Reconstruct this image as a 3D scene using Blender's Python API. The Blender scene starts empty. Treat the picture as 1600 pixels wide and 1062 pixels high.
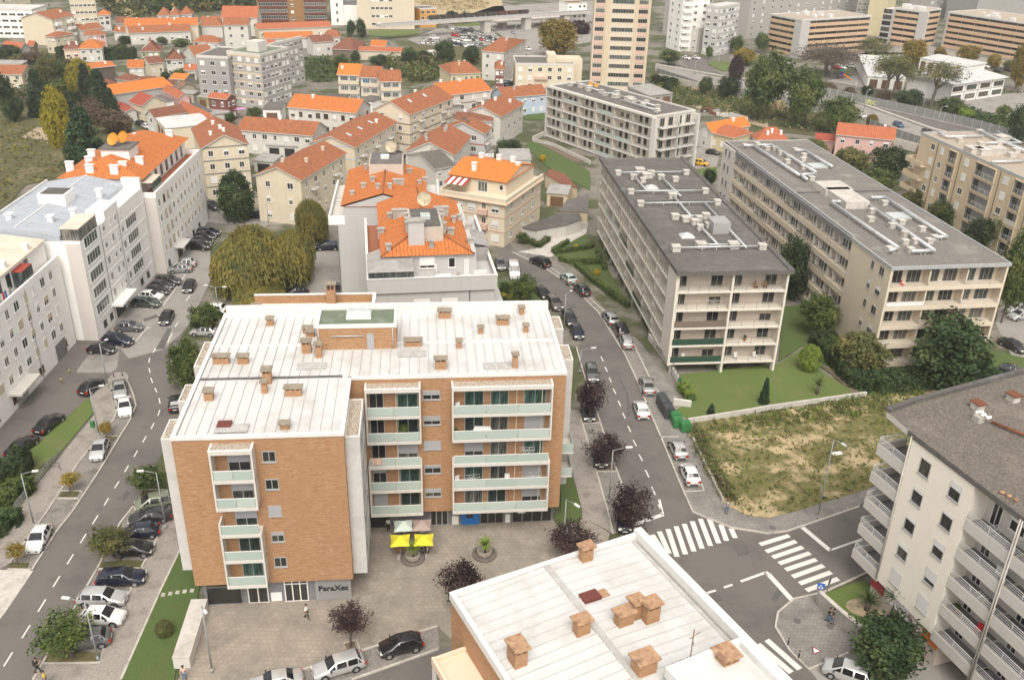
import bpy,bmesh,math,random
from mathutils import Vector as V3,Matrix
random.seed(7)
R=random.Random(11)
scene=bpy.context.scene
COL=scene.collection
rad=math.radians
# camera geometry (metres, ground z = 0)
FPX,TH,RO,CH=1450.0,rad(26.5),rad(1.5),62.0
ct,st,cr,sr=math.cos(TH),math.sin(TH),math.cos(RO),math.sin(RO)
FW=V3((0,ct,-st));U0=V3((0,st,ct));R0=V3((1,0,0))
CR=cr*R0+sr*U0;CU=-sr*R0+cr*U0
def at(p,z=0.0):
 """world point on the horizontal plane z that the photo shows at pixel p"""
 d=FW+CR*((p[0]-800)/FPX)-CU*((p[1]-531)/FPX)
 t=(z-CH)/d.z
 return V3((d.x*t,d.y*t,z))
def crop(ox,oy,s=3.9325):
 return lambda x,y:(ox+x/s,oy+y/s)
T1,T2,T3,T4=crop(0,0),crop(400,0),crop(800,0),crop(1200,0)
T5,T6,T7,T8=crop(0,270),crop(400,270),crop(800,270),crop(1200,270)
T9,T10,T11,T12=crop(0,530),crop(400,530),crop(800,530),crop(1200,530)
T13,T14,T15,T16=crop(0,792),crop(400,792),crop(800,792),crop(1200,792)
S6=6.6375
Q1,Q2,Q3,Q4=crop(360,80,S6),crop(560,80,S6),crop(360,200,S6),crop(620,160,S6)
Q5,Q6,Q7,Q8,Q9=crop(130,60,S6),crop(0,0,S6),crop(200,0,S6),crop(400,0,S6),crop(620,0,S6)
QA,QB,QC,QD,QE=crop(1000,0,S6),crop(1180,0,S6),crop(1360,0,S6),crop(1360,140,S6),crop(1060,140,S6)
QF=crop(100,180,5.31);QH=crop(500,240,5.31)
# materials
MATS={}
def nodes(name):
 m=bpy.data.materials.new(name);m.use_nodes=True
 nt=m.node_tree
 return m,nt,nt.nodes['Principled BSDF']
def c4(c):return(c[0],c[1],c[2],1)
def mixc(nt,fac,a,b,mode='MIX'):
 n=nt.nodes.new('ShaderNodeMix');n.data_type='RGBA';n.blend_type=mode
 for s,v in((n.inputs[0],fac),(n.inputs[6],a),(n.inputs[7],b)):
  if hasattr(v,'links'):nt.links.new(v,s)
  elif isinstance(v,(tuple,list)):s.default_value=c4(v)
  else:s.default_value=v
 return n.outputs[2]
def tex_co(nt,kind='Object',scale=(1,1,1)):
 t=nt.nodes.new('ShaderNodeTexCoord');m=nt.nodes.new('ShaderNodeMapping')
 m.inputs['Scale'].default_value=scale
 nt.links.new(t.outputs[kind],m.inputs['Vector'])
 return m.outputs['Vector']
def noise(nt,co,scale,detail=4,lo=.35,hi=.65,rough=.6):
 n=nt.nodes.new('ShaderNodeTexNoise');n.inputs['Scale'].default_value=scale
 n.inputs['Detail'].default_value=detail;n.inputs['Roughness'].default_value=rough
 nt.links.new(co,n.inputs['Vector'])
 r=nt.nodes.new('ShaderNodeMapRange');r.inputs[1].default_value=lo;r.inputs[2].default_value=hi
 nt.links.new(n.outputs['Fac'],r.inputs[0])
 return r.outputs[0]
def bump(nt,b,h,strength=.3,dist=.05):
 n=nt.nodes.new('ShaderNodeBump');n.inputs['Strength'].default_value=strength
 n.inputs['Distance'].default_value=dist
 nt.links.new(h,n.inputs['Height']);nt.links.new(n.outputs[0],b.inputs['Normal'])
def mat(name,col,col2=None,sc=3,rough=.8,metal=0,bmp=0,co='Object',stretch=(1,1,1),dirt=None,dsc=.25,lo=.35,hi=.65,spec=.5,dlo=.5,dhi=.72,dst=(1,1,1),rnd=0):
 """two-tone noise surface with an optional second, coarser layer of dirt or patches"""
 if name in MATS:return MATS[name]
 m,nt,b=nodes(name)
 b.inputs['Roughness'].default_value=rough;b.inputs['Metallic'].default_value=metal
 b.inputs['Specular IOR Level'].default_value=spec
 b.inputs['Base Color'].default_value=c4(col)
 out=None
 if col2:
  f=noise(nt,tex_co(nt,co,stretch),sc,lo=lo,hi=hi)
  out=mixc(nt,f,col,col2)
  if bmp:bump(nt,b,f,bmp)
 if dirt:
  f2=noise(nt,tex_co(nt,co,dst),dsc,6,dlo,dhi,.65)
  out=mixc(nt,f2,out if out else col,dirt)
 if rnd:
  oi=nt.nodes.new('ShaderNodeObjectInfo');hs=nt.nodes.new('ShaderNodeHueSaturation')
  mr=nt.nodes.new('ShaderNodeMapRange');mr.inputs[3].default_value=1-rnd;mr.inputs[4].default_value=1+rnd
  nt.links.new(oi.outputs['Random'],mr.inputs[0]);nt.links.new(mr.outputs[0],hs.inputs['Value'])
  if out:nt.links.new(out,hs.inputs['Color'])
  else:hs.inputs['Color'].default_value=c4(col)
  out=hs.outputs[0]
 if out:nt.links.new(out,b.inputs['Base Color'])
 MATS[name]=m
 return m
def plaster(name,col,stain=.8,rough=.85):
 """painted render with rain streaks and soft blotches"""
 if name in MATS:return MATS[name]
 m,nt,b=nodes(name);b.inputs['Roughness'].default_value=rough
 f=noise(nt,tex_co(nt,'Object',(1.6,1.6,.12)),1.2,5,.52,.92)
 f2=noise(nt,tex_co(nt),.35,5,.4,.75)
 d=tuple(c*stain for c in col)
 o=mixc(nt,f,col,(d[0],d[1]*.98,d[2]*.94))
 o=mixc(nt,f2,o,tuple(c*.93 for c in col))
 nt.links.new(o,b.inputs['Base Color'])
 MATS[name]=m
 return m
def tile_mat(name,col,col2,dark,rowp=.62,colp=.5,lo=.4,hi=.62):
 """clay tiles: courses along v, rolls along u, lichen patches"""
 m,nt,b=nodes(name);b.inputs['Roughness'].default_value=.85
 uv=tex_co(nt,'UV')
 f=noise(nt,uv,.8,6,lo,hi,.7);f2=noise(nt,uv,2.6,5,.48,.7,.7)
 o=mixc(nt,f,col,col2);o=mixc(nt,f2,o,dark)
 hs=[]
 for d,p in(('Y',rowp),('X',colp)):
  w=nt.nodes.new('ShaderNodeTexWave');w.bands_direction=d;w.wave_profile='SAW' if d=='Y' else 'SIN'
  w.inputs['Scale'].default_value=.314/p;w.inputs['Distortion'].default_value=.6
  w.inputs['Detail'].default_value=1
  nt.links.new(uv,w.inputs['Vector']);hs.append(w.outputs['Fac'])
 ad=nt.nodes.new('ShaderNodeMath');nt.links.new(hs[0],ad.inputs[0]);nt.links.new(hs[1],ad.inputs[1])
 bump(nt,b,ad.outputs[0],.8,.06)
 # darker colour lines along the gaps between the tile rolls
 j=nt.nodes.new('ShaderNodeMapRange');j.inputs[1].default_value=.0;j.inputs[2].default_value=.22
 j.inputs[3].default_value=.75;j.inputs[4].default_value=0
 nt.links.new(hs[1],j.inputs[0])
 o=mixc(nt,j.outputs[0],o,dark)
 nt.links.new(o,b.inputs['Base Color'])
 MATS[name]=m
 return m
def brick_mat(name,a,b_,c):
 m,nt,b=nodes(name);b.inputs['Roughness'].default_value=.88
 uv=tex_co(nt,'UV',(.75,4.2,1));uv2=tex_co(nt,'UV')
 f=noise(nt,uv,1.3,4,.42,.58);f2=noise(nt,uv,2.6,3,.5,.62);f3=noise(nt,uv2,.35,4,.4,.7)
 o=mixc(nt,f,a,b_);o=mixc(nt,f2,o,c);o=mixc(nt,f3,o,tuple(x*.9 for x in a))
 bt=nt.nodes.new('ShaderNodeTexBrick');bt.inputs['Scale'].default_value=1
 bt.inputs['Brick Width'].default_value=.3;bt.inputs['Row Height'].default_value=.085;bt.inputs['Mortar Size'].default_value=.008
 bt.inputs['Color1'].default_value=(1,1,1,1);bt.inputs['Color2'].default_value=(.86,.84,.8,1);bt.inputs['Mortar'].default_value=(.72,.68,.62,1)
 nt.links.new(uv2,bt.inputs['Vector'])
 o=mixc(nt,.8,o,bt.outputs['Color'],'MULTIPLY')
 bump(nt,b,bt.outputs['Fac'],-.25,.01)
 nt.links.new(o,b.inputs['Base Color'])
 MATS[name]=m
 return m
def glass_mat(name,cols,rough=.08,spec=.6,streak=True):
 """window glass: each pane picks its own dark room or curtain tone"""
 m,nt,b=nodes(name);b.inputs['Roughness'].default_value=rough;b.inputs['Specular IOR Level'].default_value=spec
 oi=nt.nodes.new('ShaderNodeObjectInfo');r=nt.nodes.new('ShaderNodeValToRGB')
 r.color_ramp.interpolation='CONSTANT'
 e=r.color_ramp.elements
 e[0].color=c4(cols[0]);e[1].position=1/len(cols);e[1].color=c4(cols[1])
 for i,c in enumerate(cols[2:]):
  k=e.new((i+2)/len(cols));k.color=c4(c)
 nt.links.new(oi.outputs['Random'],r.inputs[0])
 f=noise(nt,tex_co(nt,'Object',(5,5,.6)),1.0,2,.3,.7)
 o=mixc(nt,f,r.outputs[0],(.02,.022,.022))if streak else r.outputs[0]
 nt.links.new(o,b.inputs['Base Color'])
 MATS[name]=m
 return m
def leaf_mat(name,a,b_,c,sc=.55,transl=.25):
 """foliage: clumps of three leaf tones, each plant slightly its own hue"""
 m,nt,b=nodes(name);b.inputs['Roughness'].default_value=.65;b.inputs['Specular IOR Level'].default_value=.3
 co=tex_co(nt)
 f=noise(nt,co,sc,3,.4,.6);f2=noise(nt,co,sc*3.1,3,.5,.68)
 o=mixc(nt,f,a,b_);o=mixc(nt,f2,o,c)
 oi=nt.nodes.new('ShaderNodeObjectInfo');hs=nt.nodes.new('ShaderNodeHueSaturation')
 mr=nt.nodes.new('ShaderNodeMapRange');mr.inputs[3].default_value=.8;mr.inputs[4].default_value=1.2
 nt.links.new(oi.outputs['Random'],mr.inputs[0]);nt.links.new(mr.outputs[0],hs.inputs['Value'])
 nt.links.new(o,hs.inputs['Color']);nt.links.new(hs.outputs[0],b.inputs['Base Color'])
 t=nt.nodes.new('ShaderNodeBsdfTranslucent');nt.links.new(hs.outputs[0],t.inputs['Color'])
 mx=nt.nodes.new('ShaderNodeMixShader');mx.inputs[0].default_value=transl
 out=nt.nodes['Material Output']
 nt.links.new(b.outputs[0],mx.inputs[1]);nt.links.new(t.outputs[0],mx.inputs[2]);nt.links.new(mx.outputs[0],out.inputs[0])
 MATS[name]=m
 return m
# objects
def tag(o,label=None,cat=None,group=None,kind=None):
 if label:o['label']=label
 if cat:o['category']=cat
 if group:o['group']=group
 if kind:o['kind']=kind
 return o
def empty(name,loc,rz=0,label=None,cat=None,group=None):
 o=bpy.data.objects.new(name,None);COL.objects.link(o)
 o.empty_display_size=.5
 o.location=loc;o.rotation_euler=(0,0,rz)
 return tag(o,label,cat,group)
class MB:
 """collects shapes and links them as one mesh object"""
 def __init__(s):s.v,s.f,s.m,s.sm=[],[],[],[]
 def poly(s,pts,m=0,smooth=False):
  i=len(s.v);s.v+=[tuple(p)for p in pts];s.f.append(tuple(range(i,i+len(pts))));s.m.append(m);s.sm.append(smooth)
 def box(s,x0,x1,y0,y1,z0,z1,m=0,bottom=True):
  i=len(s.v)
  s.v+=[(x0,y0,z0),(x1,y0,z0),(x1,y1,z0),(x0,y1,z0),(x0,y0,z1),(x1,y0,z1),(x1,y1,z1),(x0,y1,z1)]
  fs=[(0,1,5,4),(1,2,6,5),(2,3,7,6),(3,0,4,7),(4,5,6,7)]
  if bottom:fs.append((3,2,1,0))
  for f in fs:s.f.append(tuple(i+k for k in f));s.m.append(m);s.sm.append(False)
  return s
 def prism(s,pts,z0,z1,m=0,mside=None,bottom=False):
  """vertical prism on a counter-clockwise outline"""
  a=sum(p[0]*q[1]-q[0]*p[1]for p,q in zip(pts,list(pts[1:])+[pts[0]]))
  if a<0:pts=list(pts)[::-1]
  n=len(pts)
  s.poly([(p[0],p[1],z1)for p in pts],m)
  if bottom:s.poly([(p[0],p[1],z0)for p in pts[::-1]],m)
  for k in range(n):
   p,q=pts[k],pts[(k+1)%n]
   s.poly([(p[0],p[1],z0),(q[0],q[1],z0),(q[0],q[1],z1),(p[0],p[1],z1)],m if mside is None else mside)
  return s
 def tube(s,p,q,r0,r1=None,n=8,m=0,caps=True,smooth=True):
  if r1 is None:r1=r0
  p,q=V3(p),V3(q);d=(q-p).normalized()
  a=d.orthogonal().normalized();b=d.cross(a)
  i=len(s.v)
  for c,r in((p,r0),(q,r1)):
   for k in range(n):
    t=2*math.pi*k/n;s.v.append(tuple(c+a*(r*math.cos(t))+b*(r*math.sin(t))))
  for k in range(n):
   s.f.append((i+k,i+(k+1)%n,i+n+(k+1)%n,i+n+k));s.m.append(m);s.sm.append(smooth)
  if caps:
   s.f.append(tuple(i+k for k in range(n))[::-1]);s.m.append(m);s.sm.append(False)
   s.f.append(tuple(i+n+k for k in range(n)));s.m.append(m);s.sm.append(False)
  return s
 def lathe(s,prof,n=16,m=0,c=(0,0,0),smooth=True):
  i=len(s.v)
  for r,z in prof:
   for k in range(n):
    t=2*math.pi*k/n;s.v.append((c[0]+r*math.cos(t),c[1]+r*math.sin(t),c[2]+z))
  for j in range(len(prof)-1):
   for k in range(n):
    s.f.append((i+j*n+k,i+j*n+(k+1)%n,i+(j+1)*n+(k+1)%n,i+(j+1)*n+k));s.m.append(m);s.sm.append(smooth)
  return s
 def mesh(s,name,mats):
  me=bpy.data.meshes.new(name);me.from_pydata(s.v,[],s.f)
  for m in mats:me.materials.append(m if not isinstance(m,str)else MATS[m])
  me.polygons.foreach_set('material_index',s.m);me.polygons.foreach_set('use_smooth',s.sm)
  uv=me.uv_layers.new(name='UVMap').data
  up=V3((0,0,1))
  for p in me.polygons:
   n=p.normal
   if abs(n.z)>.997:u,w=V3((1,0,0)),V3((0,1,0))
   else:
    u=up.cross(n).normalized();w=n.cross(u)
   for li in p.loop_indices:
    co=me.vertices[me.loops[li].vertex_index].co
    uv[li].uv=(co.dot(u),co.dot(w))
  return me
 def mk(s,name,mats,parent=None,label=None):
  if not isinstance(mats,(list,tuple)):mats=[mats]
  o=bpy.data.objects.new(name,s.mesh(name,mats));COL.objects.link(o)
  if parent:o.parent=getattr(parent,'root',parent)
  if label:o['label']=label
  return o
def inst(name,me,parent=None,loc=(0,0,0),rz=0,sc=None):
 o=bpy.data.objects.new(name,me);COL.objects.link(o)
 if parent:o.parent=getattr(parent,'root',parent)
 o.location=loc;o.rotation_euler=(0,0,rz)
 if sc:o.scale=sc if isinstance(sc,(tuple,list))else(sc,sc,sc)
 return o
def box(name,x0,x1,y0,y1,z0,z1,m,parent,label=None):
 return MB().box(x0,x1,y0,y1,z0,z1).mk(name,m,parent,label)
# windows: frame (with sill) > pane, shutter; meshes are shared by size
WK={}
def win_meshes(w,h,fm,mull,sill):
 k=(round(w,2),round(h,2),fm,mull,sill)
 if k not in WK:
  b=MB();t=.07
  b.box(-w/2,w/2,-.05,.02,0,t);b.box(-w/2,w/2,-.05,.02,h-t,h)
  b.box(-w/2,-w/2+t,-.048,.02,t,h-t);b.box(w/2-t,w/2,-.048,.02,t,h-t)
  for i in range(1,mull):
   x=-w/2+w*i/mull;b.box(x-.03,x+.03,-.046,.02,t,h-t)
  if sill:b.box(-w/2-.06,w/2+.06,-.11,.02,-.09,0)
  fr=b.mesh('window',[fm])
  p=MB();p.poly([(-w/2+.03,-.018,.03),(w/2-.03,-.018,.03),(w/2-.03,-.018,h-.03),(-w/2+.03,-.018,h-.03)])
  WK[k]=(fr,p.mesh('pane',['pane_dark']))
 return WK[k]
SK={}
def shutter_mesh(w,h,r,m):
 k=(round(w,2),round(h,2),r,m)
 if k not in SK:
  b=MB();n=max(2,int(h*r/.12));z0=h*(1-r)
  b.box(-w/2+.02,w/2-.02,-.062,-.02,z0,h-.02)
  SK[k]=b.mesh('shutter',[m])
 return SK[k]
def boxes(name,qs,m,parent):
 for q in qs:box(name,*q,m,parent)
ANG={'f':0,'r':math.pi/2,'b':math.pi,'l':-math.pi/2}
class Bld:
 """a building: local x along its front, y into its depth, origin at the front-left ground corner"""
 def __init__(s,name,label,cat,o,az,W,D,H,group=None,z=0):
  s.W,s.D,s.H=W,D,H
  s.root=empty(name,(o[0],o[1],z),rad(az),label,cat,group)
 def pt(s,face,a,z,off=0):
  if face=='f':return(a,-off,z)
  if face=='r':return(s.W+off,a,z)
  if face=='l':return(-off,s.D-a,z)
  return(s.W-a,s.D+off,z)
 def win(s,face,a,z,w=1.2,h=1.3,fm='frame_white',pane=None,sh=None,shm='shutter_white',mull=2,off=0,sill=True,deep=True,name='window'):
  """a = centre of the window along the face, z = its sill"""
  fr,pm=win_meshes(w,h,fm,mull,sill)
  o=inst(name,fr,s.root,s.pt(face,a,z,off),ANG[face])
  if pane:
   k=(round(w,2),round(h,2),pane)
   if k not in SK:
    q=pm.copy();q.materials[0]=MATS[pane];SK[k]=q
   pm=SK[k]
  if sh is None or sh<1:inst('pane',pm,o)
  if sh:inst('shutter',shutter_mesh(w,h,sh,shm),o)
  return o
def part(b,name,mb,mats,label=None):return mb.mk(name,mats,b.root if isinstance(b,Bld)else b,label)
# the palette
mat('asphalt',(.125,.113,.103),(.165,.15,.138),30,.9,dirt=(.088,.08,.074),dsc=.16,dlo=.48,dhi=.78,bmp=.15)
mat('asphalt_pale',(.25,.232,.215),(.31,.288,.265),25,.9,dirt=(.17,.16,.15),dsc=.15,bmp=.1)
mat('asphalt_dark',(.085,.08,.077),(.115,.108,.104),30,.9,dirt=(.15,.14,.132),dsc=.3)
mat('cobble',(.235,.21,.185),(.37,.335,.30),9,.9,dirt=(.17,.15,.125),dsc=.5,bmp=.5)
mat('cobble_dark',(.17,.155,.14),(.30,.275,.25),9,.9,dirt=(.12,.11,.095),dsc=.6,bmp=.5)
mat('kerbstone',(.42,.385,.345),(.52,.48,.43),4,.85,dirt=(.3,.27,.24),dsc=.8)
mat('paint_line',(.74,.72,.68),(.60,.58,.55),14,.8,dirt=(.42,.40,.38),dsc=3.5,dlo=.58,dhi=.8)
mat('town_ground',(.16,.145,.12),(.22,.20,.17),.5,.95,dirt=(.07,.08,.032),dsc=.07,dlo=.46,dhi=.54)
mat('rough_grass',(.062,.07,.025),(.105,.092,.036),1.6,.95,dirt=(.21,.165,.09),dsc=.16,dlo=.52,dhi=.7,bmp=.5)
mat('field_grass',(.105,.11,.036),(.185,.155,.06),1.3,.95,dirt=(.44,.34,.20),dsc=.22,dlo=.49,dhi=.61,bmp=.5)
mat('lawn_grass',(.08,.125,.027),(.12,.165,.04),6,.95,dirt=(.16,.145,.06),dsc=.25,dlo=.5,dhi=.8,bmp=.4)
mat('lawn_dark',(.055,.09,.022),(.09,.13,.034),7,.95,dirt=(.09,.10,.03),dsc=.35,dlo=.52,dhi=.8,bmp=.4)
mat('bare_soil',(.30,.235,.155),(.42,.335,.225),4,.95,dirt=(.18,.15,.09),dsc=.4)
mat('garden_soil',(.12,.085,.06),(.19,.145,.10),4,.95)
mat('white_paint',(.68,.675,.66),(.62,.61,.59),2,.6)
mat('metal_white',(.60,.60,.595),(.54,.54,.53),.6,.45,stretch=(1,.12,1),dirt=(.40,.385,.355),dsc=.28,dlo=.48,dhi=.8,lo=.3,hi=.8)
mat('metal_cream',(.66,.59,.49),(.60,.53,.44),.6,.5,stretch=(.2,1,1),dirt=(.5,.44,.36),dsc=.3)
mat('metal_blue',(.42,.45,.50),(.36,.39,.435),.6,.45,stretch=(.2,1,1),dirt=(.33,.345,.37),dsc=.25)
mat('seam_dirt',(.36,.35,.33),(.46,.45,.435),1.5,.7)
mat('gutter_dark',(.09,.085,.08),(.14,.13,.12),3,.8)
mat('gravel_beige',(.55,.47,.38),(.25,.20,.16),7,.95,bmp=.6,lo=.42,hi=.58)
mat('gravel_brown',(.20,.172,.146),(.11,.095,.082),6.5,.95,dirt=(.28,.235,.19),dsc=.3,dlo=.55,dhi=.85,bmp=.7,lo=.42,hi=.58)
mat('concrete',(.42,.40,.37),(.34,.32,.295),2,.9,dirt=(.25,.235,.21),dsc=.6,stretch=(1,1,.3))
mat('concrete_pale',(.55,.52,.48),(.47,.44,.40),2,.9,dirt=(.36,.33,.29),dsc=.5,stretch=(1,1,.3))
mat('stone_cap',(.34,.29,.225),(.20,.165,.125),4,.9,dirt=(.13,.11,.085),dsc=1.5)
mat('cap_orange',(.46,.29,.17),(.30,.17,.10),2.5,.9,dirt=(.14,.085,.06),dsc=1.2,dlo=.5,dhi=.7)
mat('tile_panel_pale',(.56,.545,.53),(.51,.495,.48),1.5,.6,dirt=(.44,.43,.42),dsc=.4)
mat('panel_grey',(.20,.20,.21),(.16,.16,.17),1,.6)
mat('shop_blue',(.012,.13,.42),(.015,.16,.48),2,.5)
mat('shutter_white',(.76,.755,.74),(.68,.675,.66),2,.6,stretch=(.3,.3,16),rnd=.08)
mat('shutter_grey',(.37,.37,.385),(.32,.32,.335),2,.6,stretch=(.3,.3,16),rnd=.1)
mat('shutter_beige',(.62,.53,.40),(.54,.46,.35),2,.6,stretch=(.3,.3,16),rnd=.1)
mat('frame_white',(.74,.73,.71));mat('frame_grey',(.36,.36,.355),rough=.5);mat('frame_dark',(.06,.058,.055),rough=.5)
mat('frame_cream',(.66,.58,.46));mat('frame_brown',(.16,.085,.045))
mat('rail_white',(.72,.72,.71),rough=.45);mat('rail_dark',(.07,.068,.065),rough=.5);mat('rail_bronze',(.20,.175,.11),rough=.5)
mat('steel',(.50,.51,.52),(.42,.43,.44),2,.45,metal=.3);mat('pole_grey',(.34,.36,.37),(.28,.30,.31),3,.5,metal=.2)
mat('duct_metal',(.60,.62,.64),(.50,.52,.54),2,.4,metal=.35,dirt=(.40,.39,.38),dsc=1.2)
mat('roof_felt',(.14,.13,.12),(.105,.098,.091),.7,.9,stretch=(1,3,1),dirt=(.215,.205,.195),dsc=.35,dlo=.5,dhi=.85)
mat('roof_felt_dark',(.08,.074,.07),(.11,.102,.096),1.2,.9,dirt=(.16,.155,.15),dsc=.4)
mat('roof_gravel_grey',(.205,.187,.17),(.14,.128,.117),3.5,.95,dirt=(.31,.285,.26),dsc=.25,dlo=.52,dhi=.8,bmp=.4)
mat('roof_sheet',(.36,.35,.335),(.28,.27,.26),1,.8,stretch=(.3,4,1),dirt=(.2,.19,.18),dsc=.5)
mat('green_roof',(.115,.15,.095),(.15,.185,.125),3,.7,stretch=(.3,5,1),dirt=(.22,.24,.2),dsc=.6)
mat('terracotta_floor',(.36,.14,.075),(.30,.115,.06),3,.85)
mat('red_paint',(.36,.055,.04),(.30,.05,.035),2,.6);mat('rust',(.22,.07,.03),(.12,.045,.025),4,.9)
mat('rust_plate',(.12,.03,.022),(.16,.04,.028),4,.7)
mat('pink_cloth',(.75,.30,.62),(.68,.25,.55),3,.9);mat('red_cloth',(.55,.03,.035));mat('blue_cloth',(.04,.16,.45))
mat('white_cloth',(.78,.77,.75),(.7,.69,.67),3,.9);mat('grey_cloth',(.35,.34,.33),(.28,.27,.27),6,.9);mat('black_cloth',(.02,.02,.022),(.03,.03,.033),5,.9)
mat('jeans',(.10,.15,.25),(.14,.19,.29),5,.9);mat('yellow_cloth',(.62,.42,.05));mat('skin',(.52,.31,.21),rough=.6);mat('hair_dark',(.03,.02,.015),(.05,.033,.022),9,.7)
mat('canvas_yellow',(.70,.62,.035),(.62,.55,.03),2,.85);mat('canvas_mint',(.52,.60,.54),(.46,.54,.48),2,.85);mat('canvas_taupe',(.37,.29,.26),(.32,.25,.225),2,.85)
mat('wood',(.30,.17,.08),(.22,.12,.055),2,.7,stretch=(1,8,8));mat('plastic_white',(.75,.75,.74),rough=.5)
mat('bin_green',(.03,.16,.05),(.045,.20,.065),2,.5);mat('bin_dark',(.045,.05,.055),(.06,.065,.07),2,.5);mat('bin_blue',(.02,.09,.28));mat('bin_yellow',(.55,.45,.03))
mat('bark',(.13,.105,.08),(.075,.06,.047),4,.95,stretch=(1,1,.25));mat('bark_pale',(.22,.19,.155),(.14,.12,.095),4,.95,stretch=(1,1,.25))
mat('dish_orange',(.60,.27,.03),(.52,.22,.02),2,.6);mat('dish_cream',(.50,.44,.31),(.42,.36,.25),2,.7,dirt=(.22,.19,.13),dsc=1.2)
mat('sign_blue',(.02,.13,.50));mat('sign_white',(.8,.8,.8));mat('sign_red',(.27,.03,.03));mat('sign_orange',(.60,.16,.03));mat('sign_pale',(.62,.68,.74),(.72,.5,.4),.35)
mat('rubber',(.018,.018,.019),rough=.8);mat('rim',(.40,.41,.42),rough=.35,metal=.6);mat('lamp_glass',(.70,.70,.66),rough=.2)
mat('tail_red',(.38,.015,.012),rough=.25);mat('plate_white',(.72,.72,.70));mat('trim_black',(.025,.025,.027),rough=.55)
mat('train_dark',(.045,.04,.037),(.075,.06,.05),.8,.9);mat('train_rust',(.13,.055,.04),(.09,.045,.035),.8,.9)
mat('slide_orange',(.70,.20,.02));mat('slide_blue',(.10,.10,.42));mat('slide_red',(.4,.04,.03));mat('teal_plastic',(.02,.33,.28))
mat('graffiti_teal',(.03,.50,.36));mat('graffiti_lime',(.58,.62,.28));mat('graffiti_pale',(.55,.55,.54))
mat('noise_panel',(.22,.225,.22),(.28,.285,.28),1.5,.25)
mat('planter_stone',(.30,.26,.22),(.22,.19,.16),6,.95);mat('planter_dark',(.12,.10,.088),(.17,.145,.13),8,.95,bmp=.5)
mat('reed',(.46,.36,.22),(.34,.27,.15),3,.95)
mat('skylight_glass',(.42,.46,.46),(.50,.54,.54),2,.15)
glass_mat('pane_dark',[(.018,.02,.022),(.035,.037,.037),(.05,.048,.042),(.025,.03,.034),(.09,.085,.075),(.02,.02,.022),(.14,.13,.115)])
glass_mat('pane_curtain',[(.055,.13,.105),(.03,.06,.052),(.09,.18,.15),(.20,.20,.18),(.06,.115,.10)])
glass_mat('pane_veranda',[(.12,.16,.145),(.20,.22,.20),(.07,.085,.08),(.30,.29,.26),(.10,.13,.13)])
glass_mat('pane_shop',[(.03,.03,.028),(.05,.048,.044),(.02,.022,.022)])
glass_mat('pane_blue',[(.03,.15,.30),(.05,.22,.36)])
glass_mat('balcony_glass',[(.40,.47,.44),(.43,.50,.465),(.37,.445,.415)],.12,streak=False)
glass_mat('balcony_green',[(.03,.07,.052),(.045,.085,.065)],.3,streak=False)
brick_mat('brick',(.42,.24,.125),(.325,.165,.083),(.475,.315,.195))
brick_mat('brick_ochre',(.34,.19,.075),(.28,.15,.06),(.38,.22,.10))
brick_mat('brick_red',(.17,.055,.04),(.13,.042,.032),(.21,.075,.055))
tile_mat('tile_orange',(.60,.185,.036),(.47,.14,.032),(.22,.08,.036),lo=.38,hi=.7)
tile_mat('tile_fresh',(.66,.215,.032),(.56,.165,.028),(.36,.11,.03),lo=.35,hi=.8)
tile_mat('tile_old',(.30,.104,.043),(.43,.143,.052),(.13,.062,.038))
tile_mat('tile_brown',(.19,.072,.042),(.27,.092,.045),(.10,.054,.04))
tile_mat('tile_red',(.36,.07,.04),(.31,.06,.036),(.28,.075,.05))
tile_mat('tile_coral',(.47,.14,.055),(.40,.115,.048),(.24,.085,.05))
tile_mat('tile_dark',(.085,.075,.068),(.12,.105,.092),(.17,.15,.13))
for n,c,s in(('w_white',(.86,.845,.82),.82),('w_offwhite',(.60,.575,.535),.75),('w_cream',(.64,.56,.43),.8),('w_beige',(.64,.555,.44),.82),('w_tan',(.60,.495,.35),.82),
 ('w_yellow',(.60,.52,.34),.8),('w_grey',(.40,.385,.365),.72),('w_lightgrey',(.49,.48,.47),.8),('w_darkbrown',(.12,.095,.08),.75),('w_pink',(.62,.40,.37),.8),
 ('w_blue',(.46,.55,.66),.85),('w_brick',(.19,.07,.05),.8),('w_ochre',(.60,.30,.055),.8),('w_stripe',(.60,.565,.53),.85),('w_orange',(.58,.40,.26),.85),
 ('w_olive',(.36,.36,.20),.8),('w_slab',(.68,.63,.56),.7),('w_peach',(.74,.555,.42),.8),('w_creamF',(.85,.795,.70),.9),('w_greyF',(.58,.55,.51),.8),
 ('w_pinkbeige',(.52,.45,.39),.82),('w_rose',(.60,.42,.34),.85),('w_concrete',(.33,.325,.315),.8),('w_brown',(.18,.14,.11),.8)):
 plaster(n,c,s)
leaf_mat('leaf_green',(.053,.090,.024),(.112,.150,.039),(.180,.203,.060))
leaf_mat('leaf_dark',(.027,.051,.019),(.054,.090,.030),(.090,.128,.045))
leaf_mat('leaf_olive',(.098,.112,.038),(.158,.165,.054),(.240,.210,.075))
leaf_mat('leaf_willow',(.175,.165,.05),(.26,.215,.055),(.115,.13,.045),.9)
leaf_mat('leaf_plum',(.030,.018,.020),(.055,.030,.031),(.090,.052,.050),transl=.12)
leaf_mat('leaf_gold',(.255,.225,.027),(.390,.323,.030),(.135,.150,.027))
leaf_mat('leaf_conifer',(.022,.048,.024),(.045,.083,.036),(.075,.117,.051))
leaf_mat('leaf_autumn',(.240,.180,.038),(.330,.232,.045),(.150,.143,.038))
leaf_mat('leaf_brown',(.128,.093,.060),(.180,.128,.083),(.090,.083,.045))
leaf_mat('leaf_lime',(.165,.247,.033),(.240,.315,.053),(.105,.165,.027))
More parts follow.
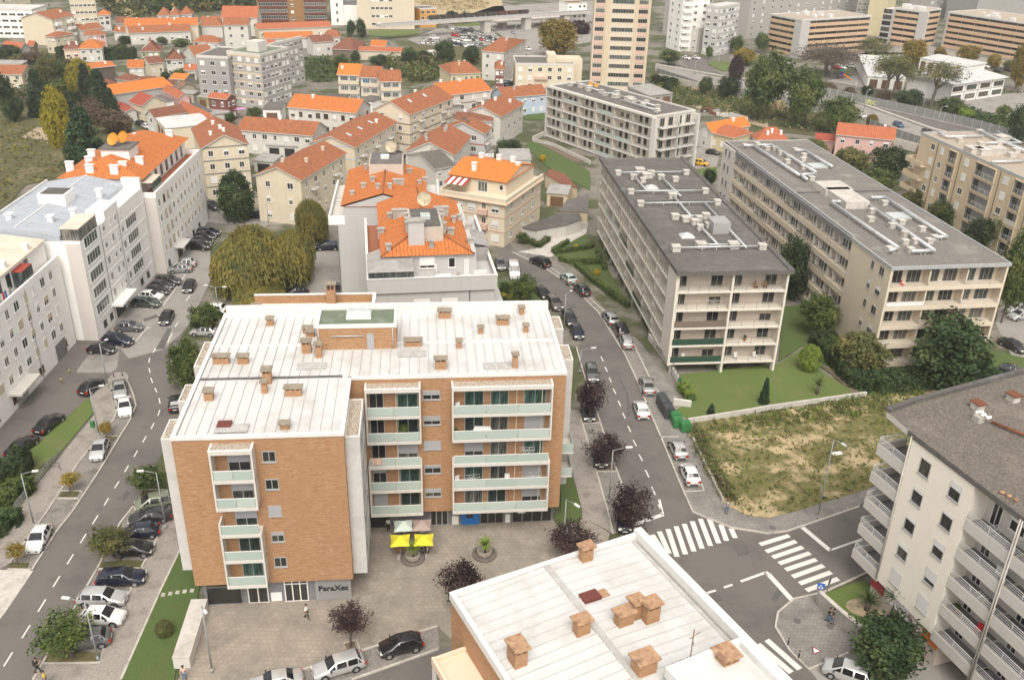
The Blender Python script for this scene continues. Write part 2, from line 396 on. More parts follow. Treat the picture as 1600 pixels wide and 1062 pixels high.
leaf_mat('leaf_bare',(.150,.125,.100),(.200,.165,.130),(.100,.090,.060))
leaf_mat('leaf_ivy',(.180,.045,.045),(.240,.068,.060),(.112,.045,.042))
leaf_mat('flower_red',(.35,.08,.08),(.2,.05,.05),(.08,.09,.03));leaf_mat('flower_yellow',(.60,.42,.02),(.5,.36,.02),(.35,.28,.03))
def paint(name,c,rough=.25,metal=.0):
 m,nt,b=nodes(name);b.inputs['Base Color'].default_value=c4(c);b.inputs['Roughness'].default_value=rough;b.inputs['Metallic'].default_value=metal
 b.inputs['Coat Weight'].default_value=.6;b.inputs['Coat Roughness'].default_value=.06
 f=noise(nt,tex_co(nt,'Object',(1,1,2)),2.5,4,.4,.9)
 o=mixc(nt,f,c,tuple(x*.82+.012 for x in c));nt.links.new(o,b.inputs['Base Color'])
 MATS[name]=m
for n,c,me_ in(('c_black',(.012,.012,.014),0),('c_dark',(.035,.037,.04),.2),('c_grey',(.15,.155,.16),.4),('c_silver',(.42,.42,.42),.5),('c_lsilver',(.56,.56,.56),.4),('c_white',(.76,.755,.745),0),
 ('c_navy',(.012,.016,.036),.1),('c_green',(.055,.075,.065),.2),('c_mint',(.48,.55,.52),.2),('c_lgreen',(.24,.27,.19),.3),('c_red',(.35,.02,.025),0),('c_blue',(.07,.13,.22),.2),('c_brown',(.13,.115,.10),.3),('c_yellow',(.65,.36,.02),0)):
 paint(n,c,.25,me_)
m_,nt_,b_=nodes('car_glass');b_.inputs['Base Color'].default_value=(.012,.014,.016,1);b_.inputs['Roughness'].default_value=.04;b_.inputs['Specular IOR Level'].default_value=.7;MATS['car_glass']=m_
# pavers laid in courses
def pavers(name,a,b2,joint,w,h,sc=1):
 m,nt,b=nodes(name);b.inputs['Roughness'].default_value=.9
 co=tex_co(nt,'Object',(1,1,1));bt=nt.nodes.new('ShaderNodeTexBrick')
 bt.inputs['Scale'].default_value=sc;bt.inputs['Brick Width'].default_value=w;bt.inputs['Row Height'].default_value=h;bt.inputs['Mortar Size'].default_value=.02
 bt.inputs['Color1'].default_value=c4(a);bt.inputs['Color2'].default_value=c4(b2);bt.inputs['Mortar'].default_value=c4(joint)
 nt.links.new(co,bt.inputs['Vector'])
 f=noise(nt,co,.3,8,.42,.62,.75);f2=noise(nt,co,2.2,5,.5,.7)
 o=mixc(nt,f,bt.outputs['Color'],tuple(x*.6 for x in a));o=mixc(nt,f2,o,tuple(x*.78 for x in a))
 nt.links.new(o,b.inputs['Base Color']);MATS[name]=m
pavers('plaza_stone',(.35,.305,.255),(.29,.25,.205),(.21,.18,.145),.5,.5)
pavers('paver_grey',(.25,.235,.215),(.29,.27,.25),(.13,.12,.11),.4,.4)
# ground, roads, pavements
def sheet(name,px,z,m,kind='structure',thick=0,label=None):
 pts=[at(p)for p in px]
 b=MB()
 if thick:b.prism([(p.x,p.y)for p in pts],z-thick,z)
 else:b.prism([(p.x,p.y)for p in pts],z-.003,z)
 return tag(b.mk(name,m),label,None,None,kind)
def strip(b,pts,w,z0,z1,m=0):
 """a band of width w along a polyline of world points"""
 n=len(pts);L,Rr=[],[]
 for i in range(n):
  a,c=pts[max(0,i-1)],pts[min(n-1,i+1)]
  d=V3((c.x-a.x,c.y-a.y,0)).normalized();q=V3((-d.y,d.x,0))*w/2
  L.append(pts[i]+q);Rr.append(pts[i]-q)
 for i in range(n-1):
  b.prism([(Rr[i].x,Rr[i].y),(Rr[i+1].x,Rr[i+1].y),(L[i+1].x,L[i+1].y),(L[i].x,L[i].y)],z0,z1,m)
g=MB();g.box(-900,900,-60,1500,-1,0);tag(g.mk('ground','town_ground'),kind='structure')
# asphalt: the left street with its parking yard, the right street, the crossing
left_r=[T13(820,0),T9(870,920),T9(985,720),T9(1130,430),T9(1120,300),T9(1065,190),T9(1050,110),T5(1120,1000),T5(1200,860),T5(1260,760),T5(1290,640),T5(1250,480),T5(1330,330),T5(1573,310),T5(1573,120),T5(1240,180),T5(1230,290)]
left_road=[(-30,1180),T13(205,1062),T13(300,900),T13(465,610),T13(600,380),T13(740,100)]+left_r+[T5(1130,480),T5(990,630),T5(930,640),T5(720,880),T5(610,1030),T9(400,0),T9(200,150),T9(-50,420),(-60,690),(-120,760),(-120,1180)]
sheet('road',left_road,.02,'asphalt')
sheet('parking_yard',[T5(615,1032),T5(720,885),T5(935,645),T5(1000,630),T5(1225,340),T5(1240,300),T5(1290,480),T5(1300,640),T5(1230,800),T5(1190,900),T5(1100,1000),T9(1000,65),T9(790,118),T9(735,50),T9(720,175),T9(690,205),T9(470,205),T9(480,180)],.026,'asphalt_pale')
sheet('road_patch',[T5(1030,955),T5(1055,955),T9(1010,60),T9(955,62)],.032,'asphalt_dark')
right_road=[T15(745,60),T11(740,1062),T11(670,900),T11(560,570),T11(515,430),T11(430,180),T11(395,50),T7(430,1040),T7(330,900),T7(140,740),T7(0,640),(780,400),(765,370),(740,330),(760,320),(790,372),T7(20,480),T7(200,585),T7(390,720),T7(530,860),T7(650,1050),T11(690,90),T11(770,260),T11(860,480),T11(915,610),T11(1050,930),T11(1110,1062),
 T15(1130,0),T15(1200,70),T15(1350,130),T15(1573,165),T16(120,150),T16(560,0),(1360,780),(1420,800),(1430,880),T16(640,400),T16(435,490),T16(160,565),T16(60,650),T16(45,740),T16(130,880),T16(250,1000),T16(330,1062),(1290,1140),(1130,1100),(1060,960),(960,850)]
sheet('road',right_road,.021,'asphalt')
sheet('road',[T14(560,1075),T14(1120,870),T14(1300,820),(800,1200),(500,1200),(480,1100)],.022,'asphalt')
for q in([T15(1370,252),T15(1440,240),T15(1458,290),T15(1388,302)],[T7(345,810),T7(385,806),T7(395,830),T7(355,833)],[T11(640,180),T11(715,330),T11(725,470),T11(712,470),T11(700,335),T11(630,185)],[T9(740,980),T9(775,930),T9(800,940),T9(765,995)],[T15(1210,540),T15(1270,530),T15(1300,575),T15(1230,585)],[T16(20,560),T16(60,500),T16(90,520),T16(45,590)],[T5(880,900),T5(960,870),T5(975,885),T5(890,915)]):
 sheet('road_patch',q,.0285,'asphalt_dark')
# left pavement, its parking bays and the concrete drive
sheet('pavement',[T9(95,1062),T9(372,722),T9(580,470),T9(552,362),T9(700,210),T9(765,205),T9(790,225),T9(788,268),T9(690,295),T9(722,420),T9(705,490),T9(480,765),T9(290,1062),T13(60,350),T13(0,385),T13(0,190),T13(30,150)],.14,'cobble',thick=.14)
sheet('parking_bay',[T9(692,297),T9(787,270),T9(822,350),T9(836,410),T9(800,500),T9(735,605),T9(615,805),T9(445,1062),T13(350,150),T13(200,385),T13(62,352),T9(292,1062),T9(482,765),T9(707,490),T9(724,420)],.06,'cobble_dark',thick=.06)
sheet('drive',[T13(0,387),T13(205,392),T13(35,645),T13(-40,740),T13(-300,740),T13(-200,387)],.061,'concrete_pale',thick=.06)
k=MB();kz=(.02,.17)
for pl in([T9(788,268),T9(822,350),T9(836,410),T9(800,500),T9(735,605),T9(615,805),T9(445,1062),T13(350,150),T13(200,385)],[T9(690,295),T9(722,420),T9(705,490),T9(480,765),T9(290,1062),T13(60,350)],[T9(620,598),T9(725,600)],[T9(380,935),T9(508,938)],[T9(350,980),T9(485,982)],[T13(48,385),T13(190,388)]):
 strip(k,[at(p)for p in pl],.18,*kz)
for pl in([T13(820,0),T13(740,100),T13(600,380),T13(465,610),T13(300,900),T13(205,1062)],[T13(1060,60),T13(1000,130),T13(830,450),T13(750,640),T13(640,870),T13(612,960),T13(270,965)],[T13(595,385),T13(885,380)],[T13(1105,270),T13(985,520),T13(745,1062)],
   [T9(1130,430),T9(1120,300),T9(1065,190),T9(1050,110)],[T9(870,925),T9(1040,930)],[T14(100,1055),T14(230,1020),T14(1113,735)],[T14(590,1062),T14(1120,875)],[T14(540,840),T14(620,820),T14(640,890)],
   [T11(395,50),T11(430,180),T11(515,430),T11(560,570),T11(640,800),T11(700,960),T15(755,130)],[T11(415,460),T11(500,750),T11(590,1062),T15(620,165)],[T11(430,520),T11(545,516)],[T11(520,815),T11(645,815)],[T11(500,775),T11(625,770)],
   [T7(0,490),T7(200,585),T7(390,720),T7(530,860),T7(650,1050),T11(690,90),T11(770,260),T11(860,480),T11(915,605),T11(1050,930),T11(1110,1062),T15(1200,70),T15(1350,130),T15(1573,165),T16(120,150),T16(560,0)],
   [T11(910,605),T11(1025,602)],[T11(1065,940),T11(1180,935),T11(1160,885)],[T7(200,560),T7(400,700),T7(560,850),T7(720,1000),T11(760,60),T11(870,290),T11(990,440)],
   [T16(305,535),T16(160,567),T16(60,650),T16(45,740),T16(130,880),T16(250,1000),T16(500,895)],[T16(335,530),T16(620,400)]):
 strip(k,[at(p)for p in pl],.2,*kz)
tag(k.mk('kerb','kerbstone'),kind='structure')
# right side of the left street: bays, pavement, planted strips, grass
sheet('parking_bay',[T13(822,0),T13(1062,0),T13(1000,130),T13(830,450),T13(750,640),T13(640,870),T13(612,960),T13(272,965),T13(302,900),T13(467,610),T13(602,380),T13(742,100)],.062,'cobble_dark',thick=.06)
sheet('parking_bay',[T9(872,922),T9(1110,930),T9(1110,1040),T9(1060,1075),T9(832,1012)],.064,'cobble_dark',thick=.06)
sheet('pavement',[T13(1062,0),T13(1110,100),T13(1110,265),T13(985,520),T13(745,1062),(190,1150),(20,1150),T13(207,1060),T13(270,967),T13(612,962),T13(642,870),T13(752,640),T13(832,450),T13(1002,130)],.141,'cobble',thick=.14)
for q in([T13(612,345),T13(780,330),T13(900,335),T13(880,378),T13(600,383)],[T13(300,905),T13(420,890),T13(615,900),T13(610,958),T13(280,962)],[T9(870,935),T9(1035,935),T9(1020,955),T9(860,968)],[T9(385,940),T9(490,940),T9(470,968),T9(365,970)],[T13(60,345),T13(180,350),T13(160,382),T13(48,384)],[T9(640,600),T9(720,602),T9(700,625),T9(620,620)]):
 sheet('flower_bed',q,.16,'rough_grass',thick=.1)
sheet('lawn',[T13(1107,268),T13(1230,460),T13(1215,575),T13(1085,975),T13(1070,1075),T13(745,1075),T13(985,522)],.15,'lawn_dark',thick=.15)
sheet('lawn',[T9(548,360),T9(576,455),T9(362,712),T9(230,800),T9(70,790)],.15,'lawn_grass',thick=.13)
sheet('rough_ground',[T9(70,792),T9(235,802),T9(362,715),T9(90,1066),T13(25,140),T13(-10,180),T13(-200,160),T9(-150,950)],.13,'rough_grass',thick=.13)
for x,y in((1003,545),(1047,538),(1091,531),(1135,525),(1180,520)):
 sheet('stepping_stone',[T13(x-14,y+10),T13(x+10,y+10),T13(x+16,y-11),T13(x-8,y-11)],.18,'kerbstone',thick=.05)
# plaza, its parking bays, right pavement
sheet('plaza',[T13(1085,1075),T13(1165,975),T13(1285,600),(330,900),(560,760),(720,760),(905,820),T15(430,60),T15(600,165),(930,930),(800,1010),(715,1010),T14(1113,733),T14(230,1018),T14(60,1062),(290,1075)],.12,'plaza_stone',thick=.12)
sheet('parking_bay',[T14(230,1020),T14(1115,735),T14(1130,868),T14(590,1060),(540,1085),(380,1085)],.066,'cobble_dark',thick=.06)
sheet('tree_pit',[T14(545,845),T14(600,822),T14(622,880),T14(560,880)],.135,'garden_soil',thick=.05)
sheet('pavement',[T11(330,430),T11(412,440),T11(498,750),T11(588,1062),T15(620,165),T15(432,64),T15(425,0),T11(348,740),T11(330,600)],.142,'cobble',thick=.14)
sheet('parking_bay',[T11(414,460),T11(520,430),T11(562,570),T11(640,800),T11(700,960),T15(755,130),T15(622,163),T11(592,1062),T11(500,750)],.068,'cobble_dark',thick=.06)
for q in([T11(430,488),T11(535,486),T11(545,514),T11(432,518)],[T11(505,777),T11(625,772),T11(642,812),T11(520,813)]):
 sheet('flower_bed',q,.161,'garden_soil',thick=.08)
sheet('lawn',[T11(300,760),T11(346,742),T15(422,0),T15(430,62),T15(300,155),T15(240,60),T11(300,1062)],.151,'lawn_dark',thick=.15)
sheet('pavement',[T7(0,492),T7(120,470),T7(330,590),T7(520,790),T7(700,960),T7(800,1062),T11(985,300),T11(1075,470),T11(1092,580),T11(1290,1000),T15(1330,0),T15(1440,55),T15(1573,75),T12(180,1058),T12(665,905),(1372,760),T16(560,0),T16(120,148),T15(1573,163),T15(1350,128),T15(1200,68),T11(1112,1060),T11(1052,930),T11(917,605),T11(862,480),T11(772,260),T11(692,90),T7(652,1050),T7(532,860),T7(392,720),T7(202,585)],.143,'paver_grey',thick=.14)
sheet('parking_bay',[T7(220,570),T7(400,705),T7(560,855),T7(720,1003),T11(760,60),T11(868,290),T11(905,380),T11(868,478),T11(775,262),T11(694,92),T7(655,1050),T7(535,860),T7(394,722)],.15,'cobble_dark',thick=.15)
sheet('parking_bay',[T11(920,608),T11(1022,606),T11(1158,885),T11(1176,933),T11(1062,936)],.152,'cobble_dark',thick=.15)
# field, gardens, lawns of the slab blocks
field=[T11(1085,582),T11(1095,520),T12(0,452),T12(610,350),T12(1380,250),(1560,600),(1460,700),T12(600,930),T12(180,1056),T15(1573,73),T15(1440,53),T15(1332,-2),T11(1292,1000)]
sheet('field',field,.16,'field_grass',thick=.16)
sheet('lawn',[T11(1005,225),(1215,570),(1255,545),(1272,575),(1342,617),T12(0,425),T11(1480,440),T11(1090,512),T11(1010,440),T11(1100,375),T11(1040,290)],.17,'lawn_grass',thick=.17)
sheet('lawn',[(1225,480),(1330,470),(1420,520),(1600,560),(1600,610),T12(1380,250),T12(610,345),(1345,615),(1275,570),(1255,540),(1216,566)],.165,'lawn_dark',thick=.16)
sheet('garden_path',[T12(325,165),T12(365,170),T12(470,250),T12(570,340),T12(535,346),T12(440,262)],.19,'garden_soil',thick=.1)
sheet('lawn',[T7(250,490),T7(450,380),T7(500,470),T7(560,540),T7(640,690),T7(720,820),T7(600,740),T7(390,580),T7(300,540)],.172,'lawn_dark',thick=.17)
sheet('drive',[T7(40,490),T7(240,520),T7(450,395),T7(470,310),T7(200,390),T7(150,470)],.155,'concrete_pale',thick=.15)
sheet('lawn',[T3(70,900),T3(130,860),T3(380,1000),T3(480,1062),T7(480,110),T7(300,20),T3(200,1010)],.17,'lawn_dark',thick=.17)
sheet('flower_bed',[T3(140,870),T3(200,860),T3(480,985),T3(380,1000)],.20,'garden_soil',thick=.2)
sheet('lawn',[T3(100,700),T3(200,680),T3(210,740),T3(60,735)],.171,'lawn_dark',thick=.17)
sheet('parking_yard',[QE(200,600),QE(430,600),QE(400,800),QE(130,830)],.03,'asphalt_pale')
sheet('lawn',[QE(140,840),QE(400,805),QE(390,950),QE(300,1000)],.171,'lawn_grass',thick=.17)
sheet('parking_yard',[(1560,480),(1640,470),(1660,600),(1590,575),T8(1400,930)],.031,'asphalt_pale')
# far left hillside, waste land, highway, school yard, car park
sheet('field',[(-60,300),(-60,205),(20,180),(75,172),(150,265),(125,270),(40,290),(0,335),(-60,380)],.16,'rough_grass',thick=.16)
sheet('field',[(-60,200),(0,120),(60,75),(150,82),(215,150),(205,205),(160,262),(76,170),(20,178)],.14,'rough_grass',thick=.14)
sheet('bare_patch',[T1(130,850),T1(230,785),T1(300,790),T1(320,868)],.18,'bare_soil',thick=.02)
sheet('field',[(1020,110),(1060,125),(1160,140),(1330,190),(1300,215),(1200,205),(1100,172),(1015,165)],.14,'rough_grass',thick=.14)
sheet('bare_patch',[T3(1090,650),T3(1250,655),T3(1573,740),T3(1573,790),T3(1440,760),T3(1200,690)],.16,'bare_soil',thick=.02)
sheet('road',[T3(885,395),T3(1060,430),T3(1300,470),T3(1410,500),T4(330,540),T4(580,640),T4(1000,790),T4(1573,940),T4(1750,1000),T4(1750,880),T4(1573,830),T4(1200,740),T4(640,600),T4(330,520),T3(1280,455),T3(1190,390),T3(1340,370),T3(1330,350),T3(1030,355),T3(1090,420),T3(890,385)],.06,'asphalt')
sheet('road',[T3(880,400),T3(1060,435),T3(1300,480),T4(330,545),T4(580,650),T4(1000,800),T4(1573,950),T4(1750,1010),T4(1750,1150),T4(1200,960),T4(900,880),T4(560,720),T4(330,640),T3(1200,520),T3(880,440)],.04,'asphalt_pale')
b=MB();strip(b,[at(p)for p in(T3(885,400),T3(1060,432),T3(1300,474),T4(330,543),T4(580,645),T4(1000,795),T4(1573,945),T4(1750,1005))],.9,.06,.5);tag(b.mk('central_reserve','concrete_pale'),kind='structure')
sheet('school_yard',[T4(360,500),T4(600,455),T4(830,570),T4(1130,640),T4(1440,580),T4(1700,560),T4(1700,760),T4(1400,700),T4(1200,660),T4(700,560)],.07,'asphalt_pale')
sheet('road',[T4(130,300),T4(600,420),T4(930,330),T4(1350,400),T4(1600,440),T4(1600,400),T4(1300,350),T4(900,260),T4(560,330),T4(150,360)],.075,'asphalt_pale')
sheet('car_park',[T2(930,245),T2(1110,180),T2(1180,165),T2(1420,160),T2(1480,215),T2(1520,245),T2(1390,290),T2(1250,290),T2(1000,275)],.07,'asphalt_pale')
sheet('road',[T2(1250,110),T2(1460,40),(960,0),(960,60),(870,75),(860,110),(800,70),T2(1500,215),T2(1420,158)],.05,'asphalt_pale')
sheet('field',[(640,-10),(780,-10),(790,20),(720,25),(650,20)],.05,'reed',thick=.04)
sheet('lawn',[T2(690,190),T2(1000,185),T2(990,215),T2(880,235),T2(700,220)],.17,'lawn_grass',thick=.16)
sheet('lawn',[T2(1220,150),T2(1390,135),T2(1400,160),T2(1230,165)],.17,'lawn_grass',thick=.16)
sheet('lawn',[T3(1205,395),T3(1240,375),T3(1340,385),T3(1350,430),T3(1290,440)],.17,'lawn_grass',thick=.16)
sheet('field',[(470,105),(560,110),(640,70),(760,75),(755,120),(690,125),(640,135),(560,120)],.13,'rough_grass',thick=.12)
# streets between the row houses
for q in([Q2(600,900),Q2(850,740),Q2(1110,520),Q2(1340,470),Q2(1480,360),Q2(1593,250),(830,100),(815,95),Q2(1440,330),Q2(1300,440),Q2(1100,470),Q2(960,690),Q2(830,750),Q2(480,1000),Q2(380,1062),Q2(520,1062)],
   [T5(1240,170),T5(1573,110),T6(0,120),T6(240,190),T6(240,310),T6(0,330),T5(1573,330),T5(1230,300)],[T1(700,690),T1(800,700),T1(830,790),T1(780,800)],[T1(700,0),T1(740,0),T1(760,100),T1(710,110)],[T6(380,480),T6(510,480),T6(520,740),T6(200,740),T6(230,620)]):
 sheet('road',q,.028,'asphalt_pale')
# painted markings
mk=MB()
def dash(p,q,w=.16):strip(mk,[at(p),at(q)],w,.03,.034)
for f,L in((T13,((50,935,27),(160,765,25),(257,605,24),(347,457,21),(432,320,19),(512,193,18),(585,78,17))),):
 for x,y,l in L:dash(f(x-l,y+l*1.6),f(x+l,y-l*1.6),.14)
for a,b in(((640,1020),(668,975)),((704,915),(732,872)),((766,815),(790,775)),((823,722),(846,684)),((876,634),(898,596)),((928,550),(947,515)),((970,470),(982,434)),((984,395),(977,362)),((965,327),(951,300)),((938,268),(927,238)),((922,206),(916,178)),((914,144),(920,116)),((940,82),(957,54)),((1030,20),(1060,-40)),((1075,-75),(1095,-105))):
 dash(T9(*a),T9(*b),.14)
for a,b in(((546,106),(561,136)),((571,170),(586,200)),((596,235),(611,265)),((622,304),(638,336)),((652,378),(668,412)),((680,453),(697,488)),((711,532),(730,570)),((744,618),(764,656)),((780,707),(801,747)),((819,802),(841,848)),((858,905),(880,955)),((898,1015),(920,1062))):
 dash(T11(*a),T11(*b),.15)
dash(T15(1405,457),T15(1557,402),.3);dash(T15(1302,494),T15(1354,476),.25);dash(T15(1200,527),T15(1252,511),.25);dash(T16(0,410),T16(150,574),.55);dash(T15(1555,400),T16(2,412),.5)
dash(T16(212,125),T16(383,268),.55);dash(T16(380,266),T16(580,195),.25);dash(T15(750,108),T15(928,46),.5);dash(T15(926,48),T11(905,985),.3)
for a,b in(((862,170),(965,330)),((905,150),(965,285)),((958,135),(1014,305)),((1008,118),(1066,290)),((1058,103),(1118,272)),((1107,87),(1168,255)),((1157,72),(1220,238)),((1210,68),(1270,222)),((1283,108),(1318,207)),((1345,132),(1372,190))):
 dash(T15(*a),T15(*b),.55)
for a,b in(((-50,230),(130,175)),((-12,274),(172,210)),((28,309),(214,246)),((68,347),(258,282)),((108,385),(297,322)),((150,428),(342,359)),((193,470),(388,400)),((235,512),(432,440))):
 dash(T16(*a),T16(*b),.55)
for a,b in(((-8,815),(195,995)),((-62,842),(143,1016)),((-115,862),(88,1036)),((-165,882),(30,1062))):
 dash(T16(*a),T16(*b),.6)
dash(T5(1000,820),T5(1150,610),.12);dash(T5(1140,790),T5(1170,752),.15);dash(T5(830,1040),T5(910,945),.12)
for x,y in((935,760),(960,700),(1000,640),(1060,610),(880,830),(860,945)):dash(T5(x,y+8),T5(x+70,y+10),.1)
tag(mk.mk('road_marking','paint_line'),kind='structure')
# iron covers and drains
for q in((T11(778,847)),(T11(900,857)),(T7(370,818)),T9(897,538),T9(740,975),T13(608,14),T16(178,705),T16(378,738),T16(25,132),T15(1410,270)):
 c=at(q);b=MB();b.prism([(c.x+.38*math.cos(t*.5236),c.y+.38*math.sin(t*.5236))for t in range(12)],.02,.15 if q[0]>1200 and q[0]<1310 and q[1]>960 or q[0]<1210 and q[1]>820 and q[0]>1204 else .036)
 tag(b.mk('manhole_cover','gutter_dark'),kind='structure')
# brick apartment block with the white metal roof
def seam_ribs(b,x0,x1,y0,y1,zf,step=.95,along='y',m=0,m2=None):
 """standing seams of a metal roof; zf(x, y) gives the roof height"""
 k=x0 if along=='y' else y0
 while k<(x1 if along=='y' else y1):
  if along=='y':p,q=(k,y0),(k,y1)
  else:p,q=(x0,k),(x1,k)
  za,zb=zf(*p),zf(*q);w=.035
  dx,dy=(w,0)if along=='y' else(0,w)
  b.poly([(p[0]-dx,p[1]-dy,za+.07),(p[0]+dx,p[1]+dy,za+.07),(q[0]+dx,q[1]+dy,zb+.07),(q[0]-dx,q[1]-dy,zb+.07)],m)
  b.poly([(p[0]-dx,p[1]-dy,za),(p[0]-dx,p[1]-dy,za+.07),(q[0]-dx,q[1]-dy,zb+.07),(q[0]-dx,q[1]-dy,zb)],m)
  b.poly([(p[0]+dx,p[1]+dy,za+.07),(p[0]+dx,p[1]+dy,za),(q[0]+dx,q[1]+dy,zb),(q[0]+dx,q[1]+dy,zb+.07)],m)
  if m2 is not None:
   sx,sy=(.06,0)if along=='y' else(0,.11)
   b.poly([(p[0]+dx,p[1]+dy,za+.006),(p[0]+dx+sx,p[1]+dy+sy,za+.006),(q[0]+dx+sx,q[1]+dy+sy,zb+.006),(q[0]+dx,q[1]+dy,zb+.006)],m2)
  k+=step
def chimney(bl,x,y,z,w,d,h,m='brick',cap='stone_cap',over=.14,rz=0,label=None):
 """brick stack with a dark vent slot under an overhanging slab"""
 b=MB();b.box(-w/2,w/2,-d/2,d/2,0,h*.68,0);b.box(-w/2+.05,w/2-.05,-d/2+.05,d/2-.05,h*.68,h*.86,1)
 n=3 if w>1.2 else 2
 for i in range(n+1):
  xx=-w/2+(w-.14)*i/n
  b.box(xx,xx+.14,-d/2,d/2,h*.68,h*.86,0)
 o=b.mk('chimney',[m,'trim_black'],bl.root,label);o.location=(x,y,z);o.rotation_euler=(0,0,rz)
 c=MB();c.box(-w/2-over,w/2+over,-d/2-over,d/2+over,h*.86,h*.86+.12);c.mk('chimney_cap',cap,o)
 return o
A=Bld('apartment_block','tan brick block with white metal roof and glass fronted balconies, beside the plaza with parasols','apartment block',(-28.6,66.1),5.9,35.2,25.0,19.0)
FA=[3.75+2.88*i for i in range(5)]       # floor levels
b=MB();ol=[(0,0),(14.4,0),(14.4,9.9),(35.2,9.9),(35.2,24.6),(0,25.0)]
b.prism(ol,2.9,18.7,0,bottom=True);b.mk('wall','brick',A)
b=MB();b.prism([(.5,.6),(13.9,.6),(13.9,11.3),(34.8,11.3),(34.8,24),(.5,24)],0,2.9);b.mk('ground_floor','panel_grey',A)
# roof: white seamed sheet inside a white parapet
rz_=lambda x,y:18.75+.16*(1-abs(y-13)/13)
b=MB()
for pl in([(.35,.35),(14.1,.35),(14.1,10.2),(.35,10.2)],[(.35,10.2),(14.1,10.2),(14.1,24.5),(.35,24.5)],[(14.1,10.2),(34.9,10.2),(34.9,24.2),(14.1,24.5)]):
 b.poly([(x,y,rz_(x,y))for x,y in pl])
seam_ribs(b,.9,14.0,.4,9.9,rz_,m2=1);seam_ribs(b,.9,34.6,10.5,17.0,rz_,m2=1);seam_ribs(b,.9,34.6,17.3,24.2,rz_,m2=1)
roof=b.mk('roof',['metal_white','seam_dirt'],A)
b=MB();b.box(.4,13.6,10.1,10.32,18.8,19.02);b.mk('roof_gutter','gutter_dark',roof)
b=MB();b.box(.4,34.8,17.05,17.25,18.8,19.0);b.mk('roof_ridge','white_paint',roof)
b=MB()
for x0,x1,y0,y1 in((-.08,14.48,-.08,.3),(14.1,14.48,.3,9.82),(14.48,35.28,9.82,10.15),(34.9,35.28,10.15,24.3),(-.08,.3,.3,25.08)):b.box(x0,x1,y0,y1,18.7,19.0)
b.box(.3,35.2,24.3,25.0,18.7,19.9);b.mk('parapet','white_paint',A)
for x,y,w,d,h in((1.7,13.6,1.5,.55,.95),(3.8,13.5,1.0,.55,.95),(1.9,6.6,.75,.7,1.15),(6.7,9.5,.8,.8,1.7),(6.7,7.6,.5,.5,1.4),(9.4,7.0,1.5,.6,1.05),(9.3,1.35,.75,.55,.7),(9.7,15.6,.9,.7,1.5),(11.0,14.5,.6,.6,1.7),(20.3,16.6,1.7,.6,.8),(25.0,15.9,.5,.5,1.0),(23.0,11.5,1.1,.6,1.3),(30.3,11.4,.5,.6,1.7),(5.2,22.2,.65,.6,1.0),(23.7,23.3,1.3,.6,1.1),(29.9,21.3,1.3,.6,1.0),(27.4,19.2,.5,.5,.9),(32.2,19.3,.5,.5,1.0),(32.2,23.8,.5,.5,1.1),(9.3,20.2,.9,.6,.7),(9.7,19.3,.8,.6,.7)):
 chimney(A,x,y,rz_(x,y)-.05,w,d,h)
box('roof_hatch',3.5,4.7,1.5,2.4,18.8,19.12,'rust_plate',A)
for k,(x,y)in enumerate(((10.7,12.3),(20.4,14.5),(5.0,1.2),(28.8,11.5))):
 box('roof_patch',x-1.6,x+1.2,y-.5,y+.9,18.9,18.945,'seam_dirt',A)
# lift penthouse
box('penthouse',10.75,18.65,16.0,20.2,18.6,21.3,'brick',A)
pr=box('penthouse_roof',11.0,18.4,16.25,19.95,21.3,21.42,'green_roof',A)
b=MB()
for x0,x1,y0,y1 in((10.68,18.72,15.93,16.22),(10.68,18.72,19.98,20.27),(10.68,10.98,16.22,19.98),(18.42,18.72,16.22,19.98)):b.box(x0,x1,y0,y1,21.25,21.6)
b.mk('penthouse_coping','white_paint',A)
b=MB();b.box(13.6,16.1,17.6,19.3,21.42,21.7,0)
for k in range(8):
 t0,t1=math.pi*k/8,math.pi*(k+1)/8
 b.poly([(13.65,18.45-.8*math.cos(t0),21.7+.4*math.sin(t0)),(16.05,18.45-.8*math.cos(t0),21.7+.4*math.sin(t0)),(16.05,18.45-.8*math.cos(t1),21.7+.4*math.sin(t1)),(13.65,18.45-.8*math.cos(t1),21.7+.4*math.sin(t1))],1,True)
b.mk('skylight',['frame_white','skylight_glass'],A)
b=MB();b.box(15.7,16.4,15.94,15.99,18.9,20.6);b.mk('penthouse_door','shutter_grey',A)
b=MB();b.tube((12.2,15.9,20.4),(15.4,15.9,20.4),.07);b.tube((18.3,15.9,21.2),(18.3,15.9,18.9),.05);b.tube((10.9,15.9,21.2),(11.0,15.9,18.9),.05);b.mk('rain_pipe','steel',A)
# gravel-topped pale bays on the side walls
def bay(x0,x1,y0,y1,z0,z1,wins=()):
 b=MB();b.box(x0,x1,y0,y1,z0,z1);o=b.mk('bay','tile_panel_pale',A)
 t=MB();t.box(x0+.12,x1-.12,y0+.12,y1-.12,z1,z1+.03);t.mk('gravel_top','gravel_beige',o)
 e=MB();e.box(x0,x1,y0,y0+.12,z1,z1+.1);e.box(x0,x1,y1-.12,y1,z1,z1+.1);e.box(x0,x0+.12,y0+.12,y1-.12,z1,z1+.1);e.box(x1-.12,x1,y0+.12,y1-.12,z1,z1+.1);e.mk('coping','white_paint',o)
bay(14.4,15.7,.8,7.3,2.9,18.0)
for z in FA:
 for y in(2.2,5.6):
  fr,pm=win_meshes(1.7,1.5,'frame_grey',2,False);o=inst('window',fr,A.root,(15.7,y,z+.8),ANG['r']);inst('pane',pm,o)
bay(-1.15,0,.95,4.2,4.0,18.2);bay(-1.15,0,7.3,10.5,4.0,18.2);bay(-1.15,0,14.1,19.5,4.0,18.2)
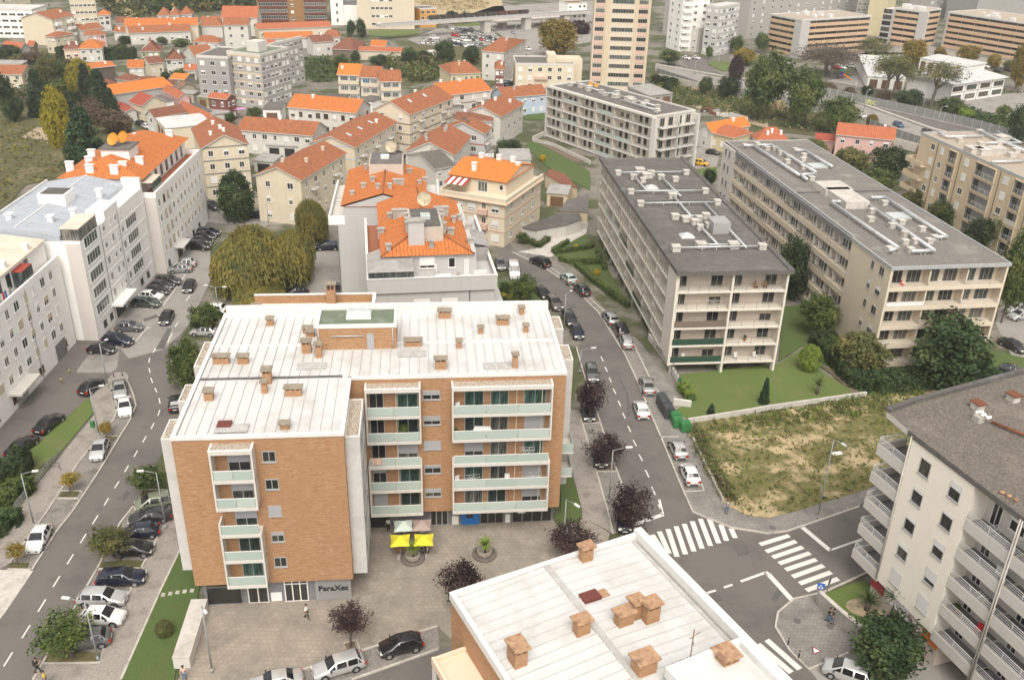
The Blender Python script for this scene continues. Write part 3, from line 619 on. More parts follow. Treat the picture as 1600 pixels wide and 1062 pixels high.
bay(35.2,36.5,13.8,17.2,3.0,18.2);bay(35.2,36.5,20.9,24.2,3.0,18.2)
for z in(6.0,8.9):
 b=MB();b.box(35.2,36.6,11.0,13.7,z-.15,z+.05);b.mk('balcony_slab','w_offwhite',A)
 b=MB();b.box(36.52,36.56,11.0,13.7,z+.05,z+1.05);b.box(35.2,36.5,11.0,11.04,z+.05,z+1.05);b.mk('glass_rail','balcony_glass',A)
# west balconies seen edge-on
for z in(6.0,):
 b=MB();b.box(-1.3,0,4.4,7.1,z-.15,z+.05);b.mk('balcony_slab','w_offwhite',A)
 b=MB();b.box(-1.3,-1.26,4.4,7.1,z+.05,z+1.05);b.box(-1.26,0,4.4,4.44,z+.05,z+1.05);b.mk('glass_rail','balcony_glass',A)
def balc_stack(x0,x1,yf,dep,floors,cells):
 """balconies in front of the brick wall at y = yf; frames of pale stone join floors, glass rails between"""
 xs=[x0+.16,x1-.16]
 for lo,hi in floors:                                  # framed groups
  b=MB();z0,z1=FA[lo]-.3,(FA[hi]+2.6)
  b.box(x0,x0+.16,yf-dep,yf,z0,z1);b.box(x1-.16,x1,yf-dep,yf,z0,z1)
  b.box(x0,x1,yf-dep-.01,yf,z1,z1+.34)
  fo=b.mk('balcony_frame','w_offwhite',A)
  if hi==4:
   b=MB();b.box(x0+.15,x1-.15,yf-dep+.15,yf-.01,z1+.34,z1+.40);b.mk('gravel_top','gravel_beige',fo)
   b=MB();b.box(x0-.02,x1+.02,yf-dep-.03,yf-dep+.15,z1+.33,z1+.46);b.box(x0-.02,x0+.15,yf-dep+.15,yf-.01,z1+.33,z1+.46);b.box(x1-.15,x1+.02,yf-dep+.15,yf-.01,z1+.33,z1+.46);b.mk('coping','white_paint',fo)
 for i,z in enumerate(FA):
  if not any(cells[i]):continue
  b=MB();b.box(x0+.0,x1-.0,yf-dep-.02,yf,z-.32,z);s_=b.mk('balcony_slab','w_offwhite',A)
  n=2 if x1-x0<8 else 3
  for k in range(n):
   a0=x0+.17+(x1-x0-.34)*k/n;a1=x0+.17+(x1-x0-.34)*(k+1)/n
   q=MB();q.box(a0+.03,a1-.03,yf-dep+.04,yf-dep+.07,z+.06,z+.95);go=q.mk('glass_rail','balcony_glass',A)
  q=MB();q.box(x0+.17,x1-.17,yf-dep+.02,yf-dep+.09,z+.95,z+1.0);q.mk('handrail','rail_white',A)
  for(a,w,h,sh,cur)in cells[i]:
   A.win('f',x0+a,z+.05,w,h,'frame_grey','pane_curtain' if cur else 'pane_dark',sh,'shutter_grey',2,off=-yf,sill=False)
# front of the left wing
balc_stack(3.2,6.8,0,1.25,[(3,4)],[[],[],[],[(2.2,1.9,2.1,.55,0)],[(2.2,1.9,2.1,.5,0)]])
b=MB();z0,z1=FA[0]-.3,FA[2]-.3
b.box(3.2,3.36,-1.25,0,z0,z1);b.box(6.64,6.8,-1.25,0,z0,z1);b.box(3.2,3.36,-1.25,0,z1,z1+1.5);b.mk('balcony_frame','w_offwhite',A)
for i,sh in((0,None),(1,.3),(2,.6)):
 z=FA[i];box('balcony_slab',3.2,6.8,-1.27,0,z-.32,z,'w_offwhite',A)
 b=MB();b.box(3.4,6.6,-1.21,-1.18,z+.06,z+.95);b.mk('glass_rail','balcony_glass',A)
 box('handrail',3.37,6.63,-1.23,-1.16,z+.95,z+1.0,'rail_white',A)
 A.win('f',5.4,z+.05,1.9,2.1,'frame_grey','pane_curtain',sh,'shutter_grey',2,sill=False)
for i,sh in((0,None),(1,.35),(2,1),(3,.1),(4,None)):
 A.win('f',7.95,FA[i]+1.0,1.15,1.1,'frame_grey','pane_dark',sh,'shutter_grey',2)
# inner wing: stair windows between the balcony stacks
for i,sh in((0,.5),(1,.35),(2,1),(3,.55),(4,.5)):
 A.win('f',22.05,FA[i]+1.05,1.7,1.0,'frame_grey','pane_dark',sh,'shutter_grey',2,off=-9.9)
balc_stack(15.72,21.0,9.9,1.3,[(0,1),(3,4)],[[(1.0,1.4,2.1,1,0),(4.0,2.0,2.1,None,1)],[(1.0,1.4,2.1,.4,0),(4.0,2.0,2.1,None,1)],[(1.0,1.4,2.1,None,0),(3.9,2.0,2.1,.7,0)],[(1.0,1.4,2.1,None,0),(4.0,2.0,2.1,None,1)],[(1.0,1.4,2.1,None,0),(4.0,2.0,2.1,.2,1)]])
balc_stack(24.0,33.8,9.9,1.3,[(0,1),(3,4)],[[(2.2,1.9,2.1,None,1),(4.6,1.9,2.1,None,1),(8.2,2.0,2.1,.7,0)],[(2.2,1.9,2.1,None,1),(4.7,1.7,2.1,None,0),(8.2,2.0,2.1,1,0)],[(2.2,1.9,2.1,.7,0),(4.7,1.8,2.1,None,1),(8.2,2.0,2.1,None,1)],[(2.2,1.9,2.1,None,1),(4.7,1.8,2.1,None,0),(8.2,2.0,2.1,1,0)],[(2.2,1.9,2.1,None,1),(4.7,1.8,2.1,.15,1),(8.2,2.2,2.1,None,1)]])
for x in(18.6,):
 for z in FA:box('downpipe',x-.04,x+.04,9.78,9.87,z,z+2.5,'frame_cream',A)
for x in(30.4,32.9):
 for z in FA:box('downpipe',x-.04,x+.04,9.78,9.87,z,z+2.5,'frame_cream',A)
# shop fronts
box('dark_passage_panel',14.6,17.4,11.2,11.29,.1,2.85,'trim_black',A)  # black panel gives the shade of the open doorway by colour
def shopfront(x0,x1,y,z1,m='pane_shop',n=2,fm='frame_white'):
 b=MB();b.box(x0,x1,y-.12,y,0,.15);b.box(x0,x1,y-.12,y,z1-.12,z1);b.box(x0,x1,y-.11,y,z1-.7,z1-.62)
 for k in range(n+1):xx=x0+(x1-x0-.1)*k/n;b.box(xx,xx+.1,y-.1,y,.15,z1-.12)
 o=b.mk('shop_front',fm,A)
 q=MB();q.poly([(x0,y-.05,.1),(x1,y-.05,.1),(x1,y-.05,z1),(x0,y-.05,z1)]);q.mk('shop_glass',m,o)
shopfront(.7,4.0,.6,2.85,'pane_shop',1,'panel_grey');shopfront(4.5,6.4,.6,2.85);shopfront(7.9,10.1,.6,2.85,n=3)
b=MB()
for k in range(22):xx=10.85+.148*k;b.box(xx,xx+.07,.38,.5,.2,2.75)
b.box(10.8,14.1,.5,.58,.1,2.85);b.mk('slatted_screen','frame_grey',A)
box('meter_box',6.6,7.6,.52,.6,.2,1.2,'shutter_white',A)
box('bank_front',25.0,26.9,11.1,11.3,.1,2.85,'shop_blue',A);box('cash_machine',25.5,26.2,11.04,11.1,1.0,1.9,'pane_shop',A)
shopfront(26.95,29.5,11.3,2.85,'pane_shop',3,'panel_grey');shopfront(21.7,23.6,11.3,2.85,'pane_shop',3,'frame_grey');shopfront(30.4,34.7,11.3,2.5,'pane_shop',4,'panel_grey')
box('bank_sign',29.6,35.0,10.95,11.25,2.5,2.9,'shop_blue',A);box('meter_box',24.0,24.7,11.2,11.3,.1,1.2,'shutter_white',A);box('meter_box',29.7,30.2,11.2,11.3,.1,1.2,'shutter_white',A)
box('poster',31.0,31.8,11.14,11.19,1.3,2.4,'sign_white',A)
def text(s,size,m,parent,loc,rot,name='lettering',depth=.02,bold=0):
 cu=bpy.data.curves.new(name,'FONT');cu.body=s;cu.size=size;cu.extrude=depth;cu.align_x='CENTER';cu.offset=bold
 t=bpy.data.objects.new(name,cu);COL.objects.link(t)
 dg=bpy.context.evaluated_depsgraph_get();me=bpy.data.meshes.new_from_object(t.evaluated_get(dg));bpy.data.objects.remove(t)
 me.materials.clear();me.materials.append(MATS[m])
 o=bpy.data.objects.new(name,me);COL.objects.link(o);o.parent=getattr(parent,'root',parent);o.location=loc;o.rotation_euler=rot
 return o
text('ParaXet',.85,'trim_black',A.root,(12.45,.34,1.35),(math.pi/2,0,0),bold=.015)
# second brick block behind, its roof edge and tall stack
A2=Bld('apartment_block','tan brick block with a tall chimney just behind the white roofed brick block','apartment block',(-29.6,91.9),5.8,14.1,7.9,17)
b=MB();b.box(0,14.1,0,7.6,0,16.2,0);b.box(0,14.1,7.62,7.9,0,17.3,0);b.box(13.82,14.12,0,7.6,16.2,17.3,0);b.mk('wall','brick',A2)
box('roof',.1,13.8,.1,7.6,16.2,16.3,'metal_cream',A2);b=MB();b.box(-.05,14.17,7.57,7.95,17.3,17.4);b.box(13.77,14.17,0,7.57,17.3,17.4);b.mk('coping','white_paint',A2)
chimney(A2,9.0,6.6,16.2,1.0,.8,3.4);chimney(A2,.7,4.4,16.2,1.0,.8,1.5);chimney(A2,5.2,4.2,16.2,1.2,.7,.7)
# brick block with the white roof in the foreground
P=Bld('apartment_block','tan brick block in the foreground, white seamed roof with square chimneys under orange slabs','apartment block',(0,0),0,15.2,26,19)
pA,pB=at((705,925),19),at((1000,830),19)
paz=math.atan2(pB.y-pA.y,pB.x-pA.x);P.root.rotation_euler=(0,0,paz);pw=(pB-pA).length
P.root.location=(pA.x,pA.y,0)
pl=lambda p,z:(Matrix.Rotation(-paz,3,'Z')@(at(p,z)-V3((pA.x,pA.y,0))))   # photo point to the block's own frame, y runs towards the camera as negative
b=MB();b.box(0,pw,-26,0,0,18.4);b.mk('wall','brick',P)
rzp=lambda x,y:18.55+.35*(1-abs(x-pw*.47)/(pw*.53))
b=MB();xm=pw*.47
b.poly([(.3,-25.7,rzp(.3,0)),(xm,-25.7,rzp(xm,0)),(xm,-.3,rzp(xm,0)),(.3,-.3,rzp(.3,0))]);b.poly([(xm,-25.7,rzp(xm,0)),(pw-.9,-25.7,rzp(pw-.9,0)),(pw-.9,-.3,rzp(pw-.9,0)),(xm,-.3,rzp(xm,0))])
seam_ribs(b,.4,xm-.2,-25.5,-.4,rzp,.82,'x',0,1);seam_ribs(b,xm+.2,pw-1.0,-25.5,-.4,rzp,.82,'x',0,1)
rf=b.mk('roof',['metal_white','seam_dirt'],P)
b=MB();b.box(xm-.22,xm+.22,-25.6,-.35,18.84,18.98);b.mk('roof_ridge','seam_dirt',rf)
b=MB();b.box(pw-.95,pw-.62,-25.6,-.4,18.5,18.62);b.mk('roof_gutter','seam_dirt',rf)
b=MB();b.box(-.1,.25,-26.1,.1,18.35,18.98);b.box(.25,pw-.3,-.25,.1,18.35,19.0);b.box(pw-.5,pw+.1,-26.1,.1,18.35,19.35);b.mk('parapet','white_paint',P)
for q,w,d,h in(((915,873),1.0,.7,1.2),((808,1030),1.0,1.3,1.4),((908,988),1.1,.8,1.1),((974,973),1.3,.8,1.0),((993,960),.9,.9,1.3),((1015,966),1.2,.9,1.45),((1005,1048),1.5,1.1,1.1),((1131,1045),1.3,1.3,1.5)):
 v=pl(q,18.8);chimney(P,v.x,v.y,rzp(v.x,v.y)-.05,w*.86,d*.86,h*1.2,'brick','cap_orange',.16)
v=pl((925,933),18.8);b=MB();b.box(v.x-.8,v.x+.5,v.y-.45,v.y+.45,rzp(v.x,v.y),rzp(v.x,v.y)+.22);b.mk('roof_hatch','rust_plate',P)
box('rust_stain',v.x+.55,v.x+1.2,v.y-.4,v.y+.35,rzp(v.x,v.y)+.02,rzp(v.x,v.y)+.05,'cap_orange',P)
# raised white box with its own parapet at the near end, with plants
v=pl((1100,1035),19.6);b=MB()
b.box(v.x-2.6,v.x+2.9,v.y-6,v.y+.2,18.5,19.7);o=b.mk('raised_roof','metal_white',P)
b=MB();b.box(v.x-2.7,v.x+3.0,v.y+.0,v.y+.3,19.4,20.2);b.box(v.x+2.7,v.x+3.0,v.y-6,v.y,19.4,20.2);b.box(v.x-2.7,v.x-2.4,v.y-6,v.y,19.4,20.2);b.mk('coping','white_paint',o)
b=MB();b.tube((v.x-.6,v.y+.6,18.7),(v.x-.6,v.y+.6,22.0),.035,n=6);b.tube((v.x-.9,v.y+.6,21.4),(v.x-.1,v.y+.6,21.6),.02,n=5);b.tube((v.x-.7,v.y+.3,21.0),(v.x-.4,v.y+.9,21.0),.02,n=5)
b.mk('aerial','rust',P)
b=MB()
for k in range(3):b.tube((v.x-2.0+.55*k,v.y+.5,18.8),(v.x-2.0+.55*k,v.y+.5,20.0),.025,n=5)
b.tube((v.x-2.0,v.y+.5,19.9),(v.x-.9,v.y+.5,19.9),.025,n=5);b.mk('ladder_rail','rust',P)
# its left side: peach terrace strip and balconies with glass
b=MB();b.box(-2.4,0,-22,-2.2,15.6,15.9);b.box(-2.4,-2.2,-22,-2.2,15.9,16.2);b.box(-2.2,0,-2.45,-2.2,15.9,16.15);b.mk('terrace','w_peach',P)
for i in range(4):
 z=12.7-2.9*i
 box('balcony_slab',-2.4,0,-22,-2.4,z-.25,z,'w_offwhite',P)
 b=MB();b.box(-2.36,-2.33,-21.9,-2.5,z+.05,z+1.0);b.mk('glass_rail','balcony_glass',P)
 box('handrail',-2.4,-2.3,-21.9,-2.5,z+1.0,z+1.06,'rail_white',P)
 for y in(-5,-9,-13):
  b=MB();b.box(-.06,-.02,y-1,y+1,z+.05,z+2.2);b.mk('window','pane_curtain',P)
box('balcony_frame',-2.4,-2.2,-2.6,-2.3,3,15.6,'w_offwhite',P)
b=MB();b.box(pw,pw+1.1,-19.5,-3.2,2.9,16.9);o=b.mk('bay','tile_panel_pale',P);b=MB();b.box(pw,pw+1.15,-19.55,-3.15,16.9,17.0);b.mk('coping','w_peach',o)
# white balcony block at the right edge
f0,f1=at((1370,905),3.2),at((1455,990),3.2)
Faz=math.degrees(math.atan2(f1.y-f0.y,f1.x-f0.x))
F=Bld('apartment_block','cream block with railed balconies, brown gravel roof and shop signs, lower right edge','apartment block',(f0.x,f0.y),Faz,24,20,19.4)
FF=[3.3+3.02*i for i in range(5)]
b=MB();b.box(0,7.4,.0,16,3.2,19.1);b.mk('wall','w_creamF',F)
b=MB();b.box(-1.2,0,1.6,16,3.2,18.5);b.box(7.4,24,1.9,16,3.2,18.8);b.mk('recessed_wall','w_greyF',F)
b=MB();b.box(-.9,8.2,.35,15,0,3.2);b.mk('ground_floor','w_pinkbeige',F)
b=MB();b.box(8.2,24,5,15,0,3.2);b.mk('ground_floor','panel_grey',F)
b=MB();b.prism([(-3.8,.2),(-.7,.0),(2.2,.0),(7.5,.0),(10.4,.0),(24.5,.0),(24.5,18),(-6.4,18.7)],18.9,19.45,0,1,bottom=True);b.mk('roof',['gravel_brown','w_greyF'],F)
b=MB();strip(b,[V3((-3.8,.2,0)),V3((-4.6,4,0)),V3((-6.4,18.7,0))],.5,19.4,19.85);b.mk('parapet','roof_felt_dark',F)
b=MB();b.box(-.6,24.4,-.12,.0,19.0,19.5);b.mk('roof_edge','gutter_dark',F)
# balconies: left corner stack, and the long right stack
def rails(b,x0,x1,y,z,n=4,step=2.2,axis='x'):
 for k in range(n):
  zz=z+.12+.2*k
  if axis=='x':b.tube((x0,y,zz),(x1,y,zz),.022 if k<n-1 else .035,n=5)
  else:b.tube((y,x0,zz),(y,x1,zz),.022 if k<n-1 else .035,n=5)
 x=x0
 while x<=x1+.01:
  p=(x,y)if axis=='x' else(y,x)
  b.tube((p[0],p[1],z),(p[0],p[1],z+.12+.2*(n-1)),.028,n=5);x+=max(.2,(x1-x0)/max(1,round((x1-x0)/step)))
for i,z in enumerate(FF):
 b=MB();b.box(-3.8,-.02,-.02,.14,z-.35,z+.75);b.box(-3.8,-3.64,.14,3.2,z-.35,z+.75);b.box(-3.64,-.02,.14,6.0,z-.2,z)
 o=b.mk('balcony','w_greyF',F.root,None)
 b=MB();rails(b,-3.72,-.1,.06,z+.75);rails(b,.1,3.1,-3.72,z+.75,axis='y');b.mk('railing','rail_white',o)
 b=MB();b.box(-3.6,-.05,.15,5.9,z+.005,z+.02);b.mk('balcony_floor','panel_grey',o)
 for x0,x1 in((7.42,12.0),(12.3,18),(18.3,24)):
  b=MB();b.box(x0,x1,-.02,.14,z-.62,z+.48);b.box(x0,x1,.14,1.9,z-.2,z)
  o=b.mk('balcony','w_greyF',F)
  b=MB();rails(b,x0+.05,x1-.05,.06,z+.48);b.mk('railing','rail_white',o)
  b=MB();b.box(x0,x1,.15,1.88,z+.005,z+.02);b.mk('balcony_floor','panel_grey',o)
  F.win('f',x0+1.1,z+.06,1.0,2.1,'frame_white','pane_dark',None,mull=2,off=-1.9,sill=False)
  F.win('f',x0+3.2,z+.9,1.5,1.3,'frame_white','pane_dark',(.4,None,.6,None,.3)[i],mull=2,off=-1.9)
 F.win('f',2.1,z+1.1,1.25,1.55,'frame_grey','pane_dark',(1,.3,.25,.2,None)[i],mull=1)
 F.win('f',5.7,z+1.1,1.25,1.55,'frame_grey','pane_dark',(1,.7,.4,.15,.35)[i],mull=1)
for x,z in((-.05,3.3),(12.13,2.6),(12.35,2.6)):MB().tube((x,-.1,z),(x,-.1,19.2),.075,n=6).mk('downpipe','concrete_pale',F)
for x0,x1,z0,z1,m in((-.85,.9,1.9,3.0,'sign_red'),(1.6,6.2,1.9,2.95,'sign_pale'),(6.35,8.1,1.9,2.95,'sign_orange')):
 so=box('shop_sign',x0,x1,.2,.33,z0,z1,m,F)
text("L'PROVER",.5,'trim_black',F.root,(3.9,.19,2.25),(math.pi/2,0,0))
box('shop_door',2.8,4.6,.3,.36,.2,1.8,'pane_shop',F)
# roof furniture: plastered flues with rusty lids, pipe, white pots
for x,y in((-1.9,8.6),(-2.2,13.0)):
 b=MB();b.box(x-.45,x+.45,y-.4,y+.4,19.45,20.1);o=b.mk('flue_box','concrete_pale',F);b=MB();b.box(x-.6,x+.6,y-.5,y+.5,20.1,20.2);b.mk('flue_lid','rust',o)
fx,fy,_=(Matrix.Rotation(-rad(Faz),3,'Z')@(at(T12(1290,500),19.5)-V3((f0.x,f0.y,0))))
b=MB();b.box(fx-.4,fx+.4,fy-.35,fy+.35,19.45,20.0);o=b.mk('flue_box','concrete',F)
b=MB()
for k in range(9):b.lathe([(0,0),(.13,.03),(.16,.12),(.1,.24),(0,.26)],8,0,(fx-.5+.16*k,fy+.15+.14*(k%4),19.95+.08*(k%3)))
b.mk('vent_pots','white_cloth',F)
b=MB();b.tube((fx+.8,fy+.7,19.75),(fx+4.2,fy+2.2,19.75),.14);b.mk('roof_pipe','rust',F)
b=MB();b.tube((fx+4.2,fy+2.2,19.75),(fx+5.6,fy+2.9,19.75),.16);b.mk('roof_pipe','white_paint',F)
b=MB()
for k in range(3):b.lathe([(0,0),(.2,.02),(.22,.15),(.12,.25),(0,.26)],8,0,(9.3+.55*k,.7+.15*k,19.46))
b.mk('ridge_pots','cap_orange',F)
# helpers for the other blocks
def frame3(p0,p1,p2,H):
 a,b=at(p0,H),at(p1,H);az=math.atan2(b.y-a.y,b.x-a.x);W=(b-a).length
 if isinstance(p2,(int,float)):D=p2
 else:
  c=at(p2,H)-b;D=abs(-math.sin(az)*c.x+math.cos(az)*c.y)
 return(a.x,a.y),math.degrees(az),W,D
def loc(bl,p,z):
 """photo point at height z in the block's own frame"""
 o=bl.root.location
 return Matrix.Rotation(-bl.root.rotation_euler.z,3,'Z')@(at(p,z)-V3((o.x,o.y,0)))
def flat_roof(bl,H,m,edge='concrete',par=.35,t=.25,over=0):
 W,D=bl.W,bl.D
 r=box('roof',-over,W+over,-over,D+over,H-.3,H,m,bl)
 if par:
  b=MB()
  for q in((-over-.03,W+over+.03,-over-.03,-over+t),(-over-.03,W+over+.03,D+over-t,D+over+.03),(-over-.03,-over+t,-over+t,D+over-t),(W+over-t,W+over+.03,-over+t,D+over-t)):b.box(*q,H-.32,H+par)
  b.mk('parapet',edge,bl)
 return r
def duct(bl,pts,r=.22,m='duct_metal'):
 b=MB()
 for p,q in zip(pts,pts[1:]):
  b.tube(p,q,r,n=8)
 for p in pts:b.lathe([(0,-r),(r*.72,-r*.72),(r*1.02,0),(r*.72,r*.72),(0,r)],8,0,p)
 n=max(1,int(sum((V3(p)-V3(q)).length for p,q in zip(pts,pts[1:]))/4))
 for k in range(n):
  p,q=V3(pts[k%(len(pts)-1)]),V3(pts[k%(len(pts)-1)+1]);c=p.lerp(q,.3+.5*(k/n));b.box(c.x-.06,c.x+.06,c.y-.06,c.y+.06,bl.H,c.z)
 return b.mk('roof_duct',m,bl)
def vent(bl,x,y,s=.9,h=.8,m='concrete_pale',name='vent_box'):
 b=MB();b.box(x-s/2,x+s/2,y-s/2,y+s/2,bl.H,bl.H+h);b.box(x-s/2-.08,x+s/2+.08,y-s/2-.08,y+s/2+.08,bl.H+h,bl.H+h+.1)
 return b.mk(name,m,bl)
def lrail(parent,face_pts,z,h=1.0,m='rail_bronze',panel=None,n=3):
 """straight balcony railing between two local points"""
 p,q=V3(face_pts[0]),V3(face_pts[1]);L=(q-p).length;d=(q-p)/L
 b=MB()
 for k in range(n):
  zz=z+h*(k+1)/n if n>1 else z+h;b.tube((p.x,p.y,zz),(q.x,q.y,zz),.03 if k==n-1 else .018,n=4)
 m_=max(1,round(L/1.6))
 for k in range(m_+1):c=p+d*L*k/m_;b.tube((c.x,c.y,z),(c.x,c.y,z+h),.022,n=4)
 o=b.mk('railing',m,parent)
 if panel:
  nrm=V3((-d.y,d.x,0))*.02;b=MB()
  b.poly([tuple(p+nrm+V3((0,0,z+.08))),tuple(q+nrm+V3((0,0,z+.08))),tuple(q+nrm+V3((0,0,z+h-.05))),tuple(p+nrm+V3((0,0,z+h-.05)))])
  b.poly([tuple(p-nrm+V3((0,0,z+.08))),tuple(q-nrm+V3((0,0,z+.08))),tuple(q-nrm+V3((0,0,z+h-.05))),tuple(p-nrm+V3((0,0,z+h-.05)))])
  b.mk('rail_panel',panel,parent)
 return o
rB=random.Random(5)
# concrete slab block with dark roof (centre right)
B=Bld('apartment_block','pale concrete slab block with dark ribbed roof and deep balconies, beside the curving street','apartment block',(22.0,114.8),6.5,15.3,55,15.7)
FB=[1.8+2.7*i for i in range(5)]
box('wall',1.7,15.3,1.7,54.6,1.4,15.2,'w_pinkbeige',B)
box('pillar_base',5.2,9.2,2.6,12,0,1.4,'w_slab',B);box('basement',2.2,15,12,54,0,1.4,'w_concrete',B)
b=MB()
boxes('pillar',[(x-.12,x+.12,.2,.5,0,1.4)for x in(.3,7.5,15.0)]+[(.1,.4,6+6*k,6.3+6*k,0,1.4)for k in range(9)],'concrete',B)
b=MB();b.box(-.4,15.7,-.5,55.4,15.2,15.62);b.mk('roof','roof_felt',B)
b=MB();b.box(-.45,.55,-.55,55.5,15.62,15.8);b.box(.55,15.0,-.55,-.2,15.62,15.72);b.box(15.0,15.75,-.55,55.5,15.62,15.8);b.mk('roof_edge','roof_felt_dark',B)
b=MB();b.box(-.45,15.75,-.6,-.55,15.15,15.66);b.mk('gutter','gutter_dark',B)
b=MB()
y=.6
while y<54:b.box(.6,14.95,y,y+.05,15.62,15.68);y+=.75
b.mk('roof_batten','roof_felt',B)
box('roof_joint',.6,14.95,29.3,29.6,15.62,15.78,'roof_felt_dark',B)
box('side_wall',0,.25,.0,5.0,1.55,15.2,'w_slab',B);box('wall',.25,1.7,1.7,4.98,1.55,15.2,'w_slab',B);boxes('fin_wall',((-.25,.02,-.1,.4,1.4,15.2),(7.45,7.75,-.12,1.7,0,15.2),(15.05,15.35,-.1,1.7,0,15.2)),'w_slab',B)
for i,z in enumerate(FB):
 for k,(x0,x1)in enumerate(((0.02,7.45),(7.75,15.05))):
  o=box('balcony_slab',x0,x1,-.08,1.7,z-.26,z,'w_slab',B)
  pan={(0,0):'balcony_green',(1,0):'balcony_green',(2,0):'w_brown'}.get((i,k));pan=pan if pan in MATS else None
  lrail(o,((x0+.1,.0,0),(x1-.1,.0,0)),z,1.0,'rail_bronze',pan)
  B.win('f',x0+1.0,z+.05,1.5,2.2,'frame_grey','pane_dark',None,mull=2,off=-1.7,sill=False)
  B.win('f',x1-1.5,z+.05,1.7,2.2,'frame_grey','pane_dark',None if(i+k)%3 else .5,'shutter_beige',mull=2,off=-1.7,sill=False)
for k in range(8):
 y0,y1=5.2+6.2*k,5.2+6.2*(k+1)
 pw=box('partition_wall',0.0,1.7,y1-.2,y1,1.5,15.2,'w_slab',B)
 for i,z in enumerate(FB):
  o=box('balcony_slab',-.1,1.7,y0,y1-.2,z-.26,z,'w_slab',B)
  lrail(o,((.0,y0+.08,0),(.0,y1-.28,0)),z,1.0,'rail_bronze','balcony_green' if rB.random()<.08 else('balcony_glass' if rB.random()<.12 else None))
  B.win('l',55-(y0+1.5),z+.05,1.5,2.2,'frame_grey','pane_dark',rB.choice((None,None,.5,1)),'shutter_beige',off=-1.7,sill=False)
  B.win('l',55-(y0+4.4),z+.05,1.7,2.2,'frame_grey','pane_dark',rB.choice((None,None,.4)),'shutter_beige',off=-1.7,sill=False)
zt=16.2
for a,c in(((1.4,7.2),(14,7.4)),((.9,27),(13.5,27.2)),((.7,33.2),(13.3,33.3)),((4.8,20.5),(9.7,20.7)),((.8,44),(13,44.2))):
 duct(B,[(a[0],a[1],zt),(c[0],c[1],zt)],.13)
duct(B,[(11.4,6.9,zt),(11.3,27,zt)],.15);duct(B,[(7.7,8.5,zt),(7.3,20,zt),(7.1,30.9,zt)],.15);duct(B,[(3.1,41.4,zt),(3.4,33.2,zt)],.14);duct(B,[(7.8,41.3,zt),(8.3,30.4,zt)],.14);duct(B,[(5.3,8.3,zt),(10.0,8.1,zt)],.12)
for x,y,s in((1.4,7.2,1.1),(5.3,8.3,1.3),(10,8.1,1.3),(13.9,7.3,1.0),(.9,27,.9),(13.5,27.2,.9),(.7,33.2,.9),(13.3,33.3,.9),(7.1,30.9,1.2),(4.8,20.5,1.0),(9.7,20.7,1.0),(6.2,19.4,1.1),(7.2,18,1.0),(8.3,19.5,.8),(7.3,15.6,.8),(8.9,16.4,.9),(3,41.5,1),(7.8,41.3,1),(5.6,42.5,1.6),(5,45.5,1.4),(6.6,43.6,1.1),(10,40,.9),(4.2,39.5,.8),(.8,44,.9),(13,44,.9)):vent(B,x,y,s,.75)
b=MB();b.box(8.8,11.4,14.0,17.2,15.6,17.3);b.mk('roof_tank','w_concrete',B)
for x,y in((4.6,13.0),(5.0,36.5)):
 b=MB();b.box(x-1.0,x+1.0,y-.8,y+.8,15.6,15.85,0)
 for p,q in(((x-1,y-.8),(x+1,y-.8)),((x+1,y-.8),(x+1,y+.8)),((x+1,y+.8),(x-1,y+.8)),((x-1,y+.8),(x-1,y-.8))):b.poly([(p[0],p[1],15.85),(q[0],q[1],15.85),(x,y,16.35)],1)
 b.mk('skylight',['frame_white','skylight_glass'],B)
# beige slab block with gravel roof (right)
Cb=Bld('apartment_block','beige slab block with grey gravel roof and fat silver ducts, behind the round trees','apartment block',(51.4,117.9),8.7,17.5,67,15.7)
FC=[.6+2.95*i for i in range(5)]
box('wall',1.6,17.4,11.5,66.9,.5,15.4,'w_beige',Cb);box('wall',0,17.4,1.7,11.5,.5,15.4,'w_beige',Cb);box('plinth',.8,16.5,3,66,0,.5,'w_concrete',Cb)
b=MB();b.box(-.1,17.6,-.15,11.6,15.4,15.7);b.box(.3,17.6,11.6,67.1,15.4,15.7);b.mk('roof','roof_gravel_grey',Cb)
b=MB();b.box(-.16,17.66,-.2,.0,15.35,15.86);b.box(-.16,.04,.0,11.7,15.35,15.86);b.box(17.45,17.66,.0,67.1,15.35,15.86);b.box(.3,.5,11.7,67.1,15.6,15.86);b.box(.5,17.45,66.9,67.1,15.6,15.86);b.mk('roof_edge','steel',Cb)
b=MB();b.box(-.1,.32,11.75,60,14.9,15.62);b.mk('eave_band','panel_grey',Cb)
box('roof_joint',.5,17.4,33,33.4,15.7,15.84,'roof_felt_dark',Cb)
boxes('fin_wall',((-.02,.3,-.05,1.7,.4,15.4),(17.15,17.45,-.05,1.7,.4,15.4)),'w_beige',Cb)
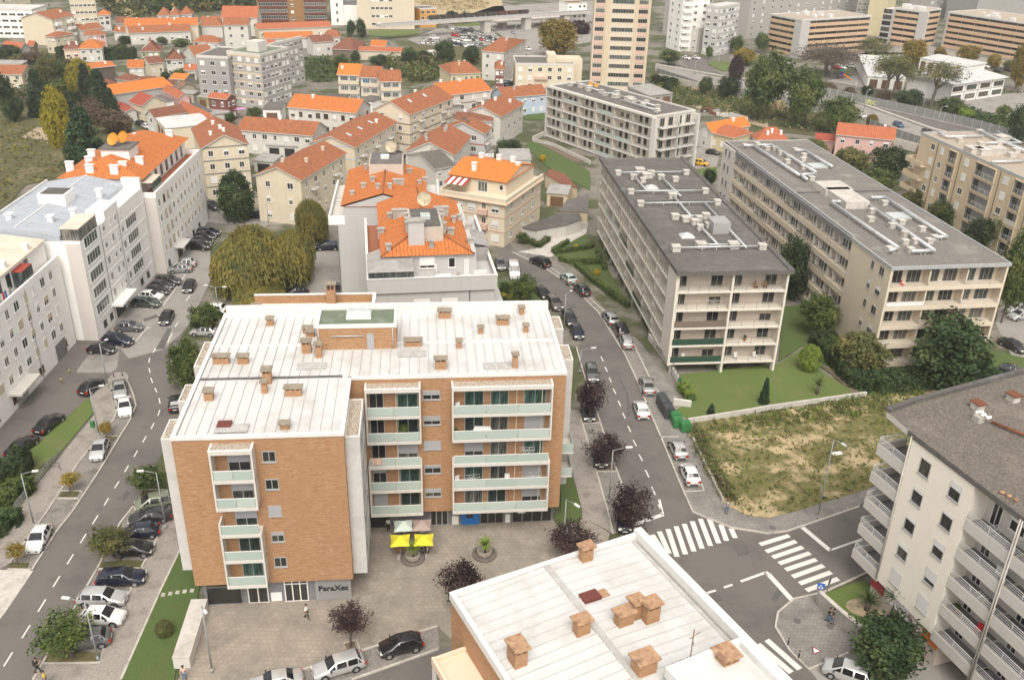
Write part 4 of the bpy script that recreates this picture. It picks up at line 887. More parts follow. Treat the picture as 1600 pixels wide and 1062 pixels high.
for i,z in enumerate(FC):
 o=box('balcony_slab',.3,17.15,-.06,1.7,z-.3,z+.32,'w_beige',Cb)
 for k in range(3):lrail(o,((.4+5.6*k,.0,0),(5.95+5.6*k,.0,0)),z+.3,.72,'rail_white' if(i+k)%2 else 'steel','white_cloth' if(i,k)==(3,0)else None)
 for k in range(6):
  Cb.win('f',1.8+2.75*k,z+.1,2.1,2.15,'frame_grey','pane_dark' if k%3==0 else 'pane_veranda',None,mull=3,off=-1.7,sill=False)
 b=MB()
 for k in(2,4):b.box(.3+2.8*k,.5+2.8*k,.1,1.7,z+.02,z+2.6)
 b.mk('partition_wall','w_beige',Cb)
 for s,w,h in((64.8,1.3,1.3),(62.2,.8,1.2)):
  Cb.win('l',s,z+1.2,w,h,'frame_grey','pane_dark',.4 if i%2 else None,off=0)
 b=MB()
 for k in range(2):b.tube((-.12,8.0-4*k*0,z+1.9),(-.12,8.0,z+2.05),.06,n=5)
 # long west side: balustrade band, white panels and glazed bays between fins
 for k in range(8):
  y0,y1=11.7+6.1*k,11.7+6.1*(k+1)
  o=box('balcony_slab',.05,1.6,y0,y1-.05,z-.3,z+.6,'w_beige',Cb)
  if(k*3+i)%4==1:lrail(o,((.05,y0+.2,0),(.05,y1-.3,0)),z+.7,.4,'rail_dark')
  Cb.win('l',67-(y0+1.2),z+.62,1.9,1.9,'frame_white','pane_veranda',rB.choice((None,.3,None)),'shutter_beige',2,off=-.9,sill=False)
  Cb.win('l',67-(y0+3.1),z+.62,1.7,1.9,'frame_white','pane_veranda',rB.choice((None,.5,None)),'shutter_beige',2,off=-.9,sill=False)
  b=MB();b.box(.2,1.6,y0+3.95,y0+4.1,z+.75,z+2.62);b.box(.2,1.6,y1-.15,y1-.02,z+.75,z+2.62);b.box(.95,1.58,y0+.1,y0+3.9,z+.75,z+2.62);b.mk('partition_wall','w_offwhite',Cb)
box('end_wall',0,1.6,60.6,66.9,.5,15.4,'w_offwhite',Cb)
for i,z in enumerate(FC):
 for s in(2.0,4.0):Cb.win('l',s,z+1.0,.9,1.4,'frame_grey','pane_dark',None)
def cduct(px,r):duct(Cb,[(lambda v:(v.x,v.y,16.3))(loc(Cb,p,16.2))for p in px],r)
cduct([T8(390,185),T8(800,465),T8(750,480)],.26);cduct([T8(400,180),T8(560,180)],.3);cduct([T8(620,200),T8(1020,480),T8(890,485)],.26);cduct([T8(640,155),T8(720,155),T8(1095,395),T8(1040,400)],.28)
cduct([QE(690,585),QE(780,585),QE(1250,890),QE(1400,880)],.28);cduct([QE(830,580),QE(970,580),QE(1420,860)],.26);cduct([QE(1220,635),QE(1310,635),QE(1590,800)],.26);cduct([QE(1270,890),QE(1330,935)],.3)
for p in(T8(745,475),T8(875,480),T8(905,425),T8(1025,405),T8(945,350),T8(840,380),T8(760,330),T8(630,290),T8(715,190),T8(840,430),T8(990,425),T8(820,308),T8(640,240),QE(690,590),QE(815,575),QE(1000,620),QE(920,620),QE(1060,665),QE(1215,635),QE(1300,690),QE(1130,755),QE(1300,815),QE(1150,712),QE(1290,735),QE(1380,930)):
 v=loc(Cb,p,15.9);vent(Cb,v.x,v.y,.85,.65)
for p,q in((T8(290,60),T8(480,75)),(T8(360,100),T8(580,150))):
 u,v=loc(Cb,p,16.8),loc(Cb,q,16.8);b=MB();x0,x1=sorted((u.x,v.x));b.box(x0,x1,min(u.y,v.y)-2.6,max(u.y,v.y)+.6,15.7,16.9);b.mk('machine_housing','concrete_pale',Cb)
for p in(T8(800,265),QE(1440,790)):
 v=loc(Cb,p,15.8);box('roof_hatch',v.x-1.6,v.x+1.6,v.y-1.4,v.y+1.4,15.7,15.95,'skylight_glass',Cb)
# far slab block with white fins
Db=Bld('apartment_block','white balcony slab block with tall white end fins, in front of the beige tower','apartment block',(7.6,246.5),-54,40.3,13.5,13.4)
FD=[.5+2.58*i for i in range(5)]
box('wall',.3,40.0,1.5,13.2,0,13.0,'w_slab',Db)
b=MB();b.box(-.1,40.0,-.25,13.6,13.0,13.35);b.mk('roof','roof_felt',Db)
b=MB();b.box(-.2,40.1,-.4,.6,13.1,13.6);b.box(-.2,.3,.6,13.6,13.1,13.6);b.box(39.6,40.1,.6,13.6,13.1,13.6);b.box(.3,39.6,13.2,13.6,13.1,13.6);b.mk('roof_edge','w_offwhite',Db)
boxes('fin_wall',((-.3,.0,-.3,1.5,0,13.1),(40.0,41.4,-.4,.3,0,13.3),(40.0,42.2,12.6,13.2,0,13.0)),'w_offwhite',Db)
for k in range(6):
 x0,x1=6.66*k,6.66*(k+1)
 b=MB();b.box(x1-.15,x1+.02,-.1,1.5,0,13.0);b.mk('partition_wall','w_slab',Db)
 for i,z in enumerate(FD):
  o=box('balcony_slab',x0+.02,x1-.15,-.22,1.5,z-.24,z,'w_offwhite',Db)
  lrail(o,((x0+.1,-.15,0),(x1-.2,-.15,0)),z,.85,'rail_bronze','balcony_glass' if rB.random()<.3 else None)
  for s in(1.2,3.2,5.3):Db.win('f',x0+s,z+.05,1.15,2.0,'frame_brown' if(k+i)%4==0 else 'frame_grey','pane_dark',.5 if rB.random()<.25 else None,'shutter_beige',1,off=-1.5,sill=False)
for i,z in enumerate(FD):
 for k,(y0,y1)in enumerate(((1.7,6.9),(7.2,12.6))):
  o=box('balcony_slab',40.0,41.6,y0,y1,z-.24,z,'w_offwhite',Db)
  lrail(o,((41.55,y0+.05,0),(41.55,y1-.05,0)),z,.9,'rail_dark')
  Db.win('r',y0+1.1,z+.05,1.4,2.0,'frame_grey','pane_dark',None,mull=2,off=-.3+.3,sill=False);Db.win('r',y1-1.4,z+.05,1.4,2.0,'frame_grey','pane_dark',None,mull=2,sill=False)
 box('partition_wall',40.0,41.6,6.95,7.15,z,z+2.34,'w_offwhite',Db)
for a,c in(((3,5),(3,8)),((3,6.5),(14,6.5)),((17,5),(17,9)),((17,7),(34,7)),((24,4),(38,4))):duct(Db,[(a[0],a[1],13.9),(c[0],c[1],13.9)],.2)
for x,y,s in((3,5,1),(3,8,1),(6,6.5,1.5),(8.5,6.8,1.5),(10.5,5,1),(14,6.5,1),(17,9,1),(17,5,1),(20,6,1.6),(24,7,2),(26,6,1.6),(29,8,1),(31,5,1),(34,7,1),(37,4,1)):vent(Db,x,y,s,.8)
for x,y in((7.2,8.5),(9.2,8.8)):
 b=MB();b.lathe([(0,0),(.25,.02),(.45,.08),(.58,.16)],14,0,(0,0,0));o=b.mk('satellite_dish','dish_orange',Db);o.location=(x,y,14.4);o.rotation_euler=(rad(70),0,rad(50))
# white apartment row along the left street
E1=Bld('apartment_block','long white block with a cream metal roof and laundry on its terrace, left edge','apartment block',(-74.2,58.0),2.0,13.0,61.5,16)
box('wall',0,13.0,0,61.5,0,12.7,'w_white',E1);box('top_floor',.4,11.4,0,61.4,12.7,15.75,'w_white',E1)
b=MB();b.box(12.75,13.05,0,61.5,12.7,13.6);b.mk('parapet','w_white',E1);box('terrace_floor',11.4,12.75,0,61.4,12.7,12.74,'concrete_pale',E1)
b=MB();b.poly([(0,0,15.8),(6,0,16.5),(6,61.5,16.5),(0,61.5,15.8)]);b.poly([(6,0,16.5),(11.7,0,15.8),(11.7,61.5,15.8),(6,61.5,16.5)]);seam_ribs(b,0,6,.5,61.2,lambda x,y:15.8+.7*x/6,.9,'x');seam_ribs(b,6,11.7,.5,61.2,lambda x,y:16.5-.7*(x-6)/5.7,.9,'x')
b.poly([(11.7,0,15.8),(11.7,0,15.6),(11.7,61.5,15.6),(11.7,61.5,15.8)]);b.poly([(0,61.5,15.6),(11.7,61.5,15.6),(11.7,61.5,15.8),(6,61.5,16.5),(0,61.5,15.8)]);r=b.mk('roof','metal_cream',E1)
FE=[2.6+2.6*i for i in range(4)]
rr=random.Random(3)
for y,w,h in[(2+2.55*k,(1.3,1.0,.9)[k%3],1.35)for k in range(23)]:
 for z in FE:E1.win('r',y,z+.85,w,h,'frame_white','pane_dark',rr.choice((.25,.5,1,None,.4,None)),rr.choice(('shutter_white','shutter_beige')),2)
 if y%7<3.5:E1.win('r',y,.9,1.4,1.0,'frame_brown','pane_dark',None,'shutter_white',2)
 if y%5<3:E1.win('r',y,13.2,1.1,2.0,'frame_dark','pane_dark',None,off=-1.6,sill=False)
for y in(22,36.5,50.5):box('downpipe',13.0,13.1,y-.06,y+.06,.2,13.2,'w_concrete',E1)
b=MB();b.box(13.0,14.6,41.5,47,2.45,2.75);b.mk('entrance_canopy','w_offwhite',E1);box('entrance_door',13.0,13.06,43,46,.1,2.3,'frame_grey',E1)
box('garage_door',13.0,13.06,55.2,58.4,.1,2.5,'panel_grey',E1)
b=MB();b.box(11.4,12.75,51.5,54.4,15.0,15.15);b.mk('terrace_roof','red_paint',E1);b=MB();b.box(12.7,12.75,51.5,54.4,13.6,15.0);b.box(11.4,12.7,51.5,51.55,13.0,15.0);b.mk('terrace_glass','pane_veranda',E1)
b=MB();b.box(11.4,12.8,37.5,45.0,14.7,14.85);b.mk('terrace_roof','metal_cream',E1);b=MB();b.box(12.72,12.77,37.5,45,13.6,14.7);b.mk('terrace_glass','pane_veranda',E1)
for k,(y,m)in enumerate(((46.0,'white_cloth'),(46.5,'red_cloth'),(47.1,'blue_cloth'),(47.7,'white_cloth'),(48.2,'grey_cloth'))):box('laundry',12.5,12.54,y-.22,y+.22,13.3,14.4,m,E1)
for y in(57.5,51.0,44.5,36):
 b=MB();b.box(10.6,11.2,y-.3,y+.3,15.9,16.5);b.box(10.5,11.3,y-.4,y+.4,16.6,16.75);b.mk('chimney','w_white',E1)
E2=Bld('apartment_block','white block with blue grey metal roof and glazed verandas, middle of the left row','apartment block',(-75.4,120.2),1.6,15.1,25.2,16)
box('wall',0,15.1,0,25.2,0,15.3,'w_white',E2);box('south_wall',13.0,15.12,-.04,0,0,15.0,'w_stripe',E2)
b=MB();b.poly([(0,0,16),(6.5,0,17.2),(6.5,25.2,17.2),(0,25.2,16)]);b.poly([(6.5,0,17.2),(12.4,0,16),(12.4,25.2,16),(6.5,25.2,17.2)]);seam_ribs(b,0,6.5,.4,25,lambda x,y:16+1.2*x/6.5,.9,'x');seam_ribs(b,6.5,12.4,.4,25,lambda x,y:17.2-1.2*(x-6.5)/5.9,.9,'x')
b.poly([(0,0,15.3),(12.4,0,15.3),(12.4,0,16),(6.5,0,17.2),(0,0,16)]);b.poly([(12.4,0,15.3),(12.4,25.2,15.3),(12.4,25.2,16),(12.4,0,16)]);b.mk('roof','metal_blue',E2)
b=MB();b.box(6.42,6.62,0,25.2,17.15,17.3);b.box(-.1,.15,0,25.2,15.9,16.35);b.mk('roof_ridge','white_paint',E2)
b=MB();b.box(5.0,9.0,11.0,14.5,16.2,18.4,0);b.box(5.3,8.7,11.3,14.2,18.4,18.5,1);b.mk('roof_house',['w_white','roof_felt_dark'],E2)
FE2=[2.7+2.58*i for i in range(5)]
for i,z in enumerate(FE2):
 for s,w in((3.4,4.6),(18.6,4.4)):
  if i==4 and s>10:continue
  E2.win('r',s,z+.75,w,1.6,'frame_white','pane_veranda',None,mull=5,off=.02,name='veranda_window')
 for s,w in((8.2,.9),(11.0,.8),(12.9,.8),(15.0,1.0)):
  E2.win('r',s,z+.9,w,1.2,'frame_white','pane_dark',rr.choice((None,None,.4,1)),'shutter_white',2)
 box('string_course',15.1,15.16,1.0,24.5,z-.12,z,'w_white',E2)
for y in(6.8,13.8):box('downpipe',15.1,15.2,y-.06,y+.06,.2,15.2,'w_concrete',E2)
for s in(3,5.5,12,19,22):E2.win('r',s,.9,1.1,1.0,'frame_dark','pane_dark',None)
b=MB();b.box(15.1,16.8,6.2,12.4,2.6,2.95);b.mk('entrance_canopy','w_white',E2);box('entrance_door',15.1,15.16,7.5,11,.1,2.4,'frame_dark',E2)
b=MB();b.box(12.4,15.1,0.2,6.5,17.0,17.15);b.mk('terrace_roof','metal_cream',E2);b=MB();b.box(15.02,15.07,.3,6.4,15.3,17.0);b.box(12.5,15,.25,.3,15.3,17);b.mk('terrace_glass','pane_veranda',E2)
b=MB();b.box(12.4,15.1,9.2,14.5,15.3,16.6);b.mk('roof_house','w_white',E2)
lrail(E2.root,((15,18,0),(15,23.5,0)),15.3,.9,'rail_dark')
b=MB();b.box(12.2,15.1,24.4,25.2,15.3,17.0);b.mk('parapet','w_white',E2)
for x,y in((11.5,7.5),(11.6,17),(3.5,5.0),(9.5,4.5)):
 b=MB();b.box(x-.35,x+.35,y-.35,y+.35,16,17.3);b.box(x-.5,x+.5,y-.5,y+.5,17.4,17.55);b.mk('chimney','w_white',E2)
E3=Bld('apartment_block','white block with orange tiled roof and two orange satellite dishes, left row','apartment block',(-74.6,145.6),2.4,15.4,27.0,16.8)
box('wall',0,15.4,0,27,0,13.4,'w_white',E3);box('south_wall',13.0,15.42,-.04,0,0,13.4,'w_stripe',E3);box('top_floor',.6,12.9,.5,26.6,13.4,16.6,'w_white',E3)
b=MB();b.box(15.1,15.5,0,27,13.4,14.3);b.box(12.9,15.1,-.05,.2,13.4,14.3);b.box(12.9,15.1,26.8,27.05,13.4,14.3);b.mk('parapet','w_white',E3);box('terrace_floor',12.9,15.1,.2,26.8,13.4,13.45,'terracotta_floor',E3)
b=MB()
e=[(0,0,16.5),(13.8,0,16.5),(13.8,27,16.5),(0,27,16.5)];r0,r1=(6.9,5,18.9),(6.9,23,18.9)
b.poly([e[0],e[1],r0]);b.poly([e[1],e[2],r1,r0]);b.poly([e[2],e[3],r1]);b.poly([e[3],e[0],r0,r1]);b.poly([e[3],e[2],e[1],e[0]]);b.mk('roof','tile_orange',E3)
b=MB();b.box(5.2,9.8,6.5,11.0,17.2,19.6,0);b.box(4.9,10.1,6.2,11.3,19.6,19.8,1);b.mk('roof_house',['w_white','roof_felt'],E3)
for x,y,s in((7.0,8.2,1.05),(8.2,9.6,1.0)):
 b=MB();b.lathe([(0,0),(.4*s,.03),(.8*s,.14),(1.05*s,.28)],18);b.tube((0,0,0),(0,.6,-1.2),.06,n=6);b.tube((0,0,.0),(0,-.1,.7),.025,n=5);o=b.mk('satellite_dish','dish_orange',E3);o.location=(x,y,20.9);o.rotation_euler=(rad(62),0,rad(-25))
for x,y in((1.2,3),(3.2,6.2),(5,1.5),(9,1.3),(11.4,6.5),(9.7,3.4),(6.0,22),(11,24.5),(2,10.5)):
 b=MB();b.box(x-.6,x+.6,y-.3,y+.3,16.7,18.3);b.box(x-.7,x+.7,y-.4,y+.4,18.4,18.5);b.mk('chimney','w_white',E3)
for i,z in enumerate([2.8+2.65*i for i in range(4)]):
 for s in(1.4,4.0,6.2,8.4,10.8,13.0,15.2,17.4,19.6,22,24.6):E3.win('r',s,z+.8,.95,1.25,'frame_brown' if s in(4.0,6.2)else 'frame_white','pane_dark',rr.choice((None,.5,1,1,1)),'shutter_beige',2)
for s in(6,9,12,15,18,21,24):E3.win('r',s,13.7,1.2,2.0,'frame_grey','pane_dark',None,off=-2.5,sill=False)
for s in(2,13,17,21):E3.win('r',s,.8,1.1,1.0,'frame_dark','pane_dark')
b=MB();b.box(15.4,17,5.5,10,2.5,2.7);b.mk('entrance_canopy','w_offwhite',E3);box('entrance_door',15.4,15.46,7,9.5,.1,2.3,'frame_dark',E3)
b=MB();b.box(12.0,15.1,.3,5,15.8,15.95);b.mk('terrace_roof','metal_cream',E3);b=MB();b.box(15.0,15.05,.4,5,14.3,15.8);b.mk('terrace_glass','pane_veranda',E3)
# the two grey blocks under orange roofs
H2b=Bld('apartment_block','pale grey block with hipped orange roof and a white table on its terrace','apartment block',(-18.9,110.4),9.5,17.0,24.5,17)
box('wall',.3,16.7,.3,24.3,0,12.98,'w_lightgrey',H2b)
b=MB()
b.box(0,17,0,.25,13.0,15.0);b.box(0,.25,.25,24.5,13.0,14.9);b.box(16.75,17,.25,24.5,13.0,14.9);b.box(.27,16.73,.27,24.48,13.02,13.9);b.mk('parapet','w_lightgrey',H2b)
b=MB();b.box(-.06,17.06,-.06,.3,15.0,15.1);b.box(-.06,.3,.3,24.5,14.9,15.0);b.box(16.7,17.06,.3,24.5,14.9,15.0);b.mk('coping','white_paint',H2b)
box('top_floor',2.4,14.6,3.4,24,13.9,17.1,'w_lightgrey',H2b)
b=MB();e=[(1.9,2.9,17.0),(14.3,2.9,17.0),(14.3,25.5,17.0),(1.9,25.5,17.0)];r0,r1=(8.1,9.1,19.2),(8.1,25.5,19.2)
b.poly([e[0],e[1],r0]);b.poly([e[1],e[2],r1,r0]);b.poly([e[3],e[0],r0,r1]);b.poly([e[2],e[3],r1]);b.poly([e[3],e[2],e[1],e[0]]);b.mk('roof','tile_orange',H2b)
b=MB()
for p,q in((e[0],r0),(e[1],r0),(r0,r1)):b.tube((p[0],p[1],p[2]+.05),(q[0],q[1],q[2]+.05),.12,n=6)
b.mk('ridge_tiles','tile_old',H2b)
b=MB();b.box(6.0,10.4,5.6,13.6,17.6,19.9,0);b.box(6.3,10.1,5.9,13.3,19.9,20.0,1);b.mk('lift_house',['w_pinkbeige','roof_felt_dark'],H2b)
box('lift_stack',5.7,7.8,4.9,6.1,17.6,21.0,'w_lightgrey',H2b);box('stack_cap',5.55,7.95,4.75,6.25,21.0,21.2,'concrete',H2b)
b=MB();b.box(7.6,8.9,8.6,10.4,20.0,20.4);b.mk('skylight','skylight_glass',H2b)
for x,y,z,w in((3.0,4.2,17.4,.6),(8.7,4.5,17.6,.6),(11.6,8.2,17.9,.9),(12.6,14.2,17.5,.5),(3.6,16.5,17.5,.6),(5.8,8.2,19.0,.6),(5.8,9.8,19.0,.6),(5.8,11.6,19.1,.6),(10.6,7.5,19.0,.6),(10.6,11,19.0,.6),(10.6,12.6,19.1,.6),(13.6,15.8,17.2,.6),(5.0,15.6,18.3,2.0),(11.0,16.0,18.4,2.0),(14.2,6.5,17.0,.9),(14.6,12.5,16.9,.9),(2.2,11.8,16.9,.9)):
 b=MB();b.box(x-w/2,x+w/2,y-.3,y+.3,z-.6,z+.75);b.box(x-w/2-.12,x+w/2+.12,y-.4,y+.4,z+.82,z+.95);b.mk('chimney','concrete',H2b)
def dish(bl,x,y,z,r,m,rz,tilt=64):
 b=MB();b.lathe([(0,0),(.4*r,.04*r),(.75*r,.13*r),(r,.26*r)],20);b.tube((0,0,.0),(0,0,.62*r),.02,n=5);b.tube((.7*r,.2*r,.2*r),(0,0,.62*r),.012,n=4);b.tube((-.7*r,.2*r,.2*r),(0,0,.62*r),.012,n=4);b.tube((0,.2,-.05),(0,r*.85,-r*.75),.05,n=6)
 o=b.mk('satellite_dish',m,bl);o.location=(x,y,z);o.rotation_euler=(rad(tilt),0,rad(rz));return o
dish(H2b,8.4,13.8,21.2,1.0,'dish_cream',0)
# terrace: green glazed room with sheet roof, doors, furniture as the terrace's own things
b=MB();b.box(.25,6.0,.3,3.6,13.9,15.9,0);b.box(.2,6.05,.22,.3,15.05,15.9,1);o=b.mk('glazed_room',['w_lightgrey','frame_dark'],H2b)
for k in range(6):b=MB();b.box(.35+.95*k,1.2+.95*k,.18,.22,15.12,15.85);b.mk('pane','pane_veranda',o)
b=MB();b.poly([(.1,.1,15.95),(6.1,.1,15.95),(6.1,3.4,16.7),(2.2,3.4,16.7)]);b.poly([(.1,.1,15.95),(2.2,3.4,16.7),(2.2,7,16.7),(.1,7,15.95)]);b.mk('sheet_roof','roof_sheet',H2b)
b=MB();b.poly([(14.4,8,16.7),(17,8,16.0),(17,14,16.0),(14.4,14,16.7)]);b.box(16.6,16.74,8.1,14,13.92,15.9);b.box(14.6,16.6,8,8.1,13.92,15.95);b.mk('sheet_roof','roof_sheet',H2b)
H2b.win('f',8.0,15.0,2.0,1.6,'frame_white','pane_dark',.75,'shutter_white',2,off=-3.4);H2b.win('f',11.3,15.0,.9,1.4,'frame_white','pane_dark',None,mull=1,off=-3.4);box('terrace_door',12.9,13.6,3.3,3.4,13.9,16.2,'white_paint',H2b)
H2b.win('f',7.0,10.9,2.2,1.1,'frame_brown','pane_dark',.5,'shutter_white',2,off=-.3);H2b.win('f',10.7,10.9,2.2,1.1,'frame_brown','pane_dark',.7,'shutter_white',2,off=-.3)
H2b.win('f',7.0,7.6,2.2,1.1,'frame_brown','pane_dark',.5,'shutter_white',2,off=-.3);H2b.win('f',10.7,7.6,2.2,1.1,'frame_brown','pane_dark',.7,'shutter_white',2,off=-.3)
for z in(9.6,6.6):b=MB();b.box(16.7,18.0,.4,6,z,z+1.1);b.box(16.7,18.0,7,23,z,z+1.1);b.mk('balcony','w_lightgrey',H2b)
box('downpipe',13.3,13.4,.2,.3,0,13.0,'rail_dark',H2b);box('terrace_strip',.3,2.3,7.5,24,13.9,13.96,'terracotta_floor',H2b)
H1=Bld('apartment_block','pale grey block with tall blank gable wall, orange roof and long side terrace','apartment block',(-29.2,138.0),6.0,17.5,19.5,17)
box('wall',1.2,16.3,0,19.5,0,12.5,'w_lightgrey',H1)
b=MB();b.prism([(2.5,.012),(15,.012),(15,19.4),(2.5,19.4)],12.5,15.5);b.poly([(2.5,.012,15.5),(15,.012,15.5),(8.6,.012,17.3)]);b.mk('gable_wall','w_lightgrey',H1)
b=MB();b.poly([(2.0,-.15,15.65),(8.6,-.15,17.6),(8.6,19.7,17.6),(2.0,19.7,15.65)]);b.poly([(8.6,-.15,17.6),(15.4,-.15,15.6),(15.4,19.7,15.6),(8.6,19.7,17.6)]);b.poly([(2,19.7,15.6),(8.6,19.7,17.55),(15.4,19.7,15.55)]);b.poly([(2,-.15,15.5),(2,19.7,15.5),(15.4,19.7,15.5),(15.4,-.15,15.5)]);b.mk('roof','tile_orange',H1)
b=MB();b.box(.22,2.5,-.05,.2,12.5,13.9);b.box(.0,.22,-.05,19.5,12.5,13.9);b.box(15,17.3,0,.2,12.5,13.9);b.box(17.28,17.5,.2,19.5,12.5,13.9);b.mk('parapet','w_white',H1);boxes('terrace',((.25,2.48,.2,19.5,12.52,12.9),(15.02,17.25,.2,19.5,12.52,12.9)),'w_offwhite',H1)
b=MB();b.tube((8.6,-.2,17.65),(8.6,13,17.65),.13,n=6);b.mk('ridge_tiles','tile_old',H1)
b=MB();b.box(5.9,11.6,12.5,19.5,15.8,18.6,0);b.box(6.1,11.4,12.7,19.4,18.6,18.7,1);b.box(7.8,9.2,15.5,16.8,18.7,19.2,2);b.mk('lift_house',['w_pinkbeige','roof_felt','white_paint'],H1)
dish(H1,9.6,18.4,20.0,1.0,'dish_cream',-15)
for x,y,z,w in((3.6,4.0,15.9,.6),(5.3,6.2,16.5,.7),(6.7,8.0,17.0,.7),(7.7,3.4,17.2,.6),(9.6,3.6,17.2,.6),(10.9,7.0,16.9,1.7),(14.2,4.4,15.7,.6),(14.3,10.5,15.6,.6),(12.6,15,16.3,.8),(5.2,16.8,16.6,.6),(15.2,13,15.4,.7)):
 b=MB();b.box(x-w/2,x+w/2,y-.3,y+.3,z-.5,z+.7);b.box(x-w/2-.1,x+w/2+.1,y-.4,y+.4,z+.76,z+.88);b.mk('chimney','concrete',H1)
for z in(10.9,8.3,5.7):H1.win('f',6.3,z,1.0,1.0,'frame_dark','pane_dark',None,mull=1)
for x0,x1 in((.3,2.4),(15.1,17.2)):lrail(H1,((x0,8.5,0),(x1,8.5,0)),12.9,1.2,'rail_dark',n=2)
box('downpipe',1.25,1.36,-.1,-.01,.2,12.4,'rail_dark',H1)
# cream block with bright orange roof and terrace
o_,az_,W_,D_=frame3(Q4(430,900),Q4(1130,1010),Q4(1570,750),9.4)
Ib=Bld('apartment_block','cream block with bands, a fresh bright orange roof and a striped awning on its terrace','apartment block',o_,az_,W_,D_,9.4)
box('wall',.3,W_-.3,.3,D_-.3,0,8.7,'w_cream',Ib);b=MB();b.box(-.1,W_+.1,-.1,.3,8.6,9.4);b.box(W_-.3,W_+.1,.3,D_,8.6,9.4);b.box(-.1,.3,.3,D_,8.6,9.4);b.box(.3,W_-.3,.3,D_,8.6,8.75);b.mk('parapet','w_cream',Ib)
b=MB();b.box(-.3,W_+.3,-.3,.25,8.3,8.6);b.box(W_-.3,W_+.3,.25,D_,8.3,8.6);b.mk('cornice','w_peach',Ib)
x0,x1,y0,y1=.3,W_-1.2,3.2,D_-1
box('top_floor',x0+.4,x1-.3,y0+.4,y1-.4,8.7,11.6,'w_cream',Ib)
ym=(y0+y1)/2;b=MB();b.poly([(x0,y0,11.5),(x1,y0,11.5),(x1,ym,13.2),(x0,ym,13.2)]);b.poly([(x0,ym,13.2),(x1,ym,13.2),(x1,y1,11.5),(x0,y1,11.5)]);b.poly([(x0,y1,11.4),(x1,y1,11.4),(x1,y0,11.4),(x0,y0,11.4)]);b.mk('roof','tile_fresh',Ib)
b=MB();b.poly([(x1-.32,y0+.4,11.5),(x1-.32,y1-.4,11.5),(x1-.32,ym,13.0)]);b.poly([(x0+.45,y1-.4,11.5),(x0+.45,y0+.4,11.5),(x0+.45,ym,13.0)]);b.mk('gable','w_peach',Ib)
for z in(5.6,2.8):b=MB();b.box(.2,W_-.2,.22,.3,z,z+.22);b.box(W_-.3,W_-.22,.3,D_-.3,z,z+.22);b.mk('string_course','w_rose',Ib)
for i,z in enumerate((.7,3.4,6.2)):
 for s in(1.6,4.2,6.8,11.6):Ib.win('f',s,z+.3,1.5,1.2,'frame_white','pane_dark',(.8,.5,.6,1)[(i+int(s))%4],off=-.3)
 Ib.win('f',9.3,z,.9,1.9,'frame_white','pane_dark',None,off=-.3);b=MB();b.box(8.4,10.2,-.7,.3,z-.2,z+.8);b.mk('balcony','w_rose',Ib)
 for s in(3.5,9.0,14.0):Ib.win('r',s,z+.4,(1.0,2.8,1.1)[int(s)%3],1.3,'frame_white','pane_veranda',None,mull=3,off=-.3)
Ib.win('f',7.5,9.0,2.0,2.0,'frame_white','pane_veranda',None,mull=3,off=-3.6);Ib.win('f',11.3,9.8,.8,1.0,'frame_white','pane_dark',None,mull=1,off=-3.6)
b=MB()
for k in range(7):b.poly([(.8+.62*k,.6,10.6),(1.42+.62*k,.6,10.6),(1.42+.62*k,3.4,11.2),(.8+.62*k,3.4,11.2)],k%2 if k!=3 else 1)
b.mk('awning',['red_paint','white_cloth'],Ib)
for x,y in((4.6,6.0),(11.8,10.2),(3.0,12.6),(6.5,13.2),(9.5,13.2)):b=MB();b.box(x-.4,x+.4,y-.35,y+.35,11.5,13.4);b.box(x-.5,x+.5,y-.45,y+.45,13.5,13.62);b.mk('chimney','w_white',Ib)
# sand coloured block at the far right
o_=at(QD(530,450),16);G=Bld('apartment_block','sand coloured block with recessed balconies and red creeper on its corner, right edge','apartment block',(o_.x,o_.y),-79.7,46,14,16)
box('wall',0,46,0,14,0,15.7,'w_tan',G);flat_roof(G,16,'gravel_beige','steel',.2,.2)
FG=[1.2+2.9*i for i in range(5)]
for i,z in enumerate(FG):
 for s,w,sh in((5.0,1.3,.9),(8.2,1.0,None),(16.5,1.4,1),(28.5,1.4,1),(37.5,1.2,None)):G.win('f',s,z+.9,w,1.3,'frame_white','pane_dark',sh if(i+int(s))%3 else(None if sh else 1),'shutter_white',2)
 for s0,s1 in((10.6,13.4),(19.5,25.5),(31,34),(40,45)):
  o=box('loggia',s0,s1,-.05,.0,z+.1,z+2.5,'panel_grey',G)
  b=MB();b.box(s0,s1,-.28,-.05,z-.05,z+.12);b.box(s0-.12,s0,-.28,-.0,z-.05,z+2.6);b.box(s1,s1+.12,-.28,-.0,z-.05,z+2.6);b.box(s0,s1,-.28,-.0,z+2.5,z+2.65);b.mk('loggia_frame','w_tan',G)
  b=MB();b.poly([(s0+.5,-.07,z+.2),(s0+1.9,-.07,z+.2),(s0+1.9,-.07,z+2.3),(s0+.5,-.07,z+2.3)]);b.mk('pane','pane_dark',o)
  lrail(o,((s0+.05,-.25,0),(s1-.05,-.25,0)),z+.1,1.0,'rail_white','w_offwhite' if(i+s0)%3==0 else None)
 if i<4:b=MB();b.box(-1.8,4.2,-1.3,0,z-.1,z+.0);b.box(-1.8,4.2,-1.3,-1.15,z,z+.95);b.box(-1.8,-1.65,-1.15,2,z,z+.95);b.mk('balcony','w_tan',G)
for s in(6.6,14.6,26.8,35.6):box('downpipe',s-.06,s+.06,-.12,-.01,.3,15.5,'w_brown' if 'w_brown' in MATS else 'w_tan',G)
